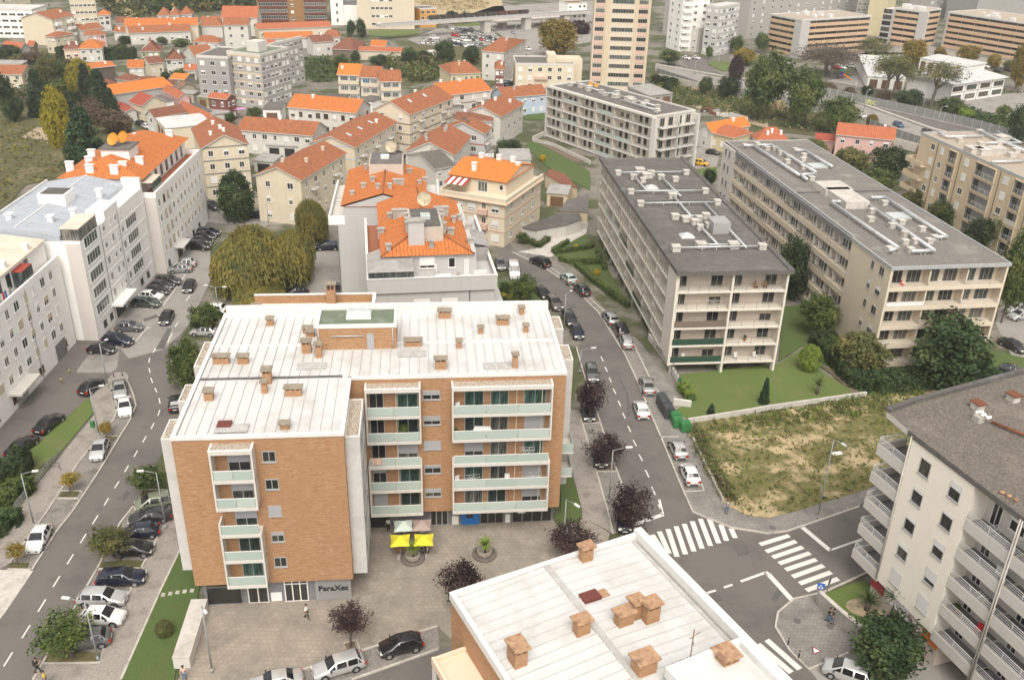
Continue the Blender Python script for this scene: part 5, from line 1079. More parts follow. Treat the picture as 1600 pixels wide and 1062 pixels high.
for px,r in(([QD(1130,440),QD(1593,640)],.3),([QD(700,455),QD(800,495),QD(1160,485)],.25),([QD(1170,560),QD(1550,555)],.22),([QD(1260,755),QD(1593,745)],.25),([QD(1310,440),QD(1560,555)],.2)):
 duct(G,[(lambda v:(v.x,v.y,16.5))(loc(G,p,16.4))for p in px],r)
for p,s in((QD(925,535),1.0),(QD(1145,575),1.2),(QD(1130,445),1.1),(QD(1510,640),1.2),(QD(1460,685),1.2),(QD(1365,505),2.4),(QD(1330,565),1)):v=loc(G,p,16.2);vent(G,v.x,v.y,s,.7)
for p in(QD(1070,625),QD(1170,640),QD(1300,630)):v=loc(G,p,16.6);vent(G,v.x,v.y,2.6,1.1,name='machine_housing')
# row houses and villas
rH=random.Random(21)
def gable_roof(b,W,D,He,rise,ridge,ov=.35,hip=0,th=.16):
 """roof slab with eaves; ridge 'd' runs into the depth, 'f' along the front"""
 if ridge=='d':
  X0,X1,Y0,Y1,m=-ov,W+ov,-ov,D+ov,W/2
  zo=He-rise*ov/(W/2);zr=He+rise
  a,c=(m,Y0+hip,zr),(m,Y1-hip,zr)
  for t in(th,0):
   up=t>0
   e=[(X0,Y0,zo+t),(X1,Y0,zo+t),(X1,Y1,zo+t),(X0,Y1,zo+t)];A_,C_=(a[0],a[1],a[2]+t),(c[0],c[1],c[2]+t)
   fs=[[e[3],e[0],A_,C_],[e[1],e[2],C_,A_]]
   if hip:fs+=[[e[0],e[1],A_],[e[2],e[3],C_]]
   for f in fs:b.poly(f if up else f[::-1],0 if up else 1)
  for p,q in(((X0,Y0,zo),a),(a,(X1,Y0,zo)),((X1,Y1,zo),c),(c,(X0,Y1,zo))):
   if not hip:b.poly([p,q,(q[0],q[1],q[2]+th),(p[0],p[1],p[2]+th)],1)
  for p,q in(((X1,Y0,zo),(X1,Y1,zo)),((X0,Y1,zo),(X0,Y0,zo)))+((((X0,Y0,zo),(X1,Y0,zo)),)if hip else()):b.poly([p,q,(q[0],q[1],q[2]+th),(p[0],p[1],p[2]+th)],1)
 else:
  i=len(b.v);gable_roof(b,D,W,He,rise,'d',ov,hip,th)
  # rotate the 'd' roof a quarter turn: (x, y) -> (W - y, x)
  for k in range(i,len(b.v)):x,y,z=b.v[k];b.v[k]=(W-y,x,z)
def house(label,p0,p1,p2,He,rise,wall,roof,ridge='f',fl=2,nf=3,nr=2,hip=0,ov=.35,chim=1,sh='shutter_white',group=None,cat='house',name='row_house',fm='frame_white',bands=None,balc=0,wr=True,chm='w_white',win=(1.0,1.25),sky=0):
 wall='w_offwhite' if wall=='w_white' else wall;o,az,W,D=frame3(p0,p1,p2,He)
 h=Bld(name,label,cat,o,az,W,D,He,group)
 b=MB();b.box(0,W,0,D,0,He)
 if not hip:
  if ridge=='d':b.poly([(0,0,He),(W,0,He),(W/2,0,He+rise)]);b.poly([(W,D,He),(0,D,He),(W/2,D,He+rise)])
  else:b.poly([(W,0,He),(W,D,He),(W,D/2,He+rise)]);b.poly([(0,D,He),(0,0,He),(0,D/2,He+rise)])
 b.mk('wall',wall,h)
 b=MB();gable_roof(b,W,D,He,rise,ridge,ov,hip);ro=b.mk('roof',[roof,'w_offwhite'],h)
 sth=He/fl
 def grid(face,n,L):
  for f in range(fl):
   for k in range(n):
    a=L*(k+.5)/n+rH.uniform(-.15,.15);z=sth*f+sth*.32;w,hh=win
    r=rH.random()
    h.win(face,a,z,w*rH.choice((.8,1,1,1.25)),min(hh,sth*.52),fm,'pane_dark',None if r<.45 else rH.choice((.35,.6,1)),sh,2)
 if nf:grid('f',nf,W)
 if nr:grid('r' if wr else 'l',nr,D)
 if bands:
  b=MB()
  for f in range(1,fl+(1 if bands[1]else 0)):
   z=sth*f-.12;b.box(-.04,W+.04,-.05,-.002,z,z+.22);b.box(W+.002,W+.05,-.05,D,z,z+.22)
  b.mk('string_course',bands[0],h)
 for k in range(balc):
  for f in range(1,fl):
   y=D*(k+.5)/balc;b=MB();b.box(W,W+.9,y-1.2,y+1.2,sth*f-.1,sth*f+.05);q=b.mk('balcony','w_offwhite',h);lrail(q,((W+.85,y-1.15,0),(W+.85,y+1.15,0)),sth*f,.85,'rail_dark')
 for k in range(chim):
  fx,fy=rH.uniform(.15,.85),rH.uniform(.15,.85)
  x,y=W*fx,D*fy;t=(1-abs(2*fx-1))if ridge=='d' else(1-abs(2*fy-1));z=He+rise*min(t,1 if not hip else .8)
  b=MB();b.box(x-.28,x+.28,y-.28,y+.28,z-.4,z+.75);b.box(x-.36,x+.36,y-.36,y+.36,z+.8,z+.9);b.mk('chimney',chm,h)
 for k in range(sky):
  fx=.68;y=D*(k+.8)/(sky+1);z=He+rise*(1-abs(2*fx-1));b=MB();s_=rise/(W/2)
  b.poly([(W*fx-.6,y-.5,z+.6*s_+.2),(W*fx+.6,y-.5,z-.6*s_+.2),(W*fx+.6,y+.5,z-.6*s_+.2),(W*fx-.6,y+.5,z+.6*s_+.2)]);b.mk('skylight','skylight_glass',ro)
 return h
house('cream gabled block with brown orange roof and grey window strips, beside the weeping willows',Q3(262,490),Q3(728,540),Q3(1190,262),9.2,2.0,'w_cream','tile_old','d',3,2,5,chim=3,balc=2,cat='apartment house',name='apartment_house',chm='w_beige')
house('cream gabled block with dark bands and little gable balconies, behind the white row',QF(1145,275),QF(1525,245),QF(1330,95),11.0,2.4,'w_cream','tile_old','d',4,3,3,bands=('panel_grey',1),chim=4,cat='apartment house',name='apartment_house')
house('long low house, yellow at one end and white at the other, weathered orange roof',Q1(80,815),Q1(850,875),8.5,5.6,2.2,'w_offwhite','tile_old','f',2,7,2,chim=3)
house('white house with ochre window panels and a green gable end under an orange roof',Q1(600,578),Q1(1300,640),9.5,6.6,2.4,'w_white','tile_orange','f',2,8,2,chim=1,fm='frame_brown')
for i,(a,b_,lab,rf)in enumerate(((Q1(1115,242),Q1(1335,250),'terraced house with the brightest orange roof, left of three joined houses with glazed verandas','tile_fresh'),(Q1(1350,268),Q1(1545,276),'terraced house with a bright blue glazed veranda, middle of three joined houses','tile_old'),(Q2(230,315),Q2(440,312),'terraced house at the right end of three joined houses, plain gable wall showing','tile_old'))):
 t=house(lab,a,b_,8.0,8.6,2.4,'w_offwhite',rf,'f',3,0,2 if i==2 else 0,chim=1,group='three joined houses with verandas')
 for f in range(3):
  z=.5+2.8*f
  for k in range(2):
   t.win('f',t.W*(.3+.42*k),z+.9,t.W*(.36,.3)[k],1.5,'frame_white','pane_blue' if(i,f,k)==(1,2,0)else 'pane_veranda',None,mull=4,off=.5,sill=False,name='veranda_window')
  bx=MB();bx.box(.05,t.W-.05,-.5,0,z-.2,z+.9);bx.mk('veranda_parapet','w_cream',t.root)
house('largest beige row block with wide gable and skylights in its roof, narrow street',Q2(150,605),Q2(530,657),Q2(832,466),10.0,2.6,'w_beige','tile_old','d',4,2,5,bands=('w_brown',0),balc=2,chim=1,sky=2,cat='apartment house',name='apartment_house')
house('cream row block with roof patched bright orange and brown, farther up the narrow street',Q2(680,388),Q2(893,462),Q2(1116,322),10.0,2.2,'w_offwhite','tile_orange','d',4,1,4,bands=('w_brown',0),balc=2,chim=2,cat='apartment house',name='apartment_house')
house('yellow corner building with green shutters and an orange shop awning at the street bend',Q2(960,238),Q2(1268,226),Q2(1425,132),9.2,2.2,'w_yellow','tile_old','f',3,5,6,hip=2.5,chim=3,sh='bin_green',chm='w_beige',cat='corner building',name='corner_house')
house('dark red brick house beside the yellow corner building',Q9(1022,722),Q9(1110,724),Q9(1205,655),7.4,1.8,'w_brick','tile_old','f',3,2,4,hip=1.5,chim=1)
house('tall cream house with old orange roof, uphill from the dark red brick house',Q9(885,532),Q9(1110,548),Q9(1305,416),9.4,2.5,'w_offwhite','tile_old','f',3,2,6,hip=2.5,chim=3,chm='w_offwhite')
house('cream gabled house with loggia corner, uppermost of the houses right of the narrow street',Q4(700,108),Q4(1075,150),Q4(1265,12),7.6,2.0,'w_offwhite','tile_old','d',3,2,4,chim=3,sh='shutter_beige')
house('low brown roofed extension tucked between the cream gabled house and the red trimmed house',Q4(610,180),Q4(985,195),6,6.6,1.2,'w_offwhite','tile_brown','f',2,0,0,chim=1)
house('grey house trimmed in red with red balconies and washing, under a weathered orange gable',Q4(470,290),Q4(905,327),Q4(1055,270),7.9,2.2,'w_lightgrey','tile_old','d',3,2,3,chim=3,bands=('red_paint',0),balc=2,chm='w_brown')
house('white gabled house with four stubby chimneys on its roof, nearest on the narrow street',Q4(98,512),Q4(590,547),Q4(802,357),7.8,2.4,'w_white','tile_old','d',3,1,4,chim=4,chm='w_grey')
house('small house with a dark grey tiled roof squeezed beside the grey terraced block',Q4(90,540),Q4(400,690),Q4(485,602),7.0,1.8,'w_offwhite','tile_dark','d',3,0,2,chim=2,chm='w_pinkbeige')
house('row block with bright orange roof panel between brown ones, behind the cream gabled block',Q3(822,157),Q3(1285,202),Q2(385,737),8.3,1.9,'w_cream','tile_old','d',3,0,6,bands=('w_blue',1),balc=3,chim=1,sky=3,cat='apartment house',name='apartment_house')
house('low row with pale blue walls and orange roof, left of the balcony slab block',Q9(1110,1012),Q9(1550,976),7.5,5.6,2.0,'w_blue','tile_old','f',2,5,0,chim=1,chm='w_lightgrey')
# left cluster
house('dark brown rendered house with a white parapet and small orange roof, beside the dark conifers',Q5(85,312),Q5(326,287),8,5.5,.8,'w_darkbrown','tile_orange','f',2,0,0,chim=1)
house('white house with two tone orange roof, right of the dark brown house',Q5(470,293),Q5(620,293),Q5(727,278),4.8,1.8,'w_white','tile_orange','f',2,2,2,chim=1)
house('little cream cottage with brown roof below the old green villa',Q5(690,262),Q5(826,248),7,4.4,1.5,'w_cream','tile_brown','f',1,2,1,chim=0)
house('old green villa with a pyramid roof of brown tiles',Q5(596,133),Q5(790,131),9,5.6,2.8,'w_olive','tile_brown','f',2,3,0,hip=4.2,chim=0)
house('rambling white villa with many brown roof slopes and a dormer',Q5(857,212),Q5(1032,212),Q5(1175,190),5.4,3.2,'w_offwhite','tile_brown','d',2,3,2,hip=3,chim=1)
house('brown roofed rear wing of the rambling villa with an orange dormer',Q5(1035,140),Q5(1170,195),Q5(1290,150),4.8,2.8,'w_offwhite','tile_old','d',2,1,2,chim=0)
house('long low workshop under one sheet of bright orange tiles',Q5(292,587),Q5(918,492),10,4.6,1.7,'w_lightgrey','tile_fresh','f',1,0,0,chim=0,cat='workshop',name='workshop',sky=0)
house('cream bungalow with a red roof and white gable, beside the red paved alley',Q5(482,657),Q5(610,697),Q5(860,657),4.4,2.0,'w_cream','tile_red','f',1,2,3,chim=0)
house('tiny garage with a red roof at the head of the red paved alley',Q5(335,690),Q5(450,760),Q5(535,740),2.8,.6,'w_offwhite','tile_red','f',1,0,0,chim=0,cat='garage',name='garage')
house('pink walled cottage with a steep coral roof strip',Q5(830,534),Q5(996,618),Q5(1082,598),4.4,1.3,'w_pink','tile_coral','f',1,1,1,chim=0)
house('brown roofed shed house behind the white flat roofed hall',Q5(655,790),Q5(742,818),Q5(1035,758),5.2,1.5,'w_offwhite','tile_brown','d',2,1,0,chim=0)
house('house with a broad clean coral orange roof, right of the white flat roofed hall',Q5(990,712),Q5(1290,852),Q5(1372,832),5.0,1.4,'w_offwhite','tile_coral','f',1,2,1,chim=0)
house('dark red house with a red tiled top and a blue water tank',Q5(1300,612),Q5(1480,632),Q5(1593,603),6.2,.9,'w_brick','tile_coral','f',2,2,2,chim=1,chm='w_blue')
house('grey rendered house with a low orange roof, against the grey apartment slab',Q5(905,420),Q5(1050,428),Q5(1170,385),5.4,1.0,'w_grey','tile_fresh','f',2,0,0,chim=0)
house('small brown roofed cottage behind the orange workshop roof, left one',Q5(345,420),Q5(470,440),Q5(560,400),3.6,1.3,'w_offwhite','tile_brown','f',1,1,0,hip=2,chim=0)
house('low cream cottage with mossy roof at the edge of the conifers',Q5(150,480),Q5(300,490),Q5(390,470),3.6,1.3,'w_cream','tile_brown','f',1,1,0,hip=2,chim=0)
house('brown roofed cottage directly behind the right half of the orange workshop',Q5(600,450),Q5(740,452),Q5(810,430),3.6,1.2,'w_offwhite','tile_brown','f',1,1,0,chim=0)
house('mossy roofed cottage at the right end of the orange workshop',Q5(860,470),Q5(940,500),Q5(1022,490),4.0,1.2,'w_grey','tile_brown','f',1,0,0,chim=0)
# top left
house('cream cottage with an orange brown roof among the trees at the left edge',(-14,116),Q6(222,772),Q6(350,705),5.0,1.7,'w_cream','tile_old','f',2,3,2,chim=0)
house('low shed with a bright coral roof below the white modern block',Q6(30,482),Q6(215,502),Q6(340,490),3.6,1.5,'w_grey','tile_coral','f',1,0,0,chim=0)
house('small brick shed with coral lean-to beside the yellow house',Q6(290,468),Q6(345,472),Q6(432,466),3.6,1.3,'w_brown','tile_coral','f',1,0,0,chim=0)
house('yellow house with red brown roof below the blank cream gable',Q6(470,377),Q6(570,388),Q6(712,350),6.0,1.2,'w_cream','tile_old','f',2,2,3,hip=1.5,chim=0)
house('white bungalow with a wide hipped orange roof above the hedge',Q6(820,507),Q6(1052,502),Q6(1188,441),4.8,2.0,'w_white','tile_orange','f',2,3,2,hip=3.5,chim=0)
house('brown roofed bungalow with peach walls, joined to the white bungalow',Q6(660,512),Q6(822,508),9,4.0,2.0,'w_peach','tile_brown','f',1,2,0,hip=3,chim=2)
house('pale pink house with low brown roof behind the white bungalow',Q6(865,362),Q6(1092,357),Q6(1200,345),4.8,1.3,'w_pink','tile_old','f',2,3,0,hip=2,chim=0)
house('white house with orange roof and two white chimneys below the beige apartment tower',Q6(845,318),Q6(1066,292),8,4.0,1.6,'w_white','tile_old','f',1,3,0,chim=2)
house('small villa with an orange pyramid roof and dark framed windows beside the uphill road',Q6(1015,157),Q6(1135,155),7,6.4,1.8,'w_white','tile_orange','f',3,2,0,hip=2.8,chim=0,fm='frame_dark')
house('front row of low joined houses with a white end gable and orange brown roofs',Q7(20,345),Q7(645,322),8,4.4,2.0,'w_white','tile_old','f',1,8,1,chim=3)
house('back row of joined houses under a long orange roof',Q7(-30,272),Q7(722,262),9,6.0,2.2,'w_beige','tile_orange','f',2,0,1,chim=2)
house('house with hipped brown roof and dark dormer between the rows',Q7(760,270),Q7(975,268),9,4.6,2.6,'w_offwhite','tile_old','f',1,0,0,hip=2.5,chim=0)
for i,(x0,x1,lab)in enumerate(((305,425,'grey house with a pyramid roof, left one of the three joined at the wood edge'),(430,532,'grey house with a pyramid roof, middle one of the three joined at the wood edge'),(538,660,'white house with taller pyramid roof, right of the three joined at the wood edge'))):
 house(lab,Q7(x0,157-8*(i==2)),Q7(x1,157-8*(i==2)),8,6.0,2.8,'w_lightgrey','tile_old','f',2,3,0,hip=2.8,chim=0,group='three joined pyramid roofed houses')
house('long white hall with an orange roof and ribbon windows beside the brown apartment block',Q7(972,180),Q7(1335,184),12,7.5,3.6,'w_white','tile_coral','f',2,0,0,chim=0,cat='hall',name='hall')
house('white villa with blank white walls and an orange brown roof',Q7(990,262),Q7(1240,262),12,8.2,1.9,'w_white','tile_old','f',3,2,0,chim=0)
house('white house with hipped orange roof and an orange awning behind the grey apartment slab',Q7(675,432),Q7(940,440),Q7(1060,420),5.0,1.8,'w_white','tile_old','f',2,4,0,hip=3,chim=0)
house('long low school wing under a salmon pink roof in front of the brown apartment block',Q8(20,305),Q8(780,278),9,4.0,1.6,'w_beige','tile_coral','f',1,9,0,chim=0,cat='school wing',name='school_wing')
house('low house with orange brown roof behind the grey apartment slab',Q8(100,402),Q8(590,388),8,4.0,1.6,'w_offwhite','tile_orange','f',1,0,0,chim=0)
house('white villa with two small orange gables beside the two round trees',Q8(715,385),Q8(868,385),Q8(950,350),6.0,1.9,'w_white','tile_old','f',2,2,3,hip=1.5,chim=0)
house('house with a broad rusty brown hipped roof behind the trees',Q8(790,510),Q8(1010,520),Q8(1210,450),4.2,2.8,'w_brown','tile_brown','f',1,0,0,hip=3,chim=0)
house('long shed with a salmon roof in the trees',Q8(1040,522),Q8(1500,540),6,3.4,.9,'w_beige','tile_coral','f',1,0,0,chim=0,cat='shed',name='shed')
house('grey blue house with fresh orange roof near the weedy slope',Q8(1190,470),Q8(1340,480),Q8(1480,470),4.0,1.6,'w_blue','tile_orange','f',1,0,2,chim=0)
for p,q,D_,he,rs,wl,rf,lab in((Q8(590,440),Q8(800,428),8,5,1.8,'w_offwhite','tile_brown','brown roofed house behind the far end of the grey slab'),(Q6(1195,240),Q6(1330,245),7,4,2,'w_grey','tile_brown','dark brown roofed house at the left end of the row houses'),(Q6(1335,250),Q6(1430,250),7,4.5,1.8,'w_white','tile_orange','little orange roofed house between the brown roofed one and the row'),(Q8(60,475),Q8(170,478),6,4,1.6,'w_white','tile_coral','small coral roofed house behind the green roofed slab'),
 (Q6(1180,330),Q6(1330,335),7,3.6,1.6,'w_offwhite','tile_old','low old house below the left end of the row houses'),(Q5(1050,330),Q5(1165,330),6,3,1.2,'w_offwhite','tile_coral','low coral roofed annex beside the streaked grey slab'),(Q5(880,500),Q5(985,520),6,3.4,1.2,'w_cream','tile_old','cream cottage behind the pink walled cottage'),(Q7(760,225),Q7(960,225),7,4.2,1.6,'w_white','tile_old','low house under the wood edge, right of the joined pyramids')):
 house(lab,p,q,D_,he,rs,wl,rf,'f',1,2,1,chim=1)
# right
house('white house with a bright orange roof and white verge beside the white finned slab block',QE(215,405),QE(345,442),QE(470,300),4.6,1.8,'w_white','tile_fresh','d',2,1,0,chim=1)
house('yellow house with a coral hipped roof beside the small parking yard',QE(345,448),QE(570,500),QE(755,445),4.2,1.7,'w_yellow','tile_coral','f',1,3,2,hip=1.6,chim=0)
house('house with a broad coral hipped roof and white chimney behind the beige slab block',QE(820,512),QE(1140,512),QE(1400,470),3.8,2.4,'w_offwhite','tile_coral','f',1,0,0,hip=3.2,chim=3)
house('pink two storey house with a bright coral roof beside the highway barrier',T4(425,825),T4(772,860),8,6.0,2.0,'w_pink','tile_coral','f',2,4,0,chim=1)
house('long red sheet roofed shed between the pink house and the coral hipped roof',T4(300,860),T4(405,868),6,3.2,1.0,'w_pink','tile_red','f',1,0,0,chim=0,cat='shed',name='shed')
# sheds, garages and lean-tos
def shed(label,p0,p1,p2,H,wall,roof,slope=.4,name='shed',cat='shed',open_=False):
 o,az,W,D=frame3(p0,p1,p2,H);s=Bld(name,label,cat,o,az,W,D,H)
 box('wall',0,W,0,D,0,H-.1,wall,s);b=MB();b.poly([(-.2,-.2,H-.08),(W+.2,-.2,H-.08),(W+.2,D+.2,H+slope),(-.2,D+.2,H+slope)]);b.poly([(-.2,-.2,H-.08),(-.2,D+.2,H+slope),(-.2,D+.2,H-.1),(-.2,-.2,H-.2)]);b.poly([(-.2,-.2,H-.2),(W+.2,-.2,H-.2),(W+.2,-.2,H-.08),(-.2,-.2,H-.08)]);b.poly([(W+.2,-.2,H-.2),(W+.2,D+.2,H-.1),(W+.2,D+.2,H+slope),(W+.2,-.2,H-.08)]);b.mk('roof',roof,s)
 b=MB();n=max(1,int(W/3.2))
 for k in range(n):b.box(W*(k+.18)/n,W*(k+.82)/n,-.05,-.002,.1,H*.75)
 b.mk('door','frame_brown' if not open_ else 'trim_black',s);return s  # open bays: black wall panels put the inner shade into the colour
def polyshed(label,px,H,wall,roof,name='garage_row',cat='garages',z1=None):
 ps=[at(p,H)for p in px];c=ps[0].copy();c.z=0;r=empty(name,c,0,label,cat);q=[(p.x-c.x,p.y-c.y)for p in ps]
 MB().prism(q,0,H-.12).mk('wall',wall,r);m=(sum(x for x,y in q)/len(q),sum(y for x,y in q)/len(q));MB().prism([(m[0]+(x-m[0])*1.04,m[1]+(y-m[1])*1.04)for x,y in q],H-.11,H,bottom=True).mk('roof',roof,r)
polyshed('long black sheet roofed garage row beside the concrete ramp',[T7(65,332),T7(155,352),T7(330,320),T7(425,285),T7(410,252),T7(285,252)],2.6,'w_offwhite','roof_felt_dark')
polyshed('grey ribbed shed roofs above the black garage row',[T7(295,238),T7(465,238),T7(468,130),T7(335,172)],2.8,'w_tan','roof_felt')
polyshed('maroon sheet roofed shed beside the cream banded block',[T7(205,10),T7(300,62),T7(400,92),T7(330,10),T7(240,-22)],2.9,'w_tan','tile_brown')
shed('old garages with grey sheet roofs and brown doors behind the cream banded block',T7(215,120),T7(340,130),T7(440,95),3.0,'w_tan','roof_sheet',.4,'garage_row','garages')
shed('grey corrugated workshop beside the lawn with the round yellow bush',Q4(1080,590),Q4(1390,590),Q4(1515,660),3.2,'w_lightgrey','roof_sheet',1.0,'workshop','workshop')
shed('flat grey canopy of the low white terrace houses, with open bays',Q1(370,970),Q1(690,985),4,2.8,'w_offwhite','roof_sheet',.5,open_=True)
shed('grey sheet roofed yard shed with open bays, left of the cream gabled block',Q3(240,330),Q3(440,350),Q3(560,300),2.8,'w_offwhite','roof_sheet',.4,open_=True)
shed('white flat shed with dark roof beside the grey apartment slab',Q1(335,598),Q1(515,600),8,4.2,'w_white','roof_felt',.1)
shed('white hall with a clean white flat roof and cream walls',Q5(757,822),Q5(862,930),Q5(1265,825),5.6,'w_cream','metal_white',.1,'hall','hall')
shed('corrugated grey shed roofs in the yard near the dark red house',Q5(1240,720),Q5(1330,790),Q5(1450,720),3.0,'w_offwhite','roof_sheet',.3)
shed('black sheet roofed lean-to beside the corrugated sheds',Q5(1095,680),Q5(1250,770),Q5(1330,760),3.0,'w_grey','roof_felt_dark',.2)
shed('grey yard roofs in front of the grey rendered house',Q5(985,560),Q5(1140,575),Q5(1230,560),3.0,'w_pinkbeige','roof_sheet',.3)
shed('pale green shed with a grey sheet roof',Q5(1180,600),Q5(1290,615),Q5(1340,590),3.2,'w_olive','roof_sheet',.3)
shed('grey flat annex roof left of the pink walled cottage',Q5(720,600),Q5(850,655),Q5(930,640),3.6,'w_white','roof_felt',.1)
shed('grey roofed outbuilding beyond the cottage at the left edge',(-20,101),Q6(200,675),6,4.6,'w_grey','roof_sheet',.4)
shed('small white yard house with grey flat roof below the three joined houses',Q2(0,500),Q2(140,520),Q2(260,480),3.6,'w_white','roof_felt',.1)
shed('low dark flat roof of the courtyard behind the green gabled house',Q1(960,500),Q1(1180,505),8,3.0,'w_white','roof_felt_dark',.1)
shed('wide grey warehouse roof between the balcony slab block and the waste land',QA(100,990),QA(340,965),QA(480,1050),3.5,'w_concrete','roof_sheet',.8,'warehouse','warehouse')
# big far blocks
def block(label,p0,p1,p2,H,wall,roof,fl,nf,nr,cat='apartment block',name='apartment_block',z0=.6,win=(1.3,1.2),pane='pane_dark',shp=.5,par=.4,ladd=None,face2='r',base=False):
 o,az,W,D=frame3(p0,p1,p2,0 if base else H);k=Bld(name,label,cat,o,az,W,D,H)
 box('wall',0,W,0,D,0,H-.3,wall,k);flat_roof(k,H,roof,'w_offwhite',par)
 st_=(H-z0-.3)/fl
 for face,n,L in(('f',nf,W),(face2,nr,D)):
  for f in range(fl):
   for j in range(n):
    r=rH.random();k.win(face,L*(j+.5)/n,z0+st_*f+st_*.25,min(win[0],L/n*.8),min(win[1],st_*.55),'frame_white',pane,None if r>shp else rH.choice((.4,1,1)),'shutter_white',2)
 return k
def bands(k,face,s0,s1,zs,h,m,pan='pane_dark',prot=.12):
 """ribbon windows between coloured parapet bands"""
 for z in zs:
  b=MB()
  if face=='f':b.box(s0,s1,-prot,0,z,z+h)
  elif face=='r':b.box(k.W,k.W+prot,s0,s1,z,z+h)
  b.mk('facade_band',m,k)
k=block('grey concrete slab with ochre bands and a pale green roof, front of the stepped pair',Q7(1020,542),Q7(1370,577),Q8(345,502),15.2,'w_grey','green_roof',6,4,7,shp=.6)
bands(k,'f',0,k.W,[2.2+2.45*i for i in range(6)],.5,'w_tan',prot=.04)
b=MB();b.box(k.W*.35,k.W*.7,k.D*.3,k.D*.6,15.2,18.0);b.mk('roof_house','w_offwhite',k)
L0=k
k=block('grey concrete apartment slab with an orange roof, rear part of the stepped pair',Q8(350,562),Q8(365,566),Q8(800,422),14.4,'w_grey','tile_orange',6,0,9,shp=.6)
k.root.rotation_euler.z=L0.root.rotation_euler.z;k.root.location=L0.root.matrix_basis@V3((0.0,L0.D+.05,0))
k2=block('grey concrete slab with streaked side wall and few windows, left part of the stepped group',Q7(706,587),Q7(1032,602),16,14.2,'w_concrete','roof_felt',5,3,0,shp=.6)
# beige tower
tb0,tb1=at((921,143),0),at((1003,146),0)
taz=math.degrees(math.atan2(tb1.y-tb0.y,tb1.x-tb0.x))
Tw=Bld('tower_block','tall beige tower block with salmon spandrels, cut by the top of the picture','tower block',(tb0.x,tb0.y),taz,(tb1-tb0).length,19,48)
W=Tw.W;box('wall',0,W,0,19,0,48,'w_beige',Tw);flat_roof(Tw,48.3,'roof_felt')
for s0,s1 in((W*.22,W*.3),(W*.76,W*.80)):box('rib',s0,s1,-.5,-.0,0,48,'w_tan',Tw)
boxes('stair_shaft',((W-.02,W+.6,-.3,3.5,0,48.2),(W,W+.8,8,11,0,48)),'w_tan',Tw)
for i in range(17):
 z=1.2+2.8*i
 for s,w,m in((W*.11,W*.17,4),(W*.53,W*.40,8),(W*.9,W*.17,4)):
  Tw.win('f',s,z+.9,w,1.25,'frame_grey','pane_veranda' if(i+int(s))%3==0 else 'pane_dark',None,mull=m,off=.02,sill=False)
 boxes('spandrel',((W*.02,W*.2,-.14,0,z-.3,z+.85),(W*.82,W*.99,-.14,0,z-.3,z+.85)),'w_rose',Tw)
 for s in(5,13,16.5):Tw.win('r',s,z+.8,1.6,1.3,'frame_grey','pane_dark',.4 if i%3 else None,'shutter_beige',off=.0)
 if i:b=MB();b.box(W+.0,W+1.2,11.4,15.5,z-.2,z+.9);b.mk('balcony','w_rose',Tw)
# cream flat roofed block left of the tower
k=block('cream flat roofed block with stepped roof terraces, left of the beige tower',T3(22,395),T3(385,400),14,8.6,'w_cream','roof_felt',3,6,2,win=(1.3,1.3),shp=.4)
b=MB();b.prism([(k.W*.55,3),(k.W*.7,3),(k.W*.7,10),(k.W*.55,10)],8.6,11.2);b.box(k.W*.7,k.W+3,4,12,0,9.6);b.mk('stair_house','w_cream',k)
for z in(1.2,4.0):b=MB();b.box(k.W*.33,k.W*.55,-.9,0,z,z+.95);b.mk('balcony','w_rose',k)
# orange banded offices
def office(label,p0,p1,p2,H,fl,f_ok=True):
 o,az,W,D=frame3(p0,p1,p2,H);k=Bld('office_building',label,'office building',o,az,W,D,H)
 box('wall',0,W,0,D,0,H-.3,'w_lightgrey',k);flat_roof(k,H,'gravel_beige','w_offwhite',.3)
 st_=(H-1.2)/fl
 for i in range(fl):
  z=.8+st_*i
  for face,L,a0 in(('f',W,1.0),('r',D,1.6)):
   b=MB()
   if face=='f':b.box(a0,L-.6,-.25,0,z,z+st_*.55)
   else:b.box(W,W+.25,a0,L-.4,z,z+st_*.55)
   b.mk('facade_band','w_orange',k)
   n=max(1,int(L/6))
   for j in range(n):k.win(face,a0+(L-a0-.6)*(j+.5)/n,z+st_*.55,(L-a0-.6)/n-.15,st_*.42,'frame_dark','pane_dark',None,mull=5,sill=False,off=.0)
 for j in range(7):v=(W*rH.uniform(.15,.85),D*rH.uniform(.1,.6));b=MB();s_=rH.uniform(.6,1.6);b.box(v[0]-s_,v[0]+s_,v[1]-s_*.8,v[1]+s_*.8,H,H+s_*1.1);b.mk('roof_plant','white_paint',k)
 return k
k=office('orange banded office block with a grey corner shaft, left of the three',QB(155,150),QB(490,212),QB(1090,150),14.6,6)
b=MB();b.box(k.W-3.5,k.W+.35,-.35,4.2,0,14.0);b.mk('corner_shaft','w_lightgrey',k)
k=office('orange banded office block with a glazed stair side, middle of the three',QC(245,88),QC(525,122),QC(765,98),15.5,6)
b=MB();b.box(k.W-.4,k.W+3.4,-.4,.1,0,15.6);b.box(k.W+.3,k.W+3.2,.1,1.5,0,15.6);b.mk('corner_shaft','w_lightgrey',k);b=MB();b.box(-4.5,-.2,.1,8,0,15.0);b.mk('stair_block','w_offwhite',k)
for i in range(6):b=MB();b.box(-4.3,-.4,-.05,.1,1+2.45*i,2.7+2.45*i);b.mk('window_band','pane_dark',k)
office('longest orange banded office block, at the right edge',QC(808,128),(1640,42),24,15.0,6)
k=block('tall yellow gabled tower standing behind the middle office block',(1349,55),(1377,58),14,26,'w_yellow','roof_felt',7,0,0,base=True)
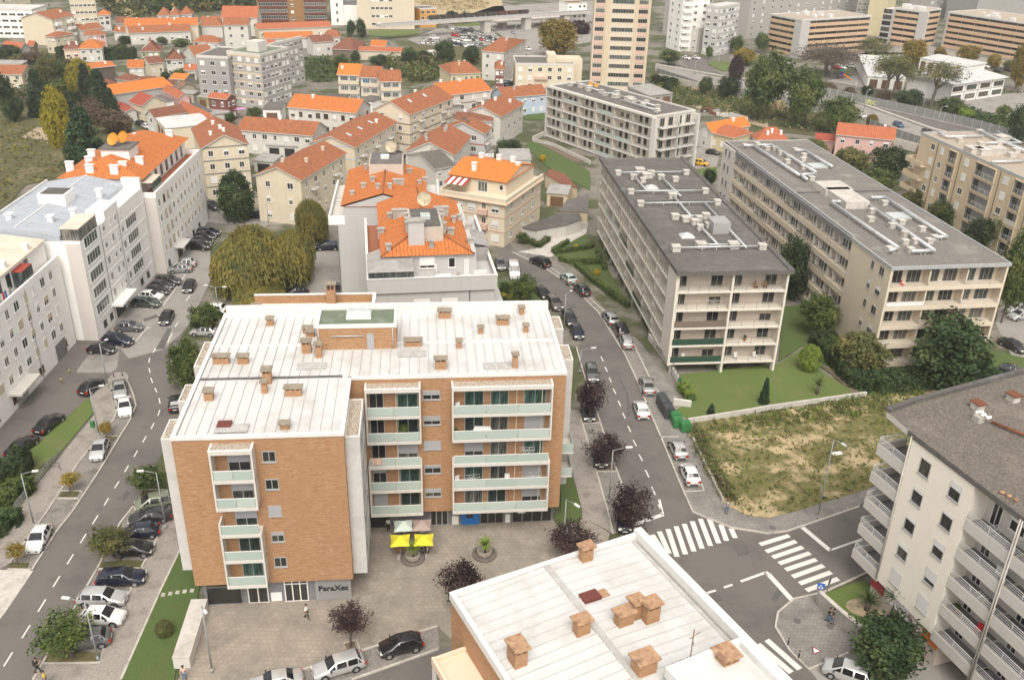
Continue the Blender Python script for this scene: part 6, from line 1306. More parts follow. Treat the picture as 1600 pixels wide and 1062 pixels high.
# white and grey towers behind the slip road
block('white and grey apartment block with a bright white roof beside the slip road',QA(690,62),QA(835,78),QA(1270,68),18.4,'w_lightgrey','metal_white',7,2,7,win=(1.6,1.2),shp=.6)
block('pale cube shaped house beside the white grey apartment block',QA(478,285),QA(605,305),QA(665,275),9.0,'w_offwhite','gravel_beige',3,2,1)
k=block('tall white tower with rounded balcony stacks, rising out of the picture behind the slip road',(1040,74),(1060,81),12,27,'w_white','roof_felt',10,2,3,base=True)
for i in range(9):b=MB();b.box(k.W,k.W+1.4,.2,4,2+2.6*i,3.0+2.6*i);b.mk('balcony','w_white',k)
block('grey tower slab behind the white tower, cut by the top edge',(1072,60),(1108,57),16,27,'w_grey','roof_felt',10,5,0,shp=.4,base=True)
block('long grey apartment range filling the background above the left office block',(1165,62),(1345,40),14,25,'w_grey','roof_felt',9,14,0,shp=.5,base=True)
block('grey glazed apartment block behind the yellow gabled tower',(1332,50),(1362,52),14,25,'w_grey','roof_felt',9,4,0,pane='pane_veranda',base=True)
block('brownish grey block behind the middle office block, top right',(1448,30),(1500,26),12,22,'w_grey','roof_felt',7,7,0,shp=.5,base=True)
block('large blank grey concrete block behind the longest office block',(1520,40),(1630,36),20,22,'w_concrete','roof_felt',1,0,0,base=True)
# far left apartment blocks
k=house('cream apartment block with a huge blank gable and red brown roof, far left',Q6(215,190),Q6(540,207),Q6(825,162),9.6,2.2,'w_cream','tile_old','d',4,0,4,chim=2,cat='apartment block',name='apartment_block')
for f in range(1,4):b=MB();b.box(k.W,k.W+1.0,1,4.5,2.4*f,2.4*f+.9);b.box(k.W,k.W+1.0,k.D-5,k.D-1,2.4*f,2.4*f+.9);b.mk('balcony','w_white',k)
block('white modern block with dark slot windows at the far left edge',(-40,15),Q6(330,110),14,10.5,'w_white','metal_white',4,7,0,win=(2.6,.9),shp=0)
block('beige apartment tower with slit windows behind the cream gable, top left',Q6(760,252),Q6(1022,245),14,24,'w_cream','roof_felt',8,6,2,win=(2.4,1.0),shp=.2,base=True)
block('long beige apartment range along the top left corner',(-40,42),(52,26),12,20,'w_beige','roof_felt',6,10,0,shp=.3,base=True)
k=block('brown apartment block with white loggia bands and red parapets, top centre left',Q8(25,240),Q8(745,237),14,23.5,'brick_ochre','roof_felt',8,3,0,shp=.6,base=True)
for i in range(8):
 z=1.0+2.8*i
 for s0,s1 in((.6,k.W*.43),(k.W*.67,k.W-.5)):
  b=MB();b.box(s0,s1,-.9,0,z-.2,z+.8);b.mk('loggia_parapet','brick_red',k)
  k.win('f',(s0+s1)/2,z+.8,s1-s0-.2,1.4,'frame_white','pane_veranda',None,mull=12,off=.75,sill=False,name='veranda_window')
k=block('beige apartment block with a broad blank side wall, top centre',Q8(1200,300),Q8(1425,302),14,21,'w_beige','roof_felt',6,5,0,win=(1.6,1.1),shp=.3,base=True)
b=MB();b.box(k.W,k.W+9.5,-.6,14,0,21.1);b.box(-6,0,-.3,10,0,20.0);b.mk('side_wing','w_beige',k)
k=block('white tower house with arched openings and a slate roofed wing behind the palm',Q8(785,265),Q8(915,266),8,14,'w_white','roof_felt_dark',4,1,0,win=(1.0,1.6),shp=0,cat='villa',name='villa',base=True)
b=MB();b.box(k.W,k.W+9,1,9,0,8.6,0);b.prism([(k.W,1.2),(k.W+9,1.2),(k.W+9,9),(k.W,9)],8.6,10.4,1);b.mk('side_wing',['w_white','panel_grey'],k)
block('orange rendered building with red shop below, end of the blank wall',Q9(243,290),Q9(412,282),9,8.0,'w_ochre','roof_felt',3,3,0,win=(1.6,1.2),shp=0,base=True)
block('white block with grey roof behind the large plane tree',T3(290,10),T3(345,25),T3(455,20),9.5,'w_white','tile_brown',4,0,4,shp=.4)
# school
o_=at(QC(860,868),6.4);e1=at(QC(1425,792),6.4);e0=at(QC(365,812),6.4)
saz=math.degrees(math.atan2(e1.y-o_.y,e1.x-o_.x));sW=(e1-o_).length
Sc=Bld('school_building','white two storey school with a folded white roof, beside the school yard','school',(o_.x,o_.y),saz,sW,18,6.4)
box('wall',.4,sW-.4,.4,17,0,6.0,'w_white',Sc)
b=MB();b.poly([(-.5,-.5,6.2),(sW+.3,-.5,6.2),(sW+.3,9,7.0),(-.5,9,7.0)]);b.poly([(-.5,9,7.0),(sW+.3,9,7.0),(sW+.3,18,6.2),(-.5,18,6.2)]);b.poly([(-.5,-.5,6.0),(sW+.3,-.5,6.0),(sW+.3,-.5,6.2),(-.5,-.5,6.2)]);b.poly([(-.5,18,6.0),(-.5,-.5,6.0),(-.5,-.5,6.2),(-.5,9,7.0),(-.5,18,6.2)]);b.mk('roof','metal_white',Sc)
for f in range(2):
 for j in range(4):Sc.win('f',sW*(j+.5)/4,.8+2.8*f,sW/4*.72,1.5,'frame_brown','pane_veranda' if j%2 else 'pane_dark',None,mull=5,off=-.4)
b=MB()
for j in range(5):x=.4+(sW-.8)*j/4;b.box(x-.15,x+.15,.3,.42,0,6.0)
b.box(.3,sW-.3,.28,.42,3.0,3.2);b.mk('concrete_frame','w_concrete',Sc)
shed('white school hall with a wide pale roof, left wing behind the bare trees',QC(-20,790),QC(365,815),QC(540,640),4.0,'w_white','metal_white',1.2,'school_wing','school wing')
shed('rear school hall with pale stepped roof below the long office block',QC(520,600),QC(1010,690),QC(1160,660),4.4,'w_white','metal_white',.6,'school_wing','school wing')
# railway viaduct with its train, and lower road deck
va,vb=at(Q9(800,205),6),at(Q9(1620,150),6)
vaz=math.atan2(vb.y-va.y,vb.x-va.x);vL=(vb-va).length
vd=empty('railway_viaduct',(va.x,va.y,0),vaz,'concrete railway viaduct carrying the goods train at the top of the picture','viaduct')
MB().box(-45,vL+40,0,5,5.2,6.4).mk('deck','concrete_pale',vd);b=MB()
for x in(6,28,50):b.box(x,x+3.2,.6,4.4,0,5.2)
b.mk('pier','concrete_pale',vd);b=MB();b.box(-45,vL+40,.0,.15,6.4,7.0);b.mk('parapet','steel',vd)
for i,x in enumerate([-18.4+5.8*k for k in range(9)]):
 lab=['goods wagon at the left end of the train, partly behind trees']*3+['dark goods wagon just emerging right of the trees on the viaduct','dark goods wagon on the viaduct, third from the right of the dark ones','dark open goods wagon above the viaduct pier','rust red goods wagon, left one of two on the viaduct','rust red goods wagon, right one of two on the viaduct','dark goods wagon at the right end, behind the plane tree']
 p=V3((va.x,va.y,0))+V3((math.cos(vaz)*x-math.sin(vaz)*2.5,math.sin(vaz)*x+math.cos(vaz)*2.5,0))
 w=empty('goods_wagon',(p.x,p.y,6.4),vaz,lab[i],'goods wagon','wagons of the goods train');w.scale=(.66,.66,.66)
 b=MB();m_='train_rust' if i in(6,7)else 'train_dark'
 b.poly([(-3.2,-1.3,1.0),(3.2,-1.3,1.0),(3.8,-1.4,2.9),(-3.8,-1.4,2.9)]);b.poly([(3.2,1.3,1.0),(-3.2,1.3,1.0),(-3.8,1.4,2.9),(3.8,1.4,2.9)]);b.poly([(3.2,-1.3,1),(3.2,1.3,1),(3.8,1.4,2.9),(3.8,-1.4,2.9)]);b.poly([(-3.2,1.3,1),(-3.2,-1.3,1),(-3.8,-1.4,2.9),(-3.8,1.4,2.9)]);b.poly([(-3.6,-1.3,2.4),(3.6,-1.3,2.4),(3.6,1.3,2.4),(-3.6,1.3,2.4)]);b.box(-3.9,3.9,-1.0,1.0,.7,1.0);b.mk('wagon_body',m_,w)
 b=MB()
 for xx in(-2.6,-1.6,1.6,2.6):b.tube((xx,-1.0,.45),(xx,1.0,.45),.45,n=8)
 b.mk('wheels','trim_black',w)
rd_=empty('road_bridge',tuple(at(Q9(1040,305),0)),vaz,'low concrete road bridge below the railway viaduct','bridge')
MB().box(0,42,0,7,2.6,3.4).mk('deck','concrete_pale',rd_);b=MB();b.box(4,6,1,6,0,2.6);b.box(32,34,1,6,0,2.6);b.mk('pier','concrete',rd_)
# vehicles
CARS={}
def car_meshes(kind):
 """lofted body: stations along x (nose at +x), each a half section mirrored across y"""
 if kind in CARS:return CARS[kind]
 L,Wd,hood,roof,st={
  'hatch':(3.95,1.72,.92,1.45,(-.49,-.46,-.40,-.30,.06,.25,.44,.5)),
  'estate':(4.5,1.76,.93,1.47,(-.495,-.47,-.43,-.36,.08,.24,.45,.5)),
  'sedan':(4.4,1.74,.92,1.42,(-.5,-.47,-.33,-.19,.07,.24,.45,.5)),
  'suv':(4.45,1.84,1.06,1.68,(-.495,-.475,-.43,-.35,.08,.25,.45,.5)),
  'mpv':(4.3,1.78,1.0,1.62,(-.49,-.47,-.42,-.33,.13,.33,.46,.5)),
  'van':(4.9,1.9,1.25,2.1,(-.5,-.49,-.47,-.44,.17,.33,.46,.5))}[kind]
 w=Wd/2
 xs=[L*t for t in st]
 # per station: bottom z, belt z, top z, top half width, body half width
 deck=hood+.06 if kind=='sedan' else hood+.08
 top=[deck-.18,deck-.03,deck,roof-.02,roof,hood+.07,hood-.12,hood-.34]
 bw=[.86,.95,.99,1,1,1,.94,.78]
 tw=[.74,.80,.80,.68,.70,.80,.76,.62]
 if kind!='sedan':top[1],top[2]=deck-.02,deck+.06;tw[2]=.82
 if kind=='van':top[2]=roof-.25;top[3]=roof;tw[3]=.8;tw[4]=.78;top[1]=1.3
 belt=[min(t-.04,hood+.02)if 2<=i<=5 else t-.07 for i,t in enumerate(top)]
 secs=[]
 for i,x in enumerate(xs):
  b_=w*bw[i];t_=w*tw[i]
  secs.append([(x,0,.2),(x,b_*.88,.2),(x,b_*.97,.34),(x,b_,.6),(x,b_*.965,belt[i]),(x,t_+.02,top[i]-.03),(x,t_*.8,top[i]+.015),(x,0,top[i]+.035)])
 b=MB();n=8
 for s in(1,-1):
  base=len(b.v)
  for sec in secs:
   for p in sec:b.v.append((p[0],p[1]*s,p[2]))
  for i in range(len(secs)-1):
   for j in range(n-1):
    q=(base+i*n+j,base+(i+1)*n+j,base+(i+1)*n+j+1,base+i*n+j+1)
    b.f.append(q if s==-1 else q[::-1]);b.m.append(0);b.sm.append(True)
  for i,fl in((0,s==1),(len(secs)-1,s==-1)):
   q=tuple(base+i*n+j for j in range(n));b.f.append(q if not fl else q[::-1]);b.m.append(0);b.sm.append(False)
 # dark sills and wheel arches
 for x in(L*.31,-L*.30):
  for s in(1,-1):
   b.tube((x,s*(w-.03),.34),(x,s*(w+.004),.34),.385,n=14,m=1)
 b.box(L*.497,L*.503,-w*.55,w*.55,.3,.48,1);b.box(-L*.5,-L*.485,-w*.6,w*.6,.26,.42,1)
 P_={'body':b.mesh('body',['c_silver','trim_black'])}
 def panel(pts,inset=.86,out=.014):
  c=sum((V3(p)for p in pts),V3())/len(pts)
  q=[c+(V3(p)-c)*inset for p in pts];nrm=(q[1]-q[0]).cross(q[2]-q[0]).normalized()
  if nrm.dot(c-V3((c.x*.6,0,.6)))<0:nrm=-nrm;q=q[::-1]
  return[tuple(p+nrm*out)for p in q]
 S=secs
 def quad(i,j):return[S[i][j],S[i+1][j],S[i+1][j+1],S[i][j+1]]
 def across(i0,i1,ins):
  # glass that follows the curve of the body between two stations
  rows=[[V3((S[k][n_][0],S[k][n_][1]*sd,S[k][n_][2]))for n_,sd in((5,-1),(6,-1),(7,1),(6,1),(5,1))]for k in(i0,i1)]
  c=sum((p for r_ in rows for p in r_),V3())/10;up=V3(((.5 if i0>3 else-.5),0,1)).normalized()*.022;g_=MB()
  rows=[[V3((c.x+(p.x-c.x)*ins,p.y*.92,c.z+(p.z-c.z)*ins+.004))+up for p in r_]for r_ in rows]
  for q in range(4):
   f=[rows[0][q],rows[0][q+1],rows[1][q+1],rows[1][q]];g_.poly(f if(f[1]-f[0]).cross(f[2]-f[0]).z>0 else f[::-1])
  return g_
 P_['windscreen']=across(4,5,.92).mesh('windscreen',['car_glass']);P_['rear_window']=across(2,3,.84).mesh('rear_window',['car_glass'])
 for nm,s in(('side_window',1),('side_window_b',-1)):
  g_=MB()
  a,c,d,e=S[2],S[3],S[4],S[5]
  y4=lambda sec:sec[4];y5=lambda sec:sec[5]
  for(p0,p1,p2,p3)in((y4(c),y4(d),y5(d),y5(c)),):
   mid=lambda u,v,t:tuple(u[k]*(1-t)+v[k]*t for k in range(3))
   for t0,t1 in((.02,.48),(.52,.98)):
    q=[mid(p0,p1,t0),mid(p0,p1,t1),mid(p3,p2,t1),mid(p3,p2,t0)]
    q=[(p[0],p[1]*s,p[2])for p in q]
    q=panel(q,.92,.016);g_.poly(q)
  for tri in([y4(d),y4(e),y5(d)],[y4(a),y4(c),y5(c)]):
   q=[(p[0],p[1]*s,p[2])for p in tri];g_.poly(panel(q,.72,.016))
  P_[nm]=g_.mesh('side_window',['car_glass'])
 t=MB();t.tube((0,-.1,0),(0,.1,0),.315,n=16);P_['wheel']=t.mesh('wheel',['rubber'])
 t=MB();t.tube((0,-.108,0),(0,.108,0),.2,n=10)
 P_['rim']=t.mesh('rim',['rim'])
 zf=hood-.27
 t=MB();t.poly([(0,-.2,-.09),(0,.2,-.09),(-.13,.24,.09),(-.09,-.16,.09)]);t.poly([(0,.2,-.09),(-.3,.30,-.05),(-.38,.31,.07),(-.13,.24,.09)]);P_['headlight']=t.mesh('headlight',['lamp_glass'])
 t=MB();t.box(-.05,.02,-.15,.15,-.14,.14);t.box(.02,.2,.06,.17,-.12,.13);P_['taillight']=t.mesh('taillight',['tail_red'])
 t=MB();t.box(-.06,.06,-.1,.1,-.07,.07);P_['mirror']=t.mesh('mirror',['trim_black'])
 t=MB();t.box(-.01,.01,-.26,.26,-.055,.055);P_['licence_plate']=t.mesh('licence_plate',['plate_white'])
 # one-piece version for cars a few pixels long
 info=dict(L=L,w=w,hood=hood,zf=zf,zr=deck-.22,xs=xs)
 CARS[kind]=(P_,info)
 return CARS[kind]
SMALL={}
def small_car(kind):
 if kind in SMALL:return SMALL[kind]
 P_,k=car_meshes(kind);b=MB()
 me=bpy.data.meshes.new('parked_car');bm=bmesh.new()
 for i,nm in enumerate(('body','windscreen','rear_window','side_window','side_window_b')):
  n0=len(bm.faces);bm.from_mesh(P_[nm]);bm.faces.ensure_lookup_table()
  for f in bm.faces[n0:]:f.material_index=(0 if f.material_index==0 else 1)if i==0 else 1
 for x in(k['L']*.31,-k['L']*.3):
  n0=len(bm.faces);w_=MB().tube((x,-k['w']-.01,.315),(x,k['w']+.01,.315),.315,n=10)
  vs=[bm.verts.new(v)for v in w_.v]
  for f in w_.f:
   nf=bm.faces.new([vs[q]for q in f]);nf.material_index=1
 bm.to_mesh(me);bm.free();me.materials.append(MATS['c_silver']);me.materials.append(MATS['car_glass'])
 SMALL[kind]=me;return me
def car(kind,colour,px,front,label,group='cars parked along the streets',cat='car',name='parked_car',full=True,z=.03,face=None):
 """px = middle of the car in the photo; front = photo pixel the nose points to"""
 c=at(px,.72);f=at(front,.72);c.z=z
 rz=math.atan2(f.y-c.y,f.x-c.x)
 if not full:
  o=inst(name,small_car(kind),None,c,rz,.8 if px[1]<75 else .92);o.material_slots[0].link='OBJECT';o.material_slots[0].material=MATS[colour]
  return tag(o,label,cat,group)
 P_,k=car_meshes(kind)
 r=empty(name,c,rz,label,cat,group);L,w=k['L'],k['w']
 o=inst('body',P_['body'],r);o.material_slots[0].link='OBJECT';o.material_slots[0].material=MATS[colour]
 for nm in('windscreen','rear_window','side_window','side_window_b'):inst(nm.replace('_b',''),P_[nm],r)
 for x in(L*.31,-L*.3):
  for s in(1,-1):
   wh=inst('wheel',P_['wheel'],r,(x,s*(w-.085),.315));inst('rim',P_['rim'],wh)
 for s in(1,-1):
  inst('headlight',P_['headlight'],r,(L*.502,s*w*.58,k['zf']),0,(1,s,1));inst('taillight',P_['taillight'],r,(-L*.493,s*w*.74,k['zr']-.08),0,(1,s,1))
  inst('mirror',P_['mirror'],r,(k['xs'][5]-.25,s*(w+.07),k['hood']+.08))
 inst('licence_plate',P_['licence_plate'],r,(-L*.505,0,.62));inst('licence_plate',P_['licence_plate'],r,(L*.508,0,.42))
 return r
def d_(p,dx,dy):return(p[0]+dx,p[1]+dy)
# left street, by the white row: nose-in rows (px, nose offset, colour, kind, label)
row=(38,3)
for kind,colc,px,off,lab in(
 ('estate','c_green',(228,472),row,'dark green estate car parked by the white row, beside the white hatchback'),
 ('hatch','c_white',(235.5,461),row,'white hatchback parked between dark cars by the white row'),
 ('hatch','c_black',(245,453),row,'black hatchback parked just beyond the white hatchback by the white row'),
 ('hatch','c_dark',(252,445),row,'dark hatchback, second beyond the white hatchback by the white row'),
 ('estate','c_dark',(262.5,437),row,'dark estate car, third beyond the white hatchback, end of that cluster'),
 ('hatch','c_silver',(281.5,419),(-36,2),'grey silver hatchback by the entrance canopy of the orange roofed white block'),
 ('hatch','c_lsilver',(288,411),(-36,2),'pale silver hatchback just behind the grey silver one'),
 ('suv','c_black',(309.5,383.5),row,'black car nearest in the dark row under the orange roofed white block'),
 ('hatch','c_black',(315,375.5),row,'second black car in the dark row under the orange roofed white block'),
 ('hatch','c_dark',(320,368),row,'third car, dark, in the dark row under the orange roofed white block'),
 ('estate','c_navy',(325,362),row,'farthest, navy car in the dark row under the orange roofed white block'),
 ('hatch','c_grey',(201.5,509.5),(37,-1),'grey hatchback parked alone by the glazed verandas'),
 ('suv','c_navy',(184,530.5),(36,5),'dark navy car parked below the glazed verandas, front of a pair'),
 ('hatch','c_black',(158.5,543.5),(36,2),'black hatchback parked by the grey garage door'),
 ('suv','c_white',(332.5,483.5),(-36,-2),'white sport utility car at the back of the row under the willows'),
 ('estate','c_black',(325.5,493.5),(-36,-2),'black car between two white cars in the row under the willows'),
 ('estate','c_white',(320.5,504),(-36,-2),'white estate car third in the row under the willows'),
 ('hatch','c_lsilver',(318.5,516.5),(-36,-1),'silver hatchback nearest in the row under the willows'),
 ('hatch','c_black',(142.5,602.5),(24,-18),'black hatchback parked before the lamp with the green bin, red tail light showing'),
 ('sedan','c_black',(76.5,660),(28,-22),'long black saloon parked beside the grass strip'),
 ('sedan','c_black',(34.5,695.5),(28,-21),'black car at the lower end of the grass strip, near the hedge'),
 ('hatch','c_black',(274.5,628),(4,-30),'black car half hidden by the brick block on the left street'),
 ('sedan','c_silver',(187,607),(2,40),'silver saloon at the tip of the pavement island'),
 ('sedan','c_white',(194.7,634),(2,40),'white saloon parked behind the silver saloon at the pavement island'),
 ('hatch','c_lsilver',(155,701),(-12,30),'silver hatchback parked alone between two small street trees'),
 ('hatch','c_white',(60.5,839.5),(-16,30),'white hatchback parked beside the small brown tree'),
 ('mpv','c_lgreen',(243,784),(-60,12),'pale green people carrier, rearmost of the perpendicular row by the brick block'),
 ('sedan','c_dark',(234.5,806),(-60,10),'dark grey coupe second in the perpendicular row by the brick block'),
 ('hatch','c_navy',(218,830),(-60,10),'dark navy hatchback with a bright tail light in the perpendicular row'),
 ('hatch','c_black',(208,856),(60,-1),'black hatchback next to the leaning street tree in the perpendicular row'),
 ('estate','c_navy',(189.5,901),(60,-3),'navy blue estate car in the perpendicular row, after the planted gap'),
 ('estate','c_lsilver',(159.5,932),(60,1),'silver estate car in the perpendicular row, behind the street lamp'),
 ('hatch','c_white',(160,961.5),(60,2),'silver white hatchback in the perpendicular row, before the last dark one'),
 ('hatch','c_grey',(137,998),(-60,10),'grey hatchback nearest in the perpendicular row, under the tree'),
 ('estate','c_lsilver',(528.7,1038),(-60,18),'silver estate car parked below the plum tree on the plaza edge'),
 ('hatch','c_black',(625.8,1006),(-60,15),'black hatchback parked right of the silver estate on the plaza edge'),
 ('sedan','c_lsilver',(432,1063),(-60,12),'silver car cut off by the bottom edge of the picture'),
 ('estate','c_grey',(925,581),(10,50),'dark grey estate car facing down the right street behind the first plum tree'),
 ('hatch','c_dark',(919,642),(8,40),'dark car hidden under the first plum tree of the right street'),
 ('hatch','c_black',(937,713),(8,40),'dark car hidden under the second plum tree of the right street'),
 ('hatch','c_navy',(975,811),(6,50),'dark blue car behind the plum tree nearest the zebra crossing'),
 ('estate','c_silver',(978.5,532.5),(-14,-40),'silver estate car behind the black sport utility car on the right kerb'),
 ('sedan','c_silver',(1011,602),(-14,-40),'silver saloon parked just before the dark waste containers'),
 ('hatch','c_white',(1002,638),(-14,-40),'white hatchback driving or stopped beside the waste containers'),
 ('hatch','c_lsilver',(1059,701),(-14,-30),'silver hatchback parked beside the weedy field, upper of two'),
 ('hatch','c_white',(1077.5,740),(-14,-30),'white hatchback parked beside the weedy field, lower of two'),
 ('suv','c_black',(844,408.5),(-22,-10),'black sport utility car at the mouth of the drive with hedges'),
 ('hatch','c_mint',(888,435),(-22,-18),'pale mint hatchback on the right kerb of the curve'),
 ('estate','c_dark',(909,452),(-18,-18),'dark grey hatchback just below the pale mint one'),
 ('hatch','c_black',(847.5,456.5),(18,18),'black car on the left kerb of the curve, upper of four'),
 ('suv','c_brown',(866,473),(18,20),'grey brown sport utility car on the left kerb of the curve'),
 ('estate','c_dark',(890,496),(14,26),'dark grey car on the left kerb, above the dark blue one'),
 ('hatch','c_navy',(901.5,517),(12,26),'dark blue car half hidden by the white roofed brick block'),
 ('estate','c_silver',(953.5,497),(-16,-22),'silver estate car on the right kerb, above the black sport utility car'),
 ('suv','c_black',(969.5,515.5),(-14,-24),'large black sport utility car on the right kerb'),
 ('hatch','c_grey',(782,412),(6,20),'silver grey car in the side street beside the hipped roof block'),
 ('van','c_white',(803,424),(6,30),'white van partly hidden by the tree beside the hipped roof block'),
 ('suv','c_navy',(512,384),(-30,1),'dark blue estate car parked behind the blank grey gable wall'),
 ('hatch','c_black',(463,454.5),(-24,3),'dark car under the willow beside the rear brick block'),
 ('hatch','c_dark',(528,452),(4,20),'dark car tucked behind the tall brick chimney'),
 ('estate','c_navy',(401,335),(26,4),'dark blue estate car in front of the cream gabled block'),
 ('suv','c_black',(330,321),(24,8),'black sport utility car at the corner of the white row'),
 ('mpv','c_black',(396,315),(-14,3),'dark people carrier beside the gable of the cream gabled block'),
 ('suv','c_lsilver',(1589,482),(-30,4),'silver sport utility car in the lot at the right edge, upper one'),
 ('hatch','c_lsilver',(1594,491.5),(-30,5),'silver hatchback in the lot at the right edge, lower one'),
 ('sedan','c_dark',(1583,538),(20,10),'dark car behind the big round tree at the right edge'),
 ('mpv','c_lsilver',(1326,1050),(-40,-14),'silver minivan at the bottom edge beside the bushy tree'),
 ('hatch','c_dark',(1114,237),(20,3),'dark car in the small yard beside the beige slab block'),
 ('mpv','c_yellow',(1095,254),(20,3),'yellow and white van at the foot of the white finned slab block'),
 ('hatch','c_grey',(203,185),(-3,14),'grey car on the red paved alley'),
 ('hatch','c_white',(230,197),(16,5),'white car beside the hall with the white flat roof'),
 ('hatch','c_dark',(220,192),(16,5),'dark car just behind the white car beside the white roofed hall'),
 ('hatch','c_white',(1346,180),(-16,-7),'white car on the highway slip lane'),
 ('estate','c_blue',(1404,194),(16,7),'blue car on the near lane of the highway'),
 ('estate','c_grey',(1450,205),(16,6),'grey blue car on the highway just above the sand coloured block')):
 z=.2 if(px[0]>930 and px[1]>480 and px[0]<1100 and px!=(1002,638))or px in((888,435),(909,452))else(.09 if px[0]>400 and px[1]>1000 or px[0]<280 and px[1]>600 else .035)
 car(kind,colc,px,d_(px,*off),lab,full=px[1]>290,z=z)
for kind,colc,px,off,lab in(('hatch','c_black',(260,495),(-14,24),'dark grey car driving down the left street towards the camera'),('hatch','c_black',(295.5,446),(-10,20),'black car driving down the left street, farther away')):
 car(kind,colc,px,d_(px,*off),lab,None,name='moving_car')
# tiny cars far off
far=[('c_white',(1540,103),'white car behind the school roof in the office car park'),('c_dark',(1560,110),'dark car right of the white car behind the school'),('c_navy',(1577,109),'navy car between a dark and a red car behind the school'),('c_red',(1587,113),'red car behind the school at the right edge'),('c_red',(1308,105),'red car under the grey bare tree'),('c_white',(1316,105),'white car beside the red car under the grey bare tree'),('c_lsilver',(1330,103),'silver car right of the white car under the grey bare tree'),
  ('c_white',(1073,90),'white car at the slip road end, left of two'),('c_white',(1088,90),'white car at the slip road end, right of two'),('c_white',(830,38),'white car on the road bridge near the plane tree'),('c_dark',(1583,577),'dark roof of a car beside the blue awning at the right edge'),
  ('c_lsilver',(664,212),'car parked at the lower end of the narrow street'),('c_navy',(676,203),'blue car in the narrow street between the beige block and the white gable'),('c_dark',(683,198),'dark car in the narrow street, above the blue one'),('c_blue',(692,193),'pale blue car at the top of the queue in the narrow street'),('c_dark',(623,240),'dark car at the foot of the white gabled house'),
  ('c_blue',(788,132),'blue car beside the dark red brick house, front one'),('c_lsilver',(793,128),'silver car beside the dark red brick house, second'),('c_dark',(799,130),'dark car beside the dark red brick house, outer side'),('c_white',(801,124),'white car farther up beside the dark red brick house'),
  ('c_white',(322,55),'white van like car beside the row houses with the white gable'),('c_white',(824,76),'white car at the foot of the plane tree'),('c_grey',(815,66),'grey car on the road left of the plane tree'),('c_lsilver',(803,50),'silver car coming out under the road bridge')]
for c_,px,lab in far:car('hatch',c_,px,d_(px,10,2),lab,'small cars far away',full=False)
car('van','c_white',(778,38),(790,40),'white van on the road bridge','small cars far away','van',full=False);car('van','c_red',(712,55),(724,56),'red van in the far car park','small cars far away','van',full=False);car('van','c_white',(679,59),(691,60),'white van at the left corner of the far car park','small cars far away','van',full=False)
rc=random.Random(2)
lot=[((660,66),(676,66),3),((662,62),(672,63),2),((706,66),(727,71),4),((703,61),(722,65),4),((722,57),(743,58),5),((724,62),(744,62),5),((730,69),(752,69),4),((714,45),(732,47),4),((716,48),(732,51),3),((737,45),(740,48),2),((742,49),(754,53),4),((755,57),(772,60),4),((752,61),(770,64),3),((765,57),(775,62),2),((698,42),(706,44),2)]
ci=0
for a,b_,n in lot:
 for k in range(n):
  t=k/(n-1)if n>1 else 0;px=(a[0]+(b_[0]-a[0])*t,a[1]+(b_[1]-a[1])*t)
  cc=rc.choice(('c_white','c_lsilver','c_grey','c_dark','c_navy','c_lsilver','c_white','c_black','c_red' if ci in(22,44)else 'c_silver'));ci+=1
  nm={'c_white':'white','c_lsilver':'pale silver','c_grey':'grey','c_dark':'dark grey','c_navy':'navy','c_black':'black','c_red':'red','c_silver':'silver'}[cc]
  rows='left edge, left inner edge, middle near row, middle second row, centre row, centre front row, lower row, upper row, upper second row, top corner, upper right row, right row, right front row, far right corner, top left corner'.split(', ')[lot.index((a,b_,n))]
  car('hatch',cc,px,d_(px,8,5),f"{nm} car in the far car park, {rows}, {('first','second','third','fourth','fifth')[k]} from left",'cars in the far car park',full=False)
